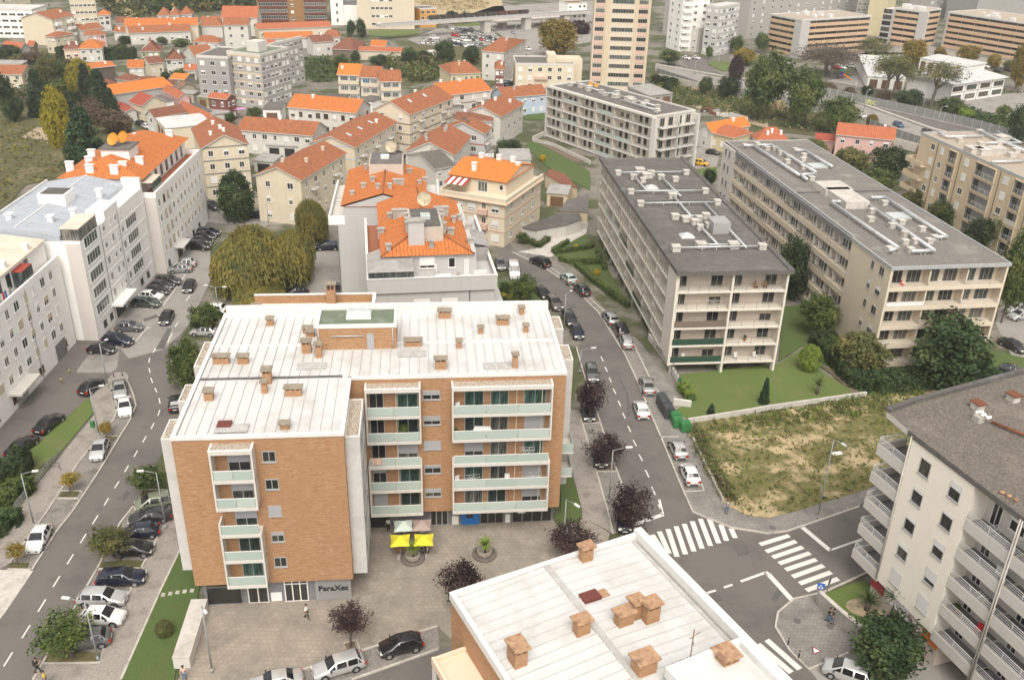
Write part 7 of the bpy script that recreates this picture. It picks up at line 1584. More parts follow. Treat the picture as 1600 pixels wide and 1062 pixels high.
# vegetation
def leafq(V,F,p,n,s,r):
 """one leaf-sized quad at p facing n"""
 t=n.orthogonal().normalized();b_=n.cross(t);a=r.uniform(0,6.28)
 u=(t*math.cos(a)+b_*math.sin(a))*s;w=n.cross(u)*r.uniform(.45,.8)
 i=len(V);V+=[tuple(p-u),tuple(p-w*.9),tuple(p+u*1.1),tuple(p+w)];F.append((i,i+1,i+2,i+3))
def rv(r):
 while True:
  v=V3((r.uniform(-1,1),r.uniform(-1,1),r.uniform(-1,1)))
  if .05<v.length<1:return v.normalized()
def mesh_from(V,F,name,m):
 me=bpy.data.meshes.new(name);me.from_pydata(V,[],F);me.materials.append(MATS[m]);return me
def crown_mesh(kind,seed,clumps,per,leaf,m,cr=.2):
 r=random.Random(seed);V,F=[],[]
 lob=[(rv(r),r.uniform(.15,.5))for _ in range(8)]
 for _ in range(clumps):
  if kind in('round','loose','sparse'):
   d=rv(r);rad_=.5+sum(a*max(0,d.dot(l))**3 for l,a in lob)
   k=r.uniform(.45,1)if kind!='sparse' else r.uniform(.5,1.05)
   c=d*min(1,rad_)*k
   if kind=='loose':c.z*=.9
  elif kind=='cone':
   t=r.random()**1.5;a=r.uniform(0,6.28);q=(1-t)**.6*r.uniform(.55,1)*(1+.12*math.sin(9*t*3+a*2));c=V3((q*math.cos(a),q*math.sin(a),-1+2*t))
  elif kind=='column':
   t=r.random();a=r.uniform(0,6.28);q=(math.sin(math.pi*min(1,(t*.86+.14)))**.55)*r.uniform(.6,1);c=V3((q*math.cos(a),q*math.sin(a),-1+2*t))
  elif kind=='umbrella':
   d=rv(r);c=V3((d.x,d.y,abs(d.z)*.9-.35))*r.uniform(.7,1)
  elif kind=='ball':
   c=rv(r)*r.uniform(.86,.97)
  for _ in range(per):
   g_=V3((r.gauss(0,1),r.gauss(0,1),r.gauss(0,1)))*cr*.5
   if kind=='cone':g_.z*=.45
   p=c+g_
   n=(c.normalized()*.8+rv(r)+V3((0,0,.45))).normalized()if c.length>.01 else rv(r)
   leafq(V,F,p,n,leaf*r.uniform(.7,1.25),r)
 return mesh_from(V,F,'crown',m)
def willow_mesh(seed,strands,m):
 r=random.Random(seed);V,F=[],[]
 lob=[(rv(r),r.uniform(.15,.4))for _ in range(8)]
 for _ in range(strands):
  d=rv(r);d.z=abs(d.z);q=.55+sum(a*max(0,d.dot(l))**3 for l,a in lob);q=min(1,q)*r.uniform(.55,1)
  p=V3((d.x*q,d.y*q,d.z*q*.95));L=r.uniform(.3,1.0)*(1.15-d.z*.5);k=int(9*L)+3
  for j in range(k):
   pp=p+V3((d.x*.07*j/k,d.y*.07*j/k,-L*j/k))+rv(r)*.012
   if pp.z<-1:break
   a=r.uniform(0,6.28);u=V3((math.cos(a),math.sin(a),r.uniform(-.3,.3)))*.021*r.uniform(.7,1.3);w=V3((d.x*.02,d.y*.02,-.085*r.uniform(.8,1.3)))
   i=len(V);V+=[tuple(pp-u),tuple(pp+u),tuple(pp+u*.4+w),tuple(pp-u*.4+w)];F.append((i,i+1,i+2,i+3))
 return mesh_from(V,F,'crown',m)
def twig_mesh(seed,m,n=170):
 """branching twigs for half-bare crowns"""
 r=random.Random(seed);b=MB()
 for _ in range(n):
  d=rv(r);d.z=abs(d.z)*.8-.25;p=d*r.uniform(.05,.35);q=d*r.uniform(.75,1.0)+rv(r)*.12
  b.tube(p,q,.018,.005,3,caps=False)
  for _ in range(2):e=q+rv(r)*.22;b.tube(p.lerp(q,.6),e,.008,.003,3,caps=False)
 return b.mesh('branches',[m])
def trunk_mesh(seed,limbs=5,m='bark'):
 """trunk of unit height, limbs fanning out in the top part (crown radius 1)"""
 r=random.Random(seed);b=MB()
 b.tube((0,0,0),(.0,.0,.6),.075,.055,7,caps=False);b.tube((0,0,.6),(.03,-.02,1.0),.055,.025,6,caps=False)
 for k in range(limbs):
  a=6.28*k/limbs+r.uniform(-.4,.4);z=r.uniform(.5,.72);e=V3((math.cos(a)*r.uniform(.25,.5),math.sin(a)*r.uniform(.25,.5),z+r.uniform(.25,.45)))
  b.tube((0,0,z),e,.035,.014,5,caps=False);f=e+V3((math.cos(a+.5)*.22,math.sin(a+.5)*.22,.16));b.tube(e,f,.014,.005,4,caps=False)
 return b.mesh('trunk',[m])
TR=[trunk_mesh(i)for i in range(3)];TRP=trunk_mesh(9,7,'bark_pale')
CM={
 'plum':[crown_mesh('sparse',1,95,32,.055,'leaf_plum',.26),crown_mesh('sparse',2,95,32,.055,'leaf_plum',.26),crown_mesh('sparse',41,95,32,.055,'leaf_plum',.26)],
 'street':[crown_mesh('sparse',3,75,34,.075,'leaf_green',.27),crown_mesh('sparse',4,75,34,.075,'leaf_olive',.27)],
 'green':[crown_mesh('round',5,260,28,.058,'leaf_green',.2),crown_mesh('round',6,260,28,.058,'leaf_green',.2),crown_mesh('round',42,260,28,.058,'leaf_green',.2)],
 'dark':[crown_mesh('round',7,270,28,.056,'leaf_dark',.19),crown_mesh('round',8,270,28,.056,'leaf_dark',.19),crown_mesh('round',43,270,28,.056,'leaf_dark',.19)],
 'olive':[crown_mesh('round',9,300,24,.065,'leaf_olive',.2)],
 'autumn':[crown_mesh('round',10,300,24,.065,'leaf_autumn',.2)],
 'small_autumn':[crown_mesh('loose',11,70,26,.09,'leaf_autumn',.28)],
 'lime':[crown_mesh('round',12,260,24,.07,'leaf_lime',.2)],
 'brown':[crown_mesh('round',13,260,24,.065,'leaf_brown',.22)],
 'conifer':[crown_mesh('cone',14,520,20,.06,'leaf_conifer',.17),crown_mesh('cone',15,520,20,.06,'leaf_conifer',.17)],
 'gold':[crown_mesh('column',16,460,20,.06,'leaf_gold',.17)],
 'darkcol':[crown_mesh('column',17,420,20,.062,'leaf_dark',.18)],
 'willow':[willow_mesh(18,3000,'leaf_willow'),willow_mesh(19,3000,'leaf_willow')],
 'bare':[crown_mesh('umbrella',20,120,16,.035,'leaf_bare',.26)],
 'thin':[crown_mesh('umbrella',21,85,22,.045,'leaf_olive',.24)],
 'ball':[crown_mesh('ball',22,900,7,.055,'leaf_lime',.09)],'ballgrey':[crown_mesh('ball',23,900,7,.055,'leaf_olive',.08)],
 'yellow':[crown_mesh('ball',24,300,10,.08,'flower_yellow',.15)],'red':[crown_mesh('round',25,200,22,.075,'flower_red',.22)],
 'ivy':[crown_mesh('column',26,240,18,.09,'leaf_ivy',.2)],
 'purple':[crown_mesh('column',27,380,20,.065,'leaf_plum',.18)]}
TW=twig_mesh(31,'bark_pale')
ct_=0
def depth_of(p):return(p-V3((0,0,CH))).dot(FW)
def tree(sp,box_,label,base=None,name=None,cat='tree',group=None,trunk=True,flat=None,zc=None,sink=.02):
 """box_ = crown outline in the photo (x0, y0, x1, y1); base = photo pixel of the foot of the trunk"""
 global ct_;ct_+=1
 x0,y0,x1,y1=box_;cx,cy=(x0+x1)/2,(y0+y1)/2
 d=FW+CR*((cx-800)/FPX)-CU*((cy-531)/FPX);el=-math.asin(d.z/d.length)
 def size(depth):
  W=(x1-x0)*depth/FPX;T=(y1-y0)*depth/FPX
  q=T*T-(W*math.sin(el))**2
  return W,max(.35*W,math.sqrt(max(q,0))/math.cos(el))
 if base:
  P=at(base);t=P.y/d.y;c=V3((d.x*t,P.y,CH+d.z*t));W,Hc=size(depth_of(c))
 else:
  z=2.5
  for _ in range(6):
   c=at((cx,cy),z);W,Hc=size(depth_of(c));z=Hc*.5*(1.0 if not trunk else 1.12)if zc is None else zc
  P=V3((c.x,c.y,0))
 if flat:Hc*=flat
 r=empty(name or{'conifer':'conifer_tree','gold':'cypress_tree','willow':'willow_tree','plum':'plum_tree'}.get(sp,'tree'),(P.x,P.y,0),0,label,cat,group)
 ms=CM[sp];o=inst('crown' if trunk else 'foliage',ms[ct_%len(ms)],r,tuple(c-P),ct_*1.7%6.28,(W/2*1.03,W/2*1.03,Hc/2*1.03))
 if trunk:
  pale=sp in('bare','thin');hz=max(.6,c.z-Hc*.08 if pale else c.z+.1)
  k=inst('trunk',TRP if pale else TR[ct_%3],r,(0,0,0),ct_,(W/2*(1.0 if pale else .8),W/2*(1.0 if pale else .8),hz));
  if base:
   dx,dy=c.x-P.x,c.y-P.y
   k.rotation_euler=(0,math.atan2(dx,hz),0)
  if pale:inst('branches',TW,r,tuple(c-P-V3((0,0,Hc*.1))),ct_,(W/2*.95,W/2*.95,Hc/2))
 return r
def bush(sp,box_,label,cat='shrub',name='shrub',group=None,**k):return tree(sp,box_,label,None,name,cat,group,trunk=False,**k)
def hedge(pts,w,h,m,label,n=None,leaf=.13,name='hedge',z=.15,cat='hedge'):
 ps=[at(p,z)for p in pts];r=random.Random(len(pts)*7+int(h*10));V,F=[],[];L=sum((a-b).length for a,b in zip(ps,ps[1:]))
 c0=ps[0].copy();N=n or int(L*(w+2*h)*26)
 N=min(N,7000)
 for a,b in zip(ps,ps[1:]):
  d=(b-a).normalized();q=V3((-d.y,d.x,0));l=(b-a).length
  for _ in range(int(N*l/L)):
   t=r.uniform(-.01,1.01);f=r.choice('tttlr');wob=1+.12*math.sin(t*l*2.1)+.08*math.sin(t*l*5.3)
   if f=='t':p=a+d*(t*l)+q*r.uniform(-w/2,w/2)*wob+V3((0,0,h*wob*r.uniform(.86,1.03)));nn=V3((0,0,1))
   else:
    s=1 if f=='l' else-1;p=a+d*(t*l)+q*s*w/2*wob*r.uniform(.9,1.03)+V3((0,0,h*r.uniform(.02,1)));nn=q*s
   leafq(V,F,p-c0,(nn+rv(r)*.8).normalized(),leaf*r.uniform(.7,1.3),r)
 root=empty(name,c0,0,label,cat);o=bpy.data.objects.new('foliage',mesh_from(V,F,'foliage',m));COL.objects.link(o);o.parent=root
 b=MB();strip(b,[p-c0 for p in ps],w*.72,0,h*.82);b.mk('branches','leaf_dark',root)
 return root
def scrub(name,px,n,h,leaf,mats,seed,label=None,kmin=4,kmax=9,z=.16):
 """ground cover: many little leaf tufts over an outline, one object"""
 ps=[at(p)for p in px];r=random.Random(seed);xs=[p.x for p in ps];ys=[p.y for p in ps];V,F,mi=[],[],[]
 def inside(x,y):
  c=False
  for a,b in zip(ps,ps[1:]+ps[:1]):
   if(a.y>y)!=(b.y>y)and x<(b.x-a.x)*(y-a.y)/(b.y-a.y)+a.x:c=not c
  return c
 k=0
 while k<n:
  x,y=r.uniform(min(xs),max(xs)),r.uniform(min(ys),max(ys))
  if not inside(x,y):continue
  k+=1;hh=h*r.uniform(.3,1)*(1+.5*math.sin(x*.35+1)*math.sin(y*.28));m=int((math.sin(x*.21+2)+math.sin(y*.17+x*.05))*.8+r.uniform(0,len(mats)))%len(mats)
  for _ in range(r.randint(kmin,kmax)):
   p=V3((x+r.gauss(0,.5)*hh,y+r.gauss(0,.5)*hh,z+hh*r.random()));leafq(V,F,p,(rv(r)+V3((0,0,.6))).normalized(),leaf*r.uniform(.6,1.4),r);mi.append(m)
 me=mesh_from(V,F,name,mats[0])
 for mm in mats[1:]:me.materials.append(MATS[mm])
 me.polygons.foreach_set('material_index',mi);o=bpy.data.objects.new(name,me);COL.objects.link(o)
 return tag(o,label,None,None,'stuff')
def tb(f,x0,y0,x1,y1):a,b=f(x0,y0),f(x1,y1);return(a[0],a[1],b[0],b[1])
# street trees
PG='purple plum trees'
tree('plum',tb(T14,452,578,703,790),'purple plum tree on the plaza edge behind the silver estate car',T14(583,862),group=PG)
tree('plum',tb(T14,1118,305,1428,580),'purple plum tree partly hidden by the foreground roof, right of the plaza',T14(1270,640),group=PG)
tree('plum',tb(T15,192,90,520,300),'purple plum tree under the lamp in front of the foreground roof',T15(350,330),group=PG)
tree('plum',(950,752,1020,826),'purple plum tree nearest the zebra crossing, over the dark blue car',T15(680,150),group=PG)
tree('plum',tb(T11,450,560,715,765),'purple plum tree in the middle of the right street row',T11(572,800),group=PG)
tree('plum',tb(T11,372,218,578,450),'purple plum tree at the far end of the right street row',T11(478,500),group=PG)
tree('small_autumn',tb(T9,360,803,492,900),'small yellow green tree in a kerbed bed on the left street',T9(432,945),group='small trees on the left pavement')
tree('small_autumn',tb(T9,603,495,694,575),'sparse little tree between parked silver cars on the left street',T9(655,605),group='small trees on the left pavement')
tree('small_autumn',tb(T13,32,208,155,310),'small orange brown tree beside the white hatchback',T13(110,350),group='small trees on the left pavement')
SG='leaning green street trees'
tree('street',tb(T9,795,748,1015,920),'green street tree beside the corner of the brick block',T9(870,955),group=SG)
tree('street',tb(T13,532,98,800,300),'green street tree leaning over the dark hatchbacks',T13(742,335),group=SG)
tree('street',tb(T13,208,640,548,930),'green street tree nearest the lower left corner, leaning over the last grey car',T13(450,930),group=SG)
bush('ballgrey',tb(T13,955,688,1060,800),'clipped grey green ball tree on the grass strip',name='ball_tree',cat='tree')
for sp,b_,lab in(('willow',(306,345,448,462),'largest golden weeping willow beside the left parking yard'),('willow',(412,347,500,440),'middle weeping willow, right of the largest one'),('willow',tb(T6,235,120,475,400),'greener willow in front of the cream gabled block'),('willow',(345,432,452,492),'low willow clump right behind the brick block')):
 tree(sp,b_,lab,group='weeping willows')
tree('darkcol',(341,272,394,338),'dark spruce with a pointed top beside the car at the white row corner',(367,345))
bush('green',(262,528,318,612),'round green bushes against the left side of the brick block')
bush('green',(296,470,350,520),'green bush between the parked cars and the brick block')
hedge([T9(-60,900),T9(60,850),T9(180,840)],5,2.2,'leaf_dark','dense dark hedge bank at the left edge below the black cars',5200,.2)
hedge([T9(-40,1010),T9(60,960),T9(130,900)],4,1.6,'leaf_green','lighter green bank beside the railing at the left edge',3600,.2)
hedge([T13(-60,160),T13(10,130),T13(60,60)],3,1.3,'leaf_dark','dark shrubs at the foot of the railing, left edge',2000,.18)
# around the crossing and the slab blocks
tree('dark',(1328,958,1462,1070),'large bushy dark tree at the foot of the cream balcony block',(1395,1052))
bush('ball',(1249,538,1284,581),'clipped round bright green shrub on the lawn',name='ball_shrub')
bush('conifer',tb(T11,1525,240,1590,400),'small conifer on the lawn beside the slab block',name='conifer_shrub')
bush('conifer',tb(T11,1198,395,1252,468),'tiny young conifer near the low lawn wall',name='conifer_shrub')
GA='trees between the slab blocks'
for sp,b_,lab in(('dark',tb(T8,45,395,282,765),'tall dark tree between the two slab blocks'),('green',tb(T8,200,740,452,1010),'green tree at the lower corner of the beige slab block'),('olive',(1304,505,1393,577),'olive green tree with yellowing leaves in front of the beige slab block'),('dark',(1424,490,1576,604),'huge rounded dark green tree in front of the beige slab block'),('green',(1559,360,1612,500),'green tree at the right edge beyond the beige slab block'),
 ('dark',tb(T8,1190,252,1405,480),'dark tree between the beige slab block and the sand coloured block'),('green',tb(T8,990,162,1160,340),'green tree left of the sand coloured block, upper'),('olive',tb(T8,812,70,992,232),'green tree behind the long roof, farther along'),('green',tb(T8,575,-30,790,120),'broad green tree behind the far half of the long gravel roof'),
 ('olive',(1256,212,1296,245),'small yellow green tree by the red sheet roofed shed'),('olive',(1294,222,1358,272),'yellowing tree in front of the pink house'),('dark',(1358,226,1434,276),'dark tree right of the pink house'),('green',(1178,345,1212,382),'tree seen between the slab roofs, left'),('dark',(1225,330,1262,372),'dark shrub behind the beige slab front gardens'),('dark',(1096,262,1120,292),'bush behind the dark roofed slab block'),('green',(1545,320,1600,395),'green tree in front of the sand coloured block balconies')):
 tree(sp,b_,lab,group=GA)
hedge([T12(300,20),T12(420,150),T12(520,270),T12(640,320)],2.6,1.8,'leaf_dark','thick dark hedge along the lawn path, beige slab side',6000,.17)
hedge([T12(640,310),T12(900,280),T12(1200,280),T12(1400,255)],3.4,2.0,'leaf_dark','thick hedge below the huge rounded tree',6500,.18)
hedge([T11(1040,300),T11(1100,380)],1.4,1.1,'leaf_lime','short bright hedge at the corner of the lawn by the waste containers',1200,.1)
hedge([T7(250,490),T7(345,430)],.9,.8,'leaf_green','clipped hedge edging the triangular drive, upper',1000,.1)
hedge([T7(255,500),T7(480,465),T7(495,440)],.9,.8,'leaf_green','clipped hedge around the small garden with the yellow bush',1800,.1)
hedge([T7(290,535),T7(360,555),T7(535,540),T7(525,490)],.9,.8,'leaf_green','clipped hedge around the second small garden',2000,.1)
hedge([T7(395,570),T7(480,650),T7(600,745),T7(715,825)],1.1,.9,'leaf_green','long clipped hedge along the pavement in front of the dark roofed slab block',3000,.1)
hedge([T7(400,565),T7(560,555),T7(570,600)],.9,.8,'leaf_green','clipped hedge at the top of the third small garden',1500,.1)
hedge([T7(110,430),T7(160,460),T7(225,415)],1.2,.9,'leaf_green','clipped hedge before the drive ramp',1200,.1)
bush('green',tb(T7,25,365,115,440),'green shrub beside the yellow flowering bush near the ramp')
bush('yellow',tb(T7,125,375,168,420),'yellow flowering bush near the ramp',name='flowering_bush')
bush('yellow',tb(T7,380,440,412,472),'round yellow bush in the upper small garden',name='flowering_bush')
bush('yellow',tb(T7,500,592,542,632),'round yellow bush in the lower garden strip',name='flowering_bush')
bush('yellow',tb(T3,170,950,208,992),'round yellow bush on the lawn of the white finned slab block',name='flowering_bush')
bush('red',(778,218,806,240),'red flowering bush behind the red trimmed house');bush('dark',(775,215,822,246),'dark shrub around the red flowering bush')
tree('street',(795,425,836,470),'small street tree beside the white van',(815,475));bush('green',(780,440,800,462),'green shrub at the foot of the hipped roof block')
hedge([(790,470),(806,478),(840,488)],1.2,.9,'leaf_green','hedge around the lawn beside the hipped roof block',1500,.1);hedge([T6(1470,770),T6(1573,790)],1.0,1.0,'leaf_gold','golden hedge at the corner of the hipped roof block',900,.1)
sheet('lawn',[(765,440),(830,440),(850,480),(800,478),(770,472)],.168,'lawn_dark',thick=.16)
# highway side and school
HG='trees along the highway'
for sp,b_,base,lab in(('green',(1160,80,1238,178),(1200,190),'tall green tree between the waste land and the highway, left of a pair'),('green',(1225,104,1288,192),(1258,200),'tall green tree between the waste land and the highway, right of a pair'),('green',(1279,150,1342,206),None,'bushy tree beside the highway above the pink house'),('autumn',(1351,177,1373,198),None,'small tree on the slip lane beside the barrier'),('dark',(1119,118,1160,152),None,'dark round tree beside the barrier near the slip road'),('green',(1090,119,1113,146),None,'small round tree beside the barrier, left of the dark one'),
 ('purple',(1140,90,1162,122),None,'dark purple tree on the green traffic island'),('autumn',(1142,74,1186,100),None,'wide yellowing tree behind the purple tree'),('green',(1029,77,1063,100),None,'round green tree on the grass at the tower side'),('green',(1102,72,1114,92),None,'narrow green tree before the white grey block'),('green',(1140,56,1166,82),None,'green tree at the foot of the white grey block'),('green',(1180,50,1202,80),None,'green tree at the left corner of the orange banded office'),
 ('dark',(1398,138,1446,170),None,'dark shrubby tree at the school wall'),('green',(1463,152,1512,180),None,'green tree between the school and the barrier'),('lime',(1490,166,1526,184),None,'pale green shrub beside the barrier by the school yard'),('green',(1555,164,1580,184),None,'small tree at the far side of the school yard'),('dark',(1578,160,1612,222),None,'dark trees at the right edge beside the barrier'),('autumn',(1582,60,1612,135),None,'yellowing tree at the right edge beside the long office'),
 ('lime',(1352,82,1375,100),None,'bright lime green tree near the playground'),('autumn',(1338,85,1351,100),None,'small yellow tree left of the bright lime tree'),('thin',(1340,52,1395,92),None,'half bare tree before the middle office block'),('autumn',(1408,58,1448,100),None,'yellow half bare tree beside the corner shaft of the middle office'),('autumn',(1458,72,1482,92),None,'small half bare tree before the long office, left'),('autumn',(1497,68,1535,98),None,'half bare yellow tree before the long office, centre'),('autumn',(1542,82,1566,105),None,'small bush like tree before the long office, right'),('olive',(1568,92,1590,108),None,'low olive tree above the parked cars at the school')):
 tree(sp,b_,lab,base,group=HG)
for b_,base,lab in(((1242,58,1345,112),(1290,118),'wide grey bare tree spreading before the left office block'),((1268,62,1332,108),(1300,122),'second grey bare tree tangled with the wide one')):
 tree('bare',b_,lab,base,group='half bare plane trees')
for b_,base,lab in(((1363,74,1426,130),(1381,150),'thin crowned plane tree left of the school roof'),((1385,80,1430,135),(1394,150),'second thin plane tree tangled with the left one'),((1432,90,1510,138),(1454,166),'thin crowned plane tree standing before the school front')):
 tree('thin',b_,lab,base,group='half bare plane trees')
for k,b_ in enumerate(((1284,128,1312,146),(1318,134,1340,150),(1346,133,1368,152),(1368,140,1396,156))):bush('brown' if k!=2 else 'dark',b_,('brownish shrub on the barrier bank near the playground, leftmost','brownish shrub on the barrier bank, second from left','dark green shrub on the barrier bank','brown shrub at the foot of the thin plane trees')[k])
hedge([T3(870,510),T3(1010,530)],3,2.2,'leaf_dark','dark clipped hedge at the foot of the beige tower',1800,.3);bush('dark',tb(T3,910,500,990,570),'round dark shrub at the foot of the beige tower')
tree('autumn',tb(T3,145,100,400,335),'big golden green plane tree left of the beige tower',T3(270,345))
bush('purple',(887,34,922,52),'dark purple shrubs behind the plane tree')
scrub('undergrowth',[(1020,118),(1100,150),(1165,150),(1290,190),(1330,205),(1300,214),(1200,196),(1100,172),(1010,150)],800,1.8,.4,['leaf_olive','leaf_green','leaf_green','leaf_dark'],3)
scrub('waste_grass',[T3(1090,600),T3(1300,600),T3(1573,730),T3(1573,760),T3(1250,690)],500,.8,.25,['leaf_olive','reed'],4)
scrub('undergrowth',[T4(1180,690),T4(1573,770),T4(1620,900),T4(1450,800),T4(1200,720)],500,2.0,.4,['leaf_dark','leaf_green'],5)
# field weeds
scrub('weeds',field,1500,.45,.13,['leaf_olive','leaf_lime','leaf_olive','leaf_willow','leaf_green'],6,kmin=3,kmax=7)
scrub('weeds',[T11(1095,560),T11(1180,600),T11(1230,750),T11(1330,900),T15(1400,0),T11(1290,980),T11(1150,720)],420,1.0,.16,['leaf_green','leaf_olive','leaf_brown'],7)
scrub('weeds',[T12(0,452),T12(610,352),T12(1000,310),T12(900,420),T12(600,480),T12(200,520),T11(1100,600)],420,.8,.15,['leaf_olive','leaf_green','leaf_lime'],8)
# left hillside
LG='trees on the left hillside'
for sp,b_,lab in(('conifer',(95,172,166,268),'largest dark green conifer behind the white row'),('gold',(66,142,110,224),'tall golden cypress beside the largest conifer'),('gold',(104,96,146,148),'golden cypress farther up the hillside'),('conifer',(118,104,150,165),'dark conifer before the upper golden cypress, left'),('conifer',(134,112,176,178),'dark conifer right of the upper golden cypress'),('conifer',(158,140,186,182),'small dark conifer at the end of the conifer row'),
 ('conifer',(40,112,74,178),'dark conifer at the left, behind the cottage'),('olive',(52,80,86,130),'olive brown tree behind the left cottage'),('brown',(120,148,170,190),'brownish bare bush behind the largest conifer'),('brown',(150,165,206,206),'large dark brown bush above the white row end'),('dark',(-10,112,22,170),'dark tree at the left edge beside the cottage'),('dark',(0,150,40,188),'dark bush at the left edge below the cottage'),('green',(70,122,108,150),'grey green bush between conifers'),('green',(82,95,108,125),'green bush left of the upper golden cypress'),('dark',(96,140,128,178),'dark bush between golden cypresses'),('olive',(10,82,50,100),'olive bush above the cottage'),('dark',(-12,70,30,92),'dark bush at the left edge below the coral shed'),('brown',(28,78,70,100),'brown bush behind the cottage roof')):
 tree(sp,b_,lab,group=LG)
hedge([Q6(620,590),Q6(900,600),Q6(1180,610),Q6(1420,600)],5,3.2,'leaf_dark','long dark hedge below the white bungalow',4500,.42)
for sp,b_,lab in(('dark',Q6(1210,380)+Q6(1410,440),'dark tree group before the low row houses'),('green',Q6(1180,460)+Q6(1320,560),'green tree right of the white bungalow'),('dark',Q6(1250,430)+Q6(1310,500),'small dark tree behind the green one by the bungalow'),('green',Q7(300,380)+Q7(420,460),'green bushes on the terrace wall, left'),('green',Q7(430,400)+Q7(640,480),'green bushes on the terrace wall, right'),('dark',Q7(345,335)+Q7(430,385),'dark round bush at the row houses'),('olive',Q7(760,260)+Q7(880,370),'olive tree beside the hipped house with the dormer'),
 ('dark',Q7(965,775)+Q7(1180,1010),'dark pine before the grey apartment slab'),('dark',Q1(220,825)+Q1(365,990),'dark round tree in the yard of the long low house'),('green',Q1(170,580)+Q1(335,690),'green tree beside the white flat shed'),('green',Q5(1470,770)+Q5(1593,890),'small green tree near the pink washing'),('dark',Q7(330,740)+Q7(440,830),'dark bushes in the gully left of the grey slab'),('lime',Q7(600,700)+Q7(650,770),'yellow green bush in the gully'),('green',Q7(450,720)+Q7(720,800),'green growth in the gully beside the grey slab'),
 ('dark',Q8(925,200)+Q8(1030,375),'dark round tree, left of two before the beige block'),('dark',Q8(1025,200)+Q8(1165,375),'round tree, right of two before the beige block'),('dark',Q8(960,535)+Q8(1085,650),'dark tree left of the terraced houses with verandas'),('green',Q8(800,560)+Q8(980,740),'green trees at the end of the grey slab'),('dark',Q8(1155,515)+Q8(1260,610),'dark tree before the salmon shed, left'),('dark',Q8(1170,560)+Q8(1385,690),'dark tree before the salmon shed, right'),('green',Q8(1350,650)+Q8(1450,730),'green bush above the terraced houses'),('dark',Q2(430,20)+Q2(620,150),'dark tree on the weedy slope, centre'),('brown',Q2(600,30)+Q2(740,140),'brownish bush on the weedy slope'),
 ('dark',Q9(395,400)+Q9(640,640),'large dark tree below the far car park, left'),('dark',Q9(640,480)+Q9(880,660),'wide dark tree below the far car park, right'),('dark',Q9(500,110)+Q9(660,240),'round dark tree beside the train, left'),('green',Q9(640,120)+Q9(780,235),'round tree beside the train, right'),('autumn',Q9(810,145)+Q9(875,225),'small brown tree under the viaduct end'),('green',Q9(60,490)+Q9(225,660),'dark green tree at the left of the weedy slope'),('dark',Q9(210,520)+Q9(340,640),'dark tree beside the pale boulder on the weedy slope'),('green',Q6(1100,0)+Q6(1190,95),'round tree beside the uphill road'),('green',Q2(930,600)+Q2(1010,660),'bush at the foot of the cream row block'),('green',Q2(1040,560)+Q2(1105,610),'bush at the end of the cream row block')):
 tree(sp,b_,lab,group='trees among the houses')
bush('dark',Q1(655,680)+Q1(750,730),'dark clipped bush at the white house with ochre panels, left');bush('dark',Q1(900,700)+Q1(985,750),'dark clipped bush at the white house with ochre panels, middle');bush('green',Q1(1030,690)+Q1(1130,780),'green bush at the white house with ochre panels, right')
scrub('undergrowth',[Q2(280,100),Q2(620,40),Q2(950,120),Q2(960,200),Q2(720,330),Q2(540,330),Q2(340,180)],900,2.6,.5,['leaf_olive','leaf_green','leaf_olive','leaf_dark'],9)
scrub('undergrowth',[(470,95),(560,100),(560,125),(490,130)],300,2.5,.5,['leaf_dark','leaf_green'],10)
scrub('undergrowth',[(0,165),(60,150),(200,165),(200,210),(160,200),(110,180)],260,2.2,.45,['leaf_dark','leaf_brown','leaf_green'],11)
scrub('undergrowth',[(0,190),(60,200),(70,240),(120,270),(40,290),(0,320)],330,.6,.22,['leaf_olive','leaf_brown','leaf_olive','leaf_gold'],12)
scrub('undergrowth',[(-20,85),(110,92),(110,130),(60,150),(0,165)],700,2.6,.5,['leaf_dark','leaf_brown','leaf_green'],13)
scrub('wood',[(160,-20),(405,-22),(405,12),(300,20),(230,24),(175,18)],1500,9,1.0,['leaf_dark','leaf_green','leaf_olive','leaf_dark','leaf_autumn'],14,kmin=18,kmax=30)
scrub('wood',[(115,-25),(170,-25),(178,10),(185,30),(230,32),(220,12)],260,5,.8,['leaf_olive','leaf_green','reed'],15,kmin=14,kmax=24)
scrub('wood',[(-60,-60),(1700,-60),(1700,-25),(-60,-25)],2000,14,1.6,['leaf_dark','leaf_green','leaf_olive'],16,kmin=14,kmax=22)
scrub('reeds',[(640,-8),(775,-8),(760,14),(720,18),(660,14)],700,1.6,.35,['reed','reed','leaf_olive'],17)
scrub('reeds',[T3(1130,530),T3(1250,560),T3(1290,590),T3(1140,570)],200,2.0,.3,['reed'],18);scrub('reeds',[QE(900,170),QE(1080,190),QE(1070,230),QE(930,200)],120,2.2,.3,['reed'],19)
bush('ivy',QD(490,490)+QD(595,760),'red creeper climbing the corner of the sand coloured block',name='creeper',cat='creeper')
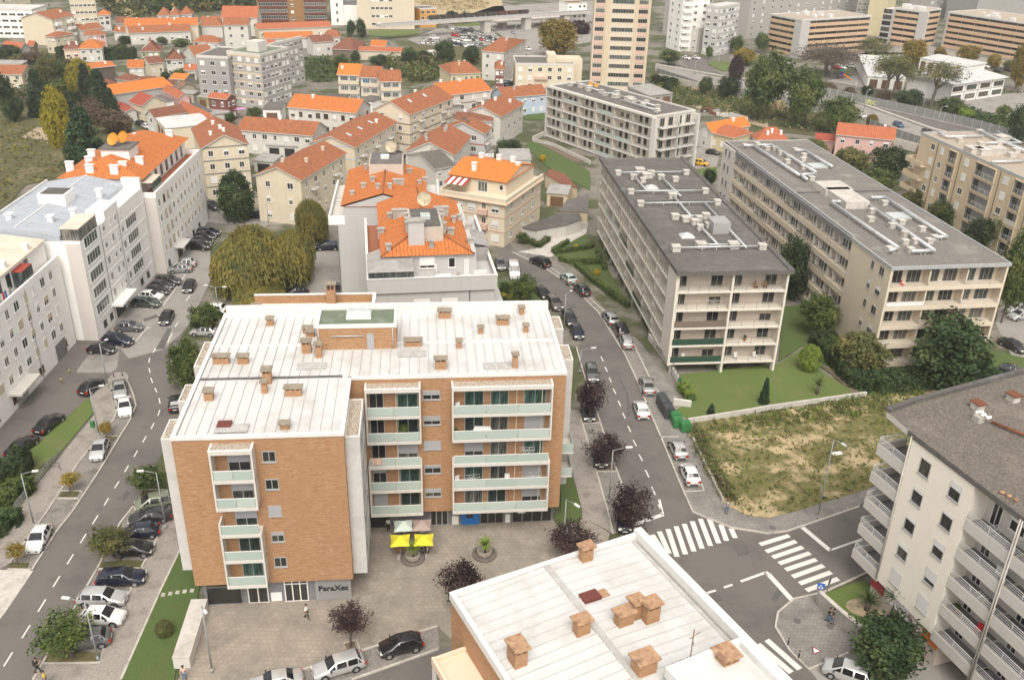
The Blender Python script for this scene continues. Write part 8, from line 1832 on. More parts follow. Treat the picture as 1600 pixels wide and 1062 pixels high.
# palms and yuccas
def palm(px,h,r_,label,n=34,m='leaf_green',trunk_r=.14,name='palm_tree',cat='palm',droop=.5,z0=0,wd=.05):
 P=at(px,z0);r=random.Random(int(px[0]));root=empty(name,(P.x,P.y,z0),0,label,cat)
 b=MB();b.tube((0,0,0),(.05,0,h),trunk_r*1.2,trunk_r,8);b.mk('trunk','bark',root)
 V,F=[],[]
 for k in range(n):
  a=6.28*k/n*2.4+r.random();el=r.uniform(-.1,1.35);L=r_*r.uniform(.75,1.05);p=V3((0,0,h));d=V3((math.cos(a)*math.cos(el),math.sin(a)*math.cos(el),math.sin(el)));q=V3((-math.sin(a),math.cos(a),0))
  for j in range(4):
   w0,w1=wd*r_*(1-j/4.6),wd*r_*(1-(j+1)/4.6);e=p+d*L/4;i=len(V);V+=[tuple(p-q*w0),tuple(p+q*w0),tuple(e+q*w1),tuple(e-q*w1)];F.append((i,i+1,i+2,i+3));p=e;d=(d+V3((0,0,-droop*.35))).normalized()
 o=bpy.data.objects.new('fronds',mesh_from(V,F,'fronds',m));COL.objects.link(o);o.parent=root;return root
palm(T12(298,340),1.6,1.5,'little palm in a ring of stones on the lawn',40,trunk_r=.2)
palm(T16(605,640),1.3,1.5,'yucca clump in the pale planting bed by the cream balcony block',60,'leaf_dark',.25,'yucca','yucca',.25)
palm((1393,972),3.2,1.9,'spiky yucca behind the bushy tree at the cream balcony block',60,'leaf_dark',.3,'yucca','yucca',.2)
palm(Q8(850,255),11,4.2,'tall palm before the white tower house',44,'leaf_olive',.3)
def planter(px,label,yl):
 P=at(px,.12);root=empty('stone_planter',(P.x,P.y,.12),0,label,'planter','round stone planters');MB().lathe([(1.2,0),(1.24,.25),(1.0,.36),(.95,.3)],24).mk('outer_ring','planter_dark',root);MB().lathe([(.74,.2),(.8,.75),(.66,.82),(.6,.62),(0,.6)],24).mk('bowl','planter_stone',root)
 palm((px[0]+1,px[1]-3),1.1,1.0,yl,70,'leaf_lime',.1,'yucca','yucca',.3,.7,.07)
planter((645,873),'round stone planter nearest the yellow umbrellas','spiky plant in the planter nearest the yellow umbrellas');planter((757,867),'round stone planter alone in front of the shops','spiky plant in the planter alone in front of the shops')
b=MB();c0=at(T16(600,625));b.prism([(c0.x+1.9*math.cos(t*.39),c0.y+1.3*math.sin(t*.39))for t in range(16)],.1,.19);tag(b.mk('flower_bed','bare_soil'),kind='structure')
sheet('lawn',[T16(335,540),T16(600,450),T16(700,700),T16(560,770),T16(430,640)],.16,'lawn_grass',thick=.15)
sheet('pavement',[T16(305,535),T16(160,567),T16(60,650),T16(45,740),T16(130,880),T16(250,1000),T16(520,885),T16(560,800),T16(420,640)],.144,'paver_grey',thick=.14)
sheet('parking_bay',[T16(255,1003),T16(525,885),T16(1000,760),T16(1300,1100),T16(330,1100)],.07,'asphalt_pale',thick=.06)
# street furniture
def lamp(px,top,arm,label,double=False,thick=1.0,z0=.1,group='street lamps'):
 """px foot, top = photo pixel of the pole top, arm = photo pixel of the lamp head"""
 P=at(px,z0);d=FW+CR*((top[0]-800)/FPX)-CU*((top[1]-531)/FPX);t=P.y/d.y;h=CH+d.z*t-z0
 e=FW+CR*((arm[0]-800)/FPX)-CU*((arm[1]-531)/FPX);zt=z0+h+.25;k=(zt-CH)/e.z;A_=V3((e.x*k,e.y*k,zt));v=A_-V3((P.x,P.y,zt));v.z=0
 if v.length>2.6:v=v.normalized()*2.6
 L=empty('street_lamp',P,0,label,'street lamp',group)
 MB().tube((0,0,0),(0,0,h),.09*thick,.05*thick,8).tube((0,0,0),(0,0,.5),.13*thick,.12*thick,8).mk('pole','pole_grey',L)
 for s in((1,-1)if double else(1,)):
  w=v*s;MB().tube((0,0,h-.03),(w.x*.75,w.y*.75,h+.22),.04*thick,.03*thick,6).mk('arm','pole_grey',L)
  b=MB();q=V3((-w.y,w.x,0)).normalized()*.13;a,c=w*.72,w*1.12
  b.prism([tuple((a+q)[:2]),tuple((a-q)[:2]),tuple((c-q)[:2]),tuple((c+q)[:2])],h+.17,h+.29,0,bottom=True);b.mk('lamp_head','white_paint',L)
 return L
for f in(((54,823),(33,740),(57,735),'street lamp beside the railing on the left pavement'),((153.5,1031),(133,940),(100,933),'street lamp standing between the last grey car and the pavement'),((259.5,825),(245,738),(217,735),'street lamp over the pale green people carrier'),((332,1050),(317,946),(321,956),'street lamp on the plaza beside the white wall'),((168.5,604),(156.5,537),(167,530),'street lamp at the tip of the pavement island'),((155,681),(138.5,607),(160,602),'street lamp carrying a green litter bin'),
 ((881,520),(881,458),(893,454),'street lamp at the top of the plum tree street'),((906,582),(909,547),(929,543),'street lamp behind the corner bay of the brick block'),((951,785),(959,703),(985,698),'street lamp between the two lower plum trees'),((880,858),(889,780),(903,790),'street lamp at the plaza corner by the plum tree'),((1277,810),(1301,687),(1320,695),'tall street lamp at the edge of the weedy field')):
 lamp(*f)
lamp((342,491),(338,449),(352,448),'double armed street lamp beside the cars under the willows',True)
lamp((326,340),(322,291),(326,288),'thin lamp post at the corner of the white row');lamp((420,353),(416,315),(428,313),'thin lamp post before the wall of the cream gabled block')
for f in(((1349,175),(1352,143),(1360,140),'highway lamp near the lime graffiti'),((1440,178),(1446,142),(1444,140),'tall lamp post behind the barrier at the school'),((1463,203),(1470,168),(1480,166),'highway lamp at the edge of the sand coloured block roof'),((1335,152),(1337,132),(1338,130),'lamp post on the barrier bank'),((1585,195),(1590,166),(1592,164),'lamp post beside the barrier at the right edge'),((1085,117),(1087,97),(1089,95),'lamp post at the slip road junction, with a yellow sign'),((1121,113),(1123,86),(1125,84),'lamp post on the traffic island'),((1137,92),(1138,70),(1140,68),'lamp post before the white grey block'),((805,62),(805,42),(807,40),'lamp post at the road bridge')):
 lamp(*f,thick=1.3,group='lamps along the highway')
# litter bin on the lamp post
p=at(T9(586,440),1.6);b=MB();b.box(-.22,.22,-.18,.18,0,.75);b.tube((-.22,0,.75),(.22,0,.75),.18,n=10);o=b.mk('litter_bin','bin_green');o.location=at(T9(600,590))+V3((-.35,0,1.15));tag(o,'green litter bin hanging on the lamp post of the left pavement','litter bin')
# waste containers
def container(px,label,m,sz,rz,lidm,big=True,extra=None):
 P=at(px,.14);w,d,h=sz;root=empty('waste_container',P,rad(rz),label,'waste container','waste containers on the pavement')
 b=MB();b.prism([(-w/2,-d/2),(w/2,-d/2),(w/2,d/2),(-w/2,d/2)],.12,h*.82);b.box(-w/2-.04,w/2+.04,-d/2-.04,d/2+.04,h*.78,h*.84);b.mk('bin_body',m,root)
 b=MB();n=6
 for k in range(n):
  a0,a1=math.pi*k/n,math.pi*(k+1)/n;y0,z0,y1,z1=-math.cos(a0)*d/2,h*.84+math.sin(a0)*h*.16,-math.cos(a1)*d/2,h*.84+math.sin(a1)*h*.16
  b.poly([(-w/2,y0,z0),(w/2,y0,z0),(w/2,y1,z1),(-w/2,y1,z1)])
  b.poly([(-w/2,y1,z1),(-w/2,0,h*.84),(-w/2,y0,z0)]);b.poly([(w/2,y0,z0),(w/2,0,h*.84),(w/2,y1,z1)])
 b.mk('lid',lidm,root)
 if extra:box('front_panel',-w/2-.03,-w/2,-d*.3,d*.3,h*.35,h*.7,extra,root)
 b=MB()
 for x in(-w*.38,w*.38):
  for y in(-d*.38,d*.38):b.tube((x,y-.03,.08),(x,y+.03,.08),.08,n=8)
 b.mk('wheels','rubber',root)
container(T11(918,408),'dark recycling container, farthest in the row','bin_dark',(1.3,1.2,1.75),100,'bin_dark',extra='bin_green');container(T11(938,440),'dark recycling container with a blue panel, middle of the dark ones','bin_dark',(1.3,1.2,1.75),100,'bin_dark',extra='bin_blue');container(T11(958,476),'dark recycling container nearest the green bins','bin_dark',(1.3,1.2,1.75),100,'bin_dark')
container(T11(1003,505),'green waste bin nearest the dark recycling containers','bin_green',(1.0,1.25,1.35),98,'bin_green');container(T11(1016,535),'green waste bin, middle of three','bin_green',(1.0,1.25,1.35),98,'bin_green');container(T11(1064,562),'green waste bin nearest the weedy field','bin_green',(1.0,1.25,1.35),98,'bin_green')
b=MB();b.box(-.22,.22,-.18,.18,0,.75);b.tube((0,0,-1),(0,0,0),.05,n=6);o=b.mk('litter_bin','bin_green');o.location=at(T11(1025,310))+V3((0,0,1.1));tag(o,'green litter bin at the corner of the lawn wall','litter bin')
# walls and railings
def wall(pts,w,h,m,label,name='wall',z=.1,cat='wall',cap=None):
 ps=[at(p,z)for p in pts];c0=ps[0].copy();root=empty(name,c0,0,label,cat);b=MB();strip(b,[p-c0 for p in ps],w,0,h);b.mk('masonry',m,root)
 if cap:b=MB();strip(b,[p-c0 for p in ps],w+.1,h,h+.08);b.mk('coping',cap,root)
 return root
wall([T13(1235,625),T13(1122,990)],1.4,1.15,'w_offwhite','long white plinth wall between the plaza and the grass strip',cap='concrete_pale')
wall([T16(300,590),T16(420,700),T16(555,810)],.35,1.5,'concrete','stained retaining wall of the small lawn by the crossing',cap='concrete_pale')
wall([T11(990,400),T11(1100,415)],.4,.9,'w_offwhite','short white wall behind the dark recycling containers')
wall([T11(1080,516),T11(1480,452),T12(0,434),T12(600,350)],.3,.7,'concrete_pale','low concrete wall between the lawn and the weedy field')
wall([T11(1295,1000),T11(1220,850),T11(1110,620)],.25,.5,'concrete','low kerb wall along the weedy field')
wall([T11(840,0),T11(960,160),T11(1040,310)],.3,1.0,'w_offwhite','pale wall with railing beside the dark roofed slab block')
wall([Q3(190,810),Q3(690,890),Q3(735,850)],.3,2.2,'w_cream','cream garden wall in front of the cream gabled block',cap='w_concrete')
wall([T7(60,370),T7(150,385),T7(460,300)],.3,2.0,'w_offwhite','retaining wall of the garage ramp',cap='concrete')
wall([T7(200,395),T7(460,345)],.3,1.4,'concrete_pale','curved concrete wall along the drive')
wall([T3(130,870),T3(250,900),T3(480,1010)],.3,.9,'concrete_pale','white curb wall of the raised bed beside the finned slab block')
wall([Q4(1410,400),Q4(1520,350)],.3,1.2,'w_offwhite','short white garden wall near the finned slab block')
wall([QE(530,290),QE(710,340),QE(700,390)],.3,1.6,'w_offwhite','white yard wall behind the coral roofed house')
wall([Q7(80,400),Q7(300,420),Q7(420,395),Q7(680,390)],.5,2.2,'w_concrete','long grey terrace wall below the low row houses')
wall([Q7(370,720),Q7(560,700),Q7(700,720)],.5,2.0,'w_concrete','grey retaining wall in the gully beside the grey slab')
wall([QA(190,830),QA(480,900),QA(600,930)],.4,2.2,'concrete_pale','concrete wall under the highway barrier near the tower')
def fence(pts,h,step,label,m='rail_white',n=3,z=.15,name='railing',cat='railing',r=.03):
 ps=[at(p,z)for p in pts];c0=ps[0].copy();root=empty(name,c0,0,label,cat);b=MB();pm=MB().tube((0,0,0),(0,0,h),r*1.3,n=5).mesh('post',[m])
 for a,c in zip(ps,ps[1:]):
  for k in range(n):zz=h*(k+1)/n;b.tube(a-c0+V3((0,0,zz)),c-c0+V3((0,0,zz)),r,n=5)
  m_=max(1,round((c-a).length/step))
  for k in range(m_+1):inst('post',pm,root,(a-c0).lerp(c-c0,k/m_))
 b.mk('rails',m,root);return root
fence([T9(375,705),T9(95,1062),T13(30,150),T13(-60,260)],1.0,1.5,'green grey railing along the left pavement above the hedge bank','pole_grey',4)
fence([T9(80,775),T9(370,800)],.9,2.0,'thin fence at the lower end of the grass strip','rail_dark',2)
fence([T11(865,40),T11(985,170),T11(1040,285)],.8,1.4,'dark railing on the wall beside the slab block','rail_dark',2,1.1)
# highway noise barriers
def barrier(pts,label,h=2.6,step=3.0,grafs=(),z=.1,base=.5):
 ps=[at(p,z)for p in pts];c0=ps[0].copy();root=empty('noise_barrier',c0,0,label,'noise barrier','noise barriers of the highway');b=MB();pm=MB().box(-.09,.09,-.09,.09,0,h+.1).mesh('post',['steel']);g_=MB()
 for a,c in zip(ps,ps[1:]):
  n=max(1,round((c-a).length/step));d=(c-a).normalized();nn=V3((-d.y,d.x,0))*.04
  for k in range(n+1):inst('post',pm,root,(a-c0).lerp(c-c0,k/n))
  a_,c_=a-c0,c-c0;b.prism([tuple((a_+nn)[:2]),tuple((a_-nn)[:2]),tuple((c_-nn)[:2]),tuple((c_+nn)[:2])],base,h);g_.prism([tuple((a_+nn*3)[:2]),tuple((a_-nn*3)[:2]),tuple((c_-nn*3)[:2]),tuple((c_+nn*3)[:2])],0,base)
 b.mk('panel','noise_panel',root);g_.mk('plinth','concrete',root)
 for s,p0,p1,sz,m in grafs:
  a,c=at(p0,z),at(p1,z);d=(c-a);rz=math.atan2(d.y,d.x);t=text(s,sz,m,root,(a+c)/2-c0+V3((math.sin(rz)*.12,-math.cos(rz)*.12,.7)),(math.pi/2,0,rz),'graffiti',.01,.06)
  t.scale=(d.length/max(.1,t.dimensions.x),1,1)
 return root
barrier([T4(330,590),T4(560,640),T4(840,700),T4(1200,780),T4(1573,880),T4(1700,915)],'long glass noise barrier on the school side of the highway, sprayed with graffiti',2.9,3.0,[('1EPRAC',T4(590,648),T4(660,662),1.9,'graffiti_lime'),('LADE',T4(1222,785),T4(1330,812),2.2,'graffiti_teal'),('SRNE',T4(1360,820),T4(1450,842),1.6,'graffiti_pale')])
barrier([T3(885,465),T3(1060,520),T3(1200,570),T4(330,700)],'glass noise barrier on the near side of the highway by the tower',2.6)
barrier([T4(620,790),T4(780,850),T4(930,900)],'glass noise barrier between the pink house and the sand coloured block',2.6,2.5)
wall([T4(770,900),T4(930,940)],.4,2.2,'concrete_pale','concrete retaining wall under the barrier by the pink house')
# umbrellas, tables and chairs of the cafe
def parasol(px,m,label,rz):
 P=at(px,2.5);P.z=.12;root=empty('parasol',P,rad(rz),label,'parasol','cafe parasols on the plaza');b=MB();n=8;w=.98;V={}
 for i in range(n+1):
  for j in range(n+1):
   x,y=-w+2*w*i/n,-w+2*w*j/n;e=max(abs(x),abs(y))/w;pinch=1-.10*(1-(min(abs(x),abs(y))/w))*e**3
   V[i,j]=(x*pinch,y*pinch,2.75-.55*e-.10*e*e*(1-min(abs(x),abs(y))/max(.01,max(abs(x),abs(y)))*.4))
 for i in range(n):
  for j in range(n):b.poly([V[i,j],V[i+1,j],V[i+1,j+1],V[i,j+1]])
 b.mk('canopy',m,root);MB().tube((0,0,0),(0,0,2.8),.03,n=8).mk('pole','steel',root)
 b=MB()
 for s,t in((1,1),(1,-1),(-1,1),(-1,-1)):b.tube((0,0,2.65),(s*w*.97,t*w*.97,2.1),.014,n=4)
 b.mk('ribs','steel',root);MB().box(-.35,.35,-.35,.35,0,.1).mk('base','concrete',root)
parasol((630,818),'canvas_mint','pale mint cafe parasol, back left',8);parasol((659,817),'canvas_taupe','taupe cafe parasol, back right',5);parasol((625,841),'canvas_yellow','yellow cafe parasol, front left',6);parasol((662,840),'canvas_yellow','yellow cafe parasol, front right',4)
def table(px,label,r_=.4,m='plastic_white',z=.12,grp='cafe tables'):
 P=at(px,z);root=empty('cafe_table',P,.2,label,'table',grp);MB().lathe([(0,.7),(r_,.7),(r_,.735),(0,.735)],16).mk('table_top',m,root);MB().tube((0,0,0),(0,0,.7),.03,n=8).mk('leg','steel',root);MB().lathe([(0,0),(.25,0),(.22,.04),(0,.05)],12).mk('foot','steel',root)
def chair(px,rz,label,m='wood',z=.12,grp='cafe chairs'):
 P=at(px,z);root=empty('cafe_chair',P,rad(rz),label,'chair',grp);MB().box(-.22,.22,-.22,.22,.42,.46).mk('seat',m,root);MB().box(-.22,.22,.19,.22,.5,.88).mk('backrest',m,root)
 for x in(-.2,.2):
  for y in(-.2,.2):MB().tube((x,y,0),(x,y,.44 if y<0 else .88),.018,n=5).mk('leg','steel',root)
for i,px in enumerate(((624,858),(660,857),(632,836),(660,836))):table(px,('cafe table under the front left yellow parasol','cafe table under the front right yellow parasol','cafe table under the mint parasol','cafe table under the taupe parasol')[i])
for px,rz,lab in(((622,864.5),180,'wooden cafe chair before the front left parasol, left one'),((630,864.5),180,'wooden cafe chair before the front left parasol, right one'),((655,864),180,'cafe chair behind the planter under the front right parasol'),((618,852),90,'cafe chair at the left of the front left parasol'),((668,860),-60,'cafe chair of the sitting person in grey')):chair(px,rz,lab,'black_cloth' if px[0]in(655,618)else 'wood')
# terrace furniture of the hipped roof block
o=H2b.root.matrix_basis
def onH2(x,y,z=13.9):return o@V3((x,y,z))
tp=onH2(10.0,1.6);root=empty('terrace_table',tp,rad(9.5),'white table on the roof terrace of the hipped roof block','table');MB().box(-1.0,1.0,-.45,.45,.7,.76).mk('table_top','plastic_white',root)
for x in(-.9,.9):MB().box(x-.04,x+.04,-.4,.4,0,.7).mk('leg','plastic_white',root)
tp=onH2(14.9,1.6);root=empty('drying_rack',tp,rad(20),'drying rack hung with a white sheet on the roof terrace','drying rack');MB().box(-.85,.85,-.02,.02,.3,1.3).mk('sheet','white_cloth',root);b=MB();b.tube((-.9,0,0),(-.9,0,1.3),.02,n=5);b.tube((.9,0,0),(.9,0,1.3),.02,n=5);b.tube((-.9,0,1.32),(.9,0,1.32),.02,n=5);b.mk('rack_frame','rail_white',root)
tp=onH2(12.1,1.9);root=empty('folding_chair',tp,.6,'wooden folding chair right of the white terrace table','chair');b=MB();b.tube((-.3,0,0),(.1,0,.95),.025,n=5);b.tube((.35,0,0),(-.1,0,.95),.025,n=5);b.tube((-.3,.4,0),(.1,.4,.95),.025,n=5);b.tube((.35,.4,0),(-.1,.4,.95),.025,n=5);b.mk('frame','wood',root);MB().box(-.2,.25,0,.4,.44,.48).mk('seat','wood',root)
tp=onH2(7.2,1.7);root=empty('closed_parasol',onH2(9.1,2.4),0,'closed white parasol beside the terrace table','parasol');MB().lathe([(.02,.9),(.16,1.0),(.1,1.9),(.02,2.2)],10).mk('canopy','white_cloth',root);MB().tube((0,0,0),(0,0,2.2),.025,n=6).mk('pole','steel',root)
for x,m,lab in((6.5,'slide_orange','orange gas bottle in the corner of the roof terrace'),(8.0,'black_cloth','dark flower pot on the roof terrace')):
 r2=empty('gas_bottle' if m=='slide_orange' else 'flower_pot',onH2(x,1.2),0,lab,'gas bottle' if m=='slide_orange' else 'flower pot');MB().lathe([(0,0),(.17,.0),(.18,.1),(.18,.55),(.1,.7),(.0,.72)]if m=='slide_orange' else[(0,0),(.16,0),(.24,.4),(.0,.4)],12).mk('vessel',m,r2)
 if m=='slide_orange':MB().tube((0,0,.7),(0,0,.8),.09,n=8).mk('collar',m,r2)
 else:inst('plant',CM['green'][0],r2,(0,0,.6),0,(.3,.3,.3))
# balcony belongings on the brick block and the others
def onB(bl,x,y,z):return bl.root.matrix_basis@V3((x,y,z))
def rack(p,rz,label):
 root=empty('clothes_rack',p,rz,label,'clothes rack','folding clothes racks on balconies');b=MB()
 for y in(-.28,.28):b.tube((-.5,y,0),(.4,y,.9),.018,n=4);b.tube((.5,y,0),(-.4,y,.9),.018,n=4);b.tube((-.8,y,.92),(.8,y,.92),.018,n=4)
 b.mk('frame','rail_white',root);b=MB()
 for k in range(7):b.tube((-.75+.25*k,-.28,.92),(-.75+.25*k,.28,.92),.012,n=4)
 b.mk('bars','rail_white',root)
rack(onB(A,26.0,9.3,FA[1]),.2,'white clothes rack on the wide balcony of the brick block, second floor, left');rack(onB(A,31.5,9.2,FA[2]+.3),.1,'white clothes rack at the right of the wide balcony, middle floor');rack(onB(A,32.3,9.3,FA[1]),.1,'white clothes rack at the right end of the second floor balcony');rack(onB(F,9.6,.9,FF[4]),.3,'white clothes rack on the top floor balcony of the cream block');rack(onB(F,10.5,.9,FF[2]),.2,'white clothes rack on the middle floor balcony of the cream block');rack(onB(B,5.6,.9,FB[3]),.2,'small white table like rack on the fourth floor balcony of the slab block')
def thing1(name,label,cat,p,mb,mats,rz=0,grp=None):
 ob=mb.mk(name,mats);ob.location=p;ob.rotation_euler=(0,0,rz);return tag(ob,label,cat,grp)
r2=empty('potted_plant',onB(A,19.2,9.3,FA[3]),0,'bushy potted plant on the fourth floor balcony, left stack of the brick block','potted plant');inst('foliage',CM['green'][1],r2,(0,0,1.0),0,(.5,.5,.6));MB().lathe([(0,0),(.2,0),(.27,.45),(0,.45)],12).mk('pot','terracotta_floor',r2)
for(bl,x,y,z,lab)in((F,8.4,.9,FF[1],'potted plants at the left end of the second floor balcony of the cream block'),(A,24.4,9.2,FA[3],'small potted plant at the left of the wide fourth floor balcony'),(B,10.8,.9,FB[1],'potted green plant on the second floor balcony of the slab block')):
 r2=empty('potted_plant',onB(bl,x,y,z),0,lab,'potted plant');inst('foliage',CM['green'][0],r2,(0,0,.65),0,(.28,.28,.35));MB().lathe([(0,0),(.14,0),(.19,.35),(0,.35)],10).mk('pot','terracotta_floor',r2)
def sofa(p,rz,label,m):
 root=empty('balcony_sofa',p,rz,label,'sofa');MB().box(-.8,.8,-.35,.35,.15,.42).mk('seat',m,root);MB().box(-.8,.8,.25,.4,.42,.85).mk('backrest',m,root);MB().box(-.9,-.78,-.35,.4,.15,.6).box(.78,.9,-.35,.4,.15,.6).mk('armrest',m,root)
sofa(onB(A,27.0,9.3,FA[3]),0,'white garden bench on the wide fourth floor balcony of the brick block','plastic_white')
def lounge(p,rz,label,m):root=empty('balcony_chair',p,rz,label,'chair','chairs on balconies');MB().box(-.25,.25,-.25,.25,.38,.44).mk('seat',m,root);MB().box(-.25,.25,.2,.26,.44,.95).mk('backrest',m,root);MB().box(-.24,-.19,-.24,.24,0,.38).box(.19,.24,-.24,.24,0,.38).mk('leg',m,root)
for bl,x,y,z,rz,m,lab in((A,24.7,9.2,FA[4],.6,'plastic_white','white chair at the left of the wide top floor balcony of the brick block'),(A,24.6,9.3,FA[1],.5,'plastic_white','white chair left of the clothes rack on the second floor balcony'),(A,29.6,9.3,FA[1],0,'plastic_white','white chair in the middle of the second floor balcony'),(Cb,2.6,.8,FC[4],.7,'red_cloth','red armchair on the top balcony of the beige slab block'),(B,12.5,.8,FB[4],0,'wood','brown wooden chair on the top balcony of the slab block'),(B,11.2,.8,FB[4],.4,'wood','second brown chair on the top balcony of the slab block'),(B,2.2,.8,FB[0],0,'plastic_white','white chair on the lowest left balcony of the slab block'),(B,9.8,.8,FB[0],0,'plastic_white','white chair on the lowest right balcony of the slab block, left'),(B,12.6,.8,FB[0],.3,'plastic_white','white chair on the lowest right balcony of the slab block, right'),(F,10.9,.9,FF[1],.4,'red_cloth','red chair on the second floor balcony of the cream block')):
 lounge(onB(bl,x,y,z),bl.root.rotation_euler.z+rz,lab,m)
# bicycle on a balcony of the cream block
def bicycle(p,rz,label):
 root=empty('bicycle',p,rz,label,'bicycle')
 for x in(-.52,.52):
  b=MB()
  for k in range(18):a0,a1=6.283*k/18,6.283*(k+1)/18;b.tube((x+.33*math.cos(a0),0,.34+.33*math.sin(a0)),(x+.33*math.cos(a1),0,.34+.33*math.sin(a1)),.022,n=5,caps=False)
  for k in range(6):a0=3.1416*k/6;b.tube((x+.32*math.cos(a0),0,.34+.32*math.sin(a0)),(x-.32*math.cos(a0),0,.34-.32*math.sin(a0)),.004,n=3)
  b.mk('wheel','rubber',root)
 b=MB()
 for p_,q in(((-.52,0,.34),(-.05,0,.3)),((-.05,0,.3),(-.2,0,.8)),((-.2,0,.78),(.33,0,.8)),((.33,0,.8),(-.05,0,.3)),((-.52,0,.34),(-.2,0,.75)),((.52,0,.34),(.32,0,.88))):b.tube(p_,q,.02,n=6)
 b.mk('frame','trim_black',root);MB().box(-.33,-.08,-.06,.06,.84,.89).mk('saddle','trim_black',root);MB().tube((.3,-.25,.95),(.3,.25,.95),.016,n=5).tube((.32,0,.85),(.3,0,.95),.016,n=5).mk('handlebar','rubber',root)
bicycle(onB(F,13.8,.6,FF[2]+.02),F.root.rotation_euler.z,'dark bicycle leaning on a balcony of the cream block, right of the downpipes')
for bl,x,y,z,w,h,m,lab in((F,14.6,-.04,FF[0]+.1,1.3,1.0,'pink_cloth','pale pink sheet hung over a lower balcony of the cream block'),(F,11.2,.9,FF[3]+.2,1.0,.9,'white_cloth','white bundle of washing on a balcony of the cream block'),(A,16.6,8.5,FA[2]+.3,1.0,.8,'w_rose','pinkish towel hung over the left balcony of the brick block, third floor')):
 b=MB()
 for k in range(6):x0=-w/2+w*k/6;b.poly([(x0,.03*math.sin(k*1.7),0),(x0+w/6,.03*math.sin((k+1)*1.7),0),(x0+w/6,.03*math.sin((k+1)*1.7),h),(x0,.03*math.sin(k*1.7),h)])
 thing1('hanging_cloth',lab,'cloth',onB(bl,x,y,z),b,m,bl.root.rotation_euler.z)
b=MB()
for k in range(5):b.box(-1.5+.62*k,-1.0+.62*k,-.02,.02,-.7+.1*(k%2),.35)
thing1('laundry','white washing hung out behind the red trimmed house','laundry',at(Q4(945,545),4.0),b,'white_cloth',.4)
b=MB();b.poly([(-3,-1,0),(3,-1.5,.4),(3,1.5,.2),(-3,1,.3)]);thing1('sunshade_cloth','bright pink sunshade cloth over the yard near the dark red house','sunshade',at(Q5(1570,740),2.6),b,'pink_cloth',.2)
# road sign, bollards, litter of the waste land, playground, planters
def sign(px,h,m,label,rz,z=.14,zebra=False,tri=False):
 P=at(px,z);root=empty('road_sign',P,rz,label,'road sign');MB().tube((0,0,0),(0,0,h),.035,n=8).mk('pole','pole_grey',root)
 b=MB();b.box(-.34,.34,-.05,-.02,h-.7,h);pl_=b.mk('sign_plate',m,root)
 if zebra:
  b=MB();b.poly([(-.27,-.054,h-.62),(.27,-.054,h-.62),(0,-.054,h-.12)]);t=b.mk('pictogram','sign_white',pl_);b=MB();b.box(-.03,.05,-.062,-.056,h-.42,h-.28);b.box(-.1,.0,-.062,-.056,h-.58,h-.42);b.box(.03,.1,-.062,-.056,h-.58,h-.44);b.box(-.0,.05,-.062,-.056,h-.26,h-.2);b.mk('figure','trim_black',pl_)
sign(T16(300,600),2.7,'sign_blue','blue pedestrian crossing sign at the retaining wall',-.25,zebra=True);sign(T16(363,520),1.7,'frame_dark','small grey sign seen from behind beside the blue crossing sign',.9)
for px,lab in((T16(122,845),'dark bollard at the kerb tip, upper one'),(T16(188,925),'dark bollard at the kerb tip, lower one'),(T9(700,230),'dark bollard on the pavement island tip, left'),(T9(753,225),'dark bollard on the pavement island tip, right')):
 P=at(px,.14);root=empty('bollard',P,0,lab,'bollard','dark bollards');MB().lathe([(.07,0),(.06,.6),(.085,.65),(.085,.8),(.0,.88)],10).mk('post','trim_black',root);MB().lathe([(.088,.68),(.088,.74)],10).mk('band','sign_white',root)
for px,lab in((T9(430,215),'yellow and black post by the parking yard, upper'),(T9(380,270),'yellow and black post by the parking yard, lower')):
 P=at(px,.03);root=empty('parking_post',P,0,lab,'post','yellow parking posts');MB().tube((0,0,0),(0,0,.8),.06,n=8).mk('post','bin_yellow',root);MB().tube((0,0,.3),(0,0,.5),.064,n=8).mk('band','trim_black',root)
P=at(T16(290,880),.15);root=empty('triangle_sign',P,.4,'white and red warning triangle lying on the pavers beside the bollards','road sign');b=MB();b.poly([(-.45,-.3,.05),(.45,-.3,.05),(0,.45,.08)]);b.mk('border','sign_red',root);b=MB();b.poly([(-.3,-.22,.055),(.3,-.22,.055),(0,.28,.085)]);b.mk('field','sign_white',root)
P=at(T12(425,700),.17);thing1('dumped_sheet','white sheet of litter lying in the weedy field beside the tall lamp','litter',P,MB().box(-.7,.6,-.35,.3,0,.06),'white_cloth',.3)
pg=at(T4(470,490));root=empty('playground_slide',pg,rad(-25),'orange slide with a blue and purple tower in the school playground','slide')
b=MB();b.box(-1.9,-.6,-.7,.7,1.4,1.55);b.box(-1.9,-1.8,-.7,.7,1.55,2.5);b.box(-1.85,-.6,.62,.7,1.55,2.4);b.mk('tower','slide_blue',root);b=MB();b.poly([(-.6,-.45,1.6),(-.6,.45,1.6),(2.2,.45,.25),(2.2,-.45,.25)]);b.poly([(-.6,.45,1.6),(-.6,.5,2.0),(2.2,.5,.55),(2.2,.45,.25)]);b.poly([(-.6,-.5,2.0),(-.6,-.45,1.6),(2.2,-.45,.25),(2.2,-.5,.55)]);b.mk('chute','slide_orange',root)
b=MB()
for x in(-1.8,-.7):
 for y in(-.6,.6):b.tube((x,y,0),(x,y,3.0),.06,n=6)
b.mk('post','slide_red',root);MB().prism([(-2.1,-.9),(-.4,-.9),(-.4,.9),(-2.1,.9)],3.0,3.25).mk('canopy','teal_plastic',root)
P=at(T4(510,490));root=empty('spring_rider',P,0,'small teal play figure beside the orange slide','play figure');MB().box(-.5,.5,-.15,.15,.5,1.0).mk('rider','teal_plastic',root);MB().tube((0,0,0),(0,0,.5),.15,n=8).mk('spring','steel',root)
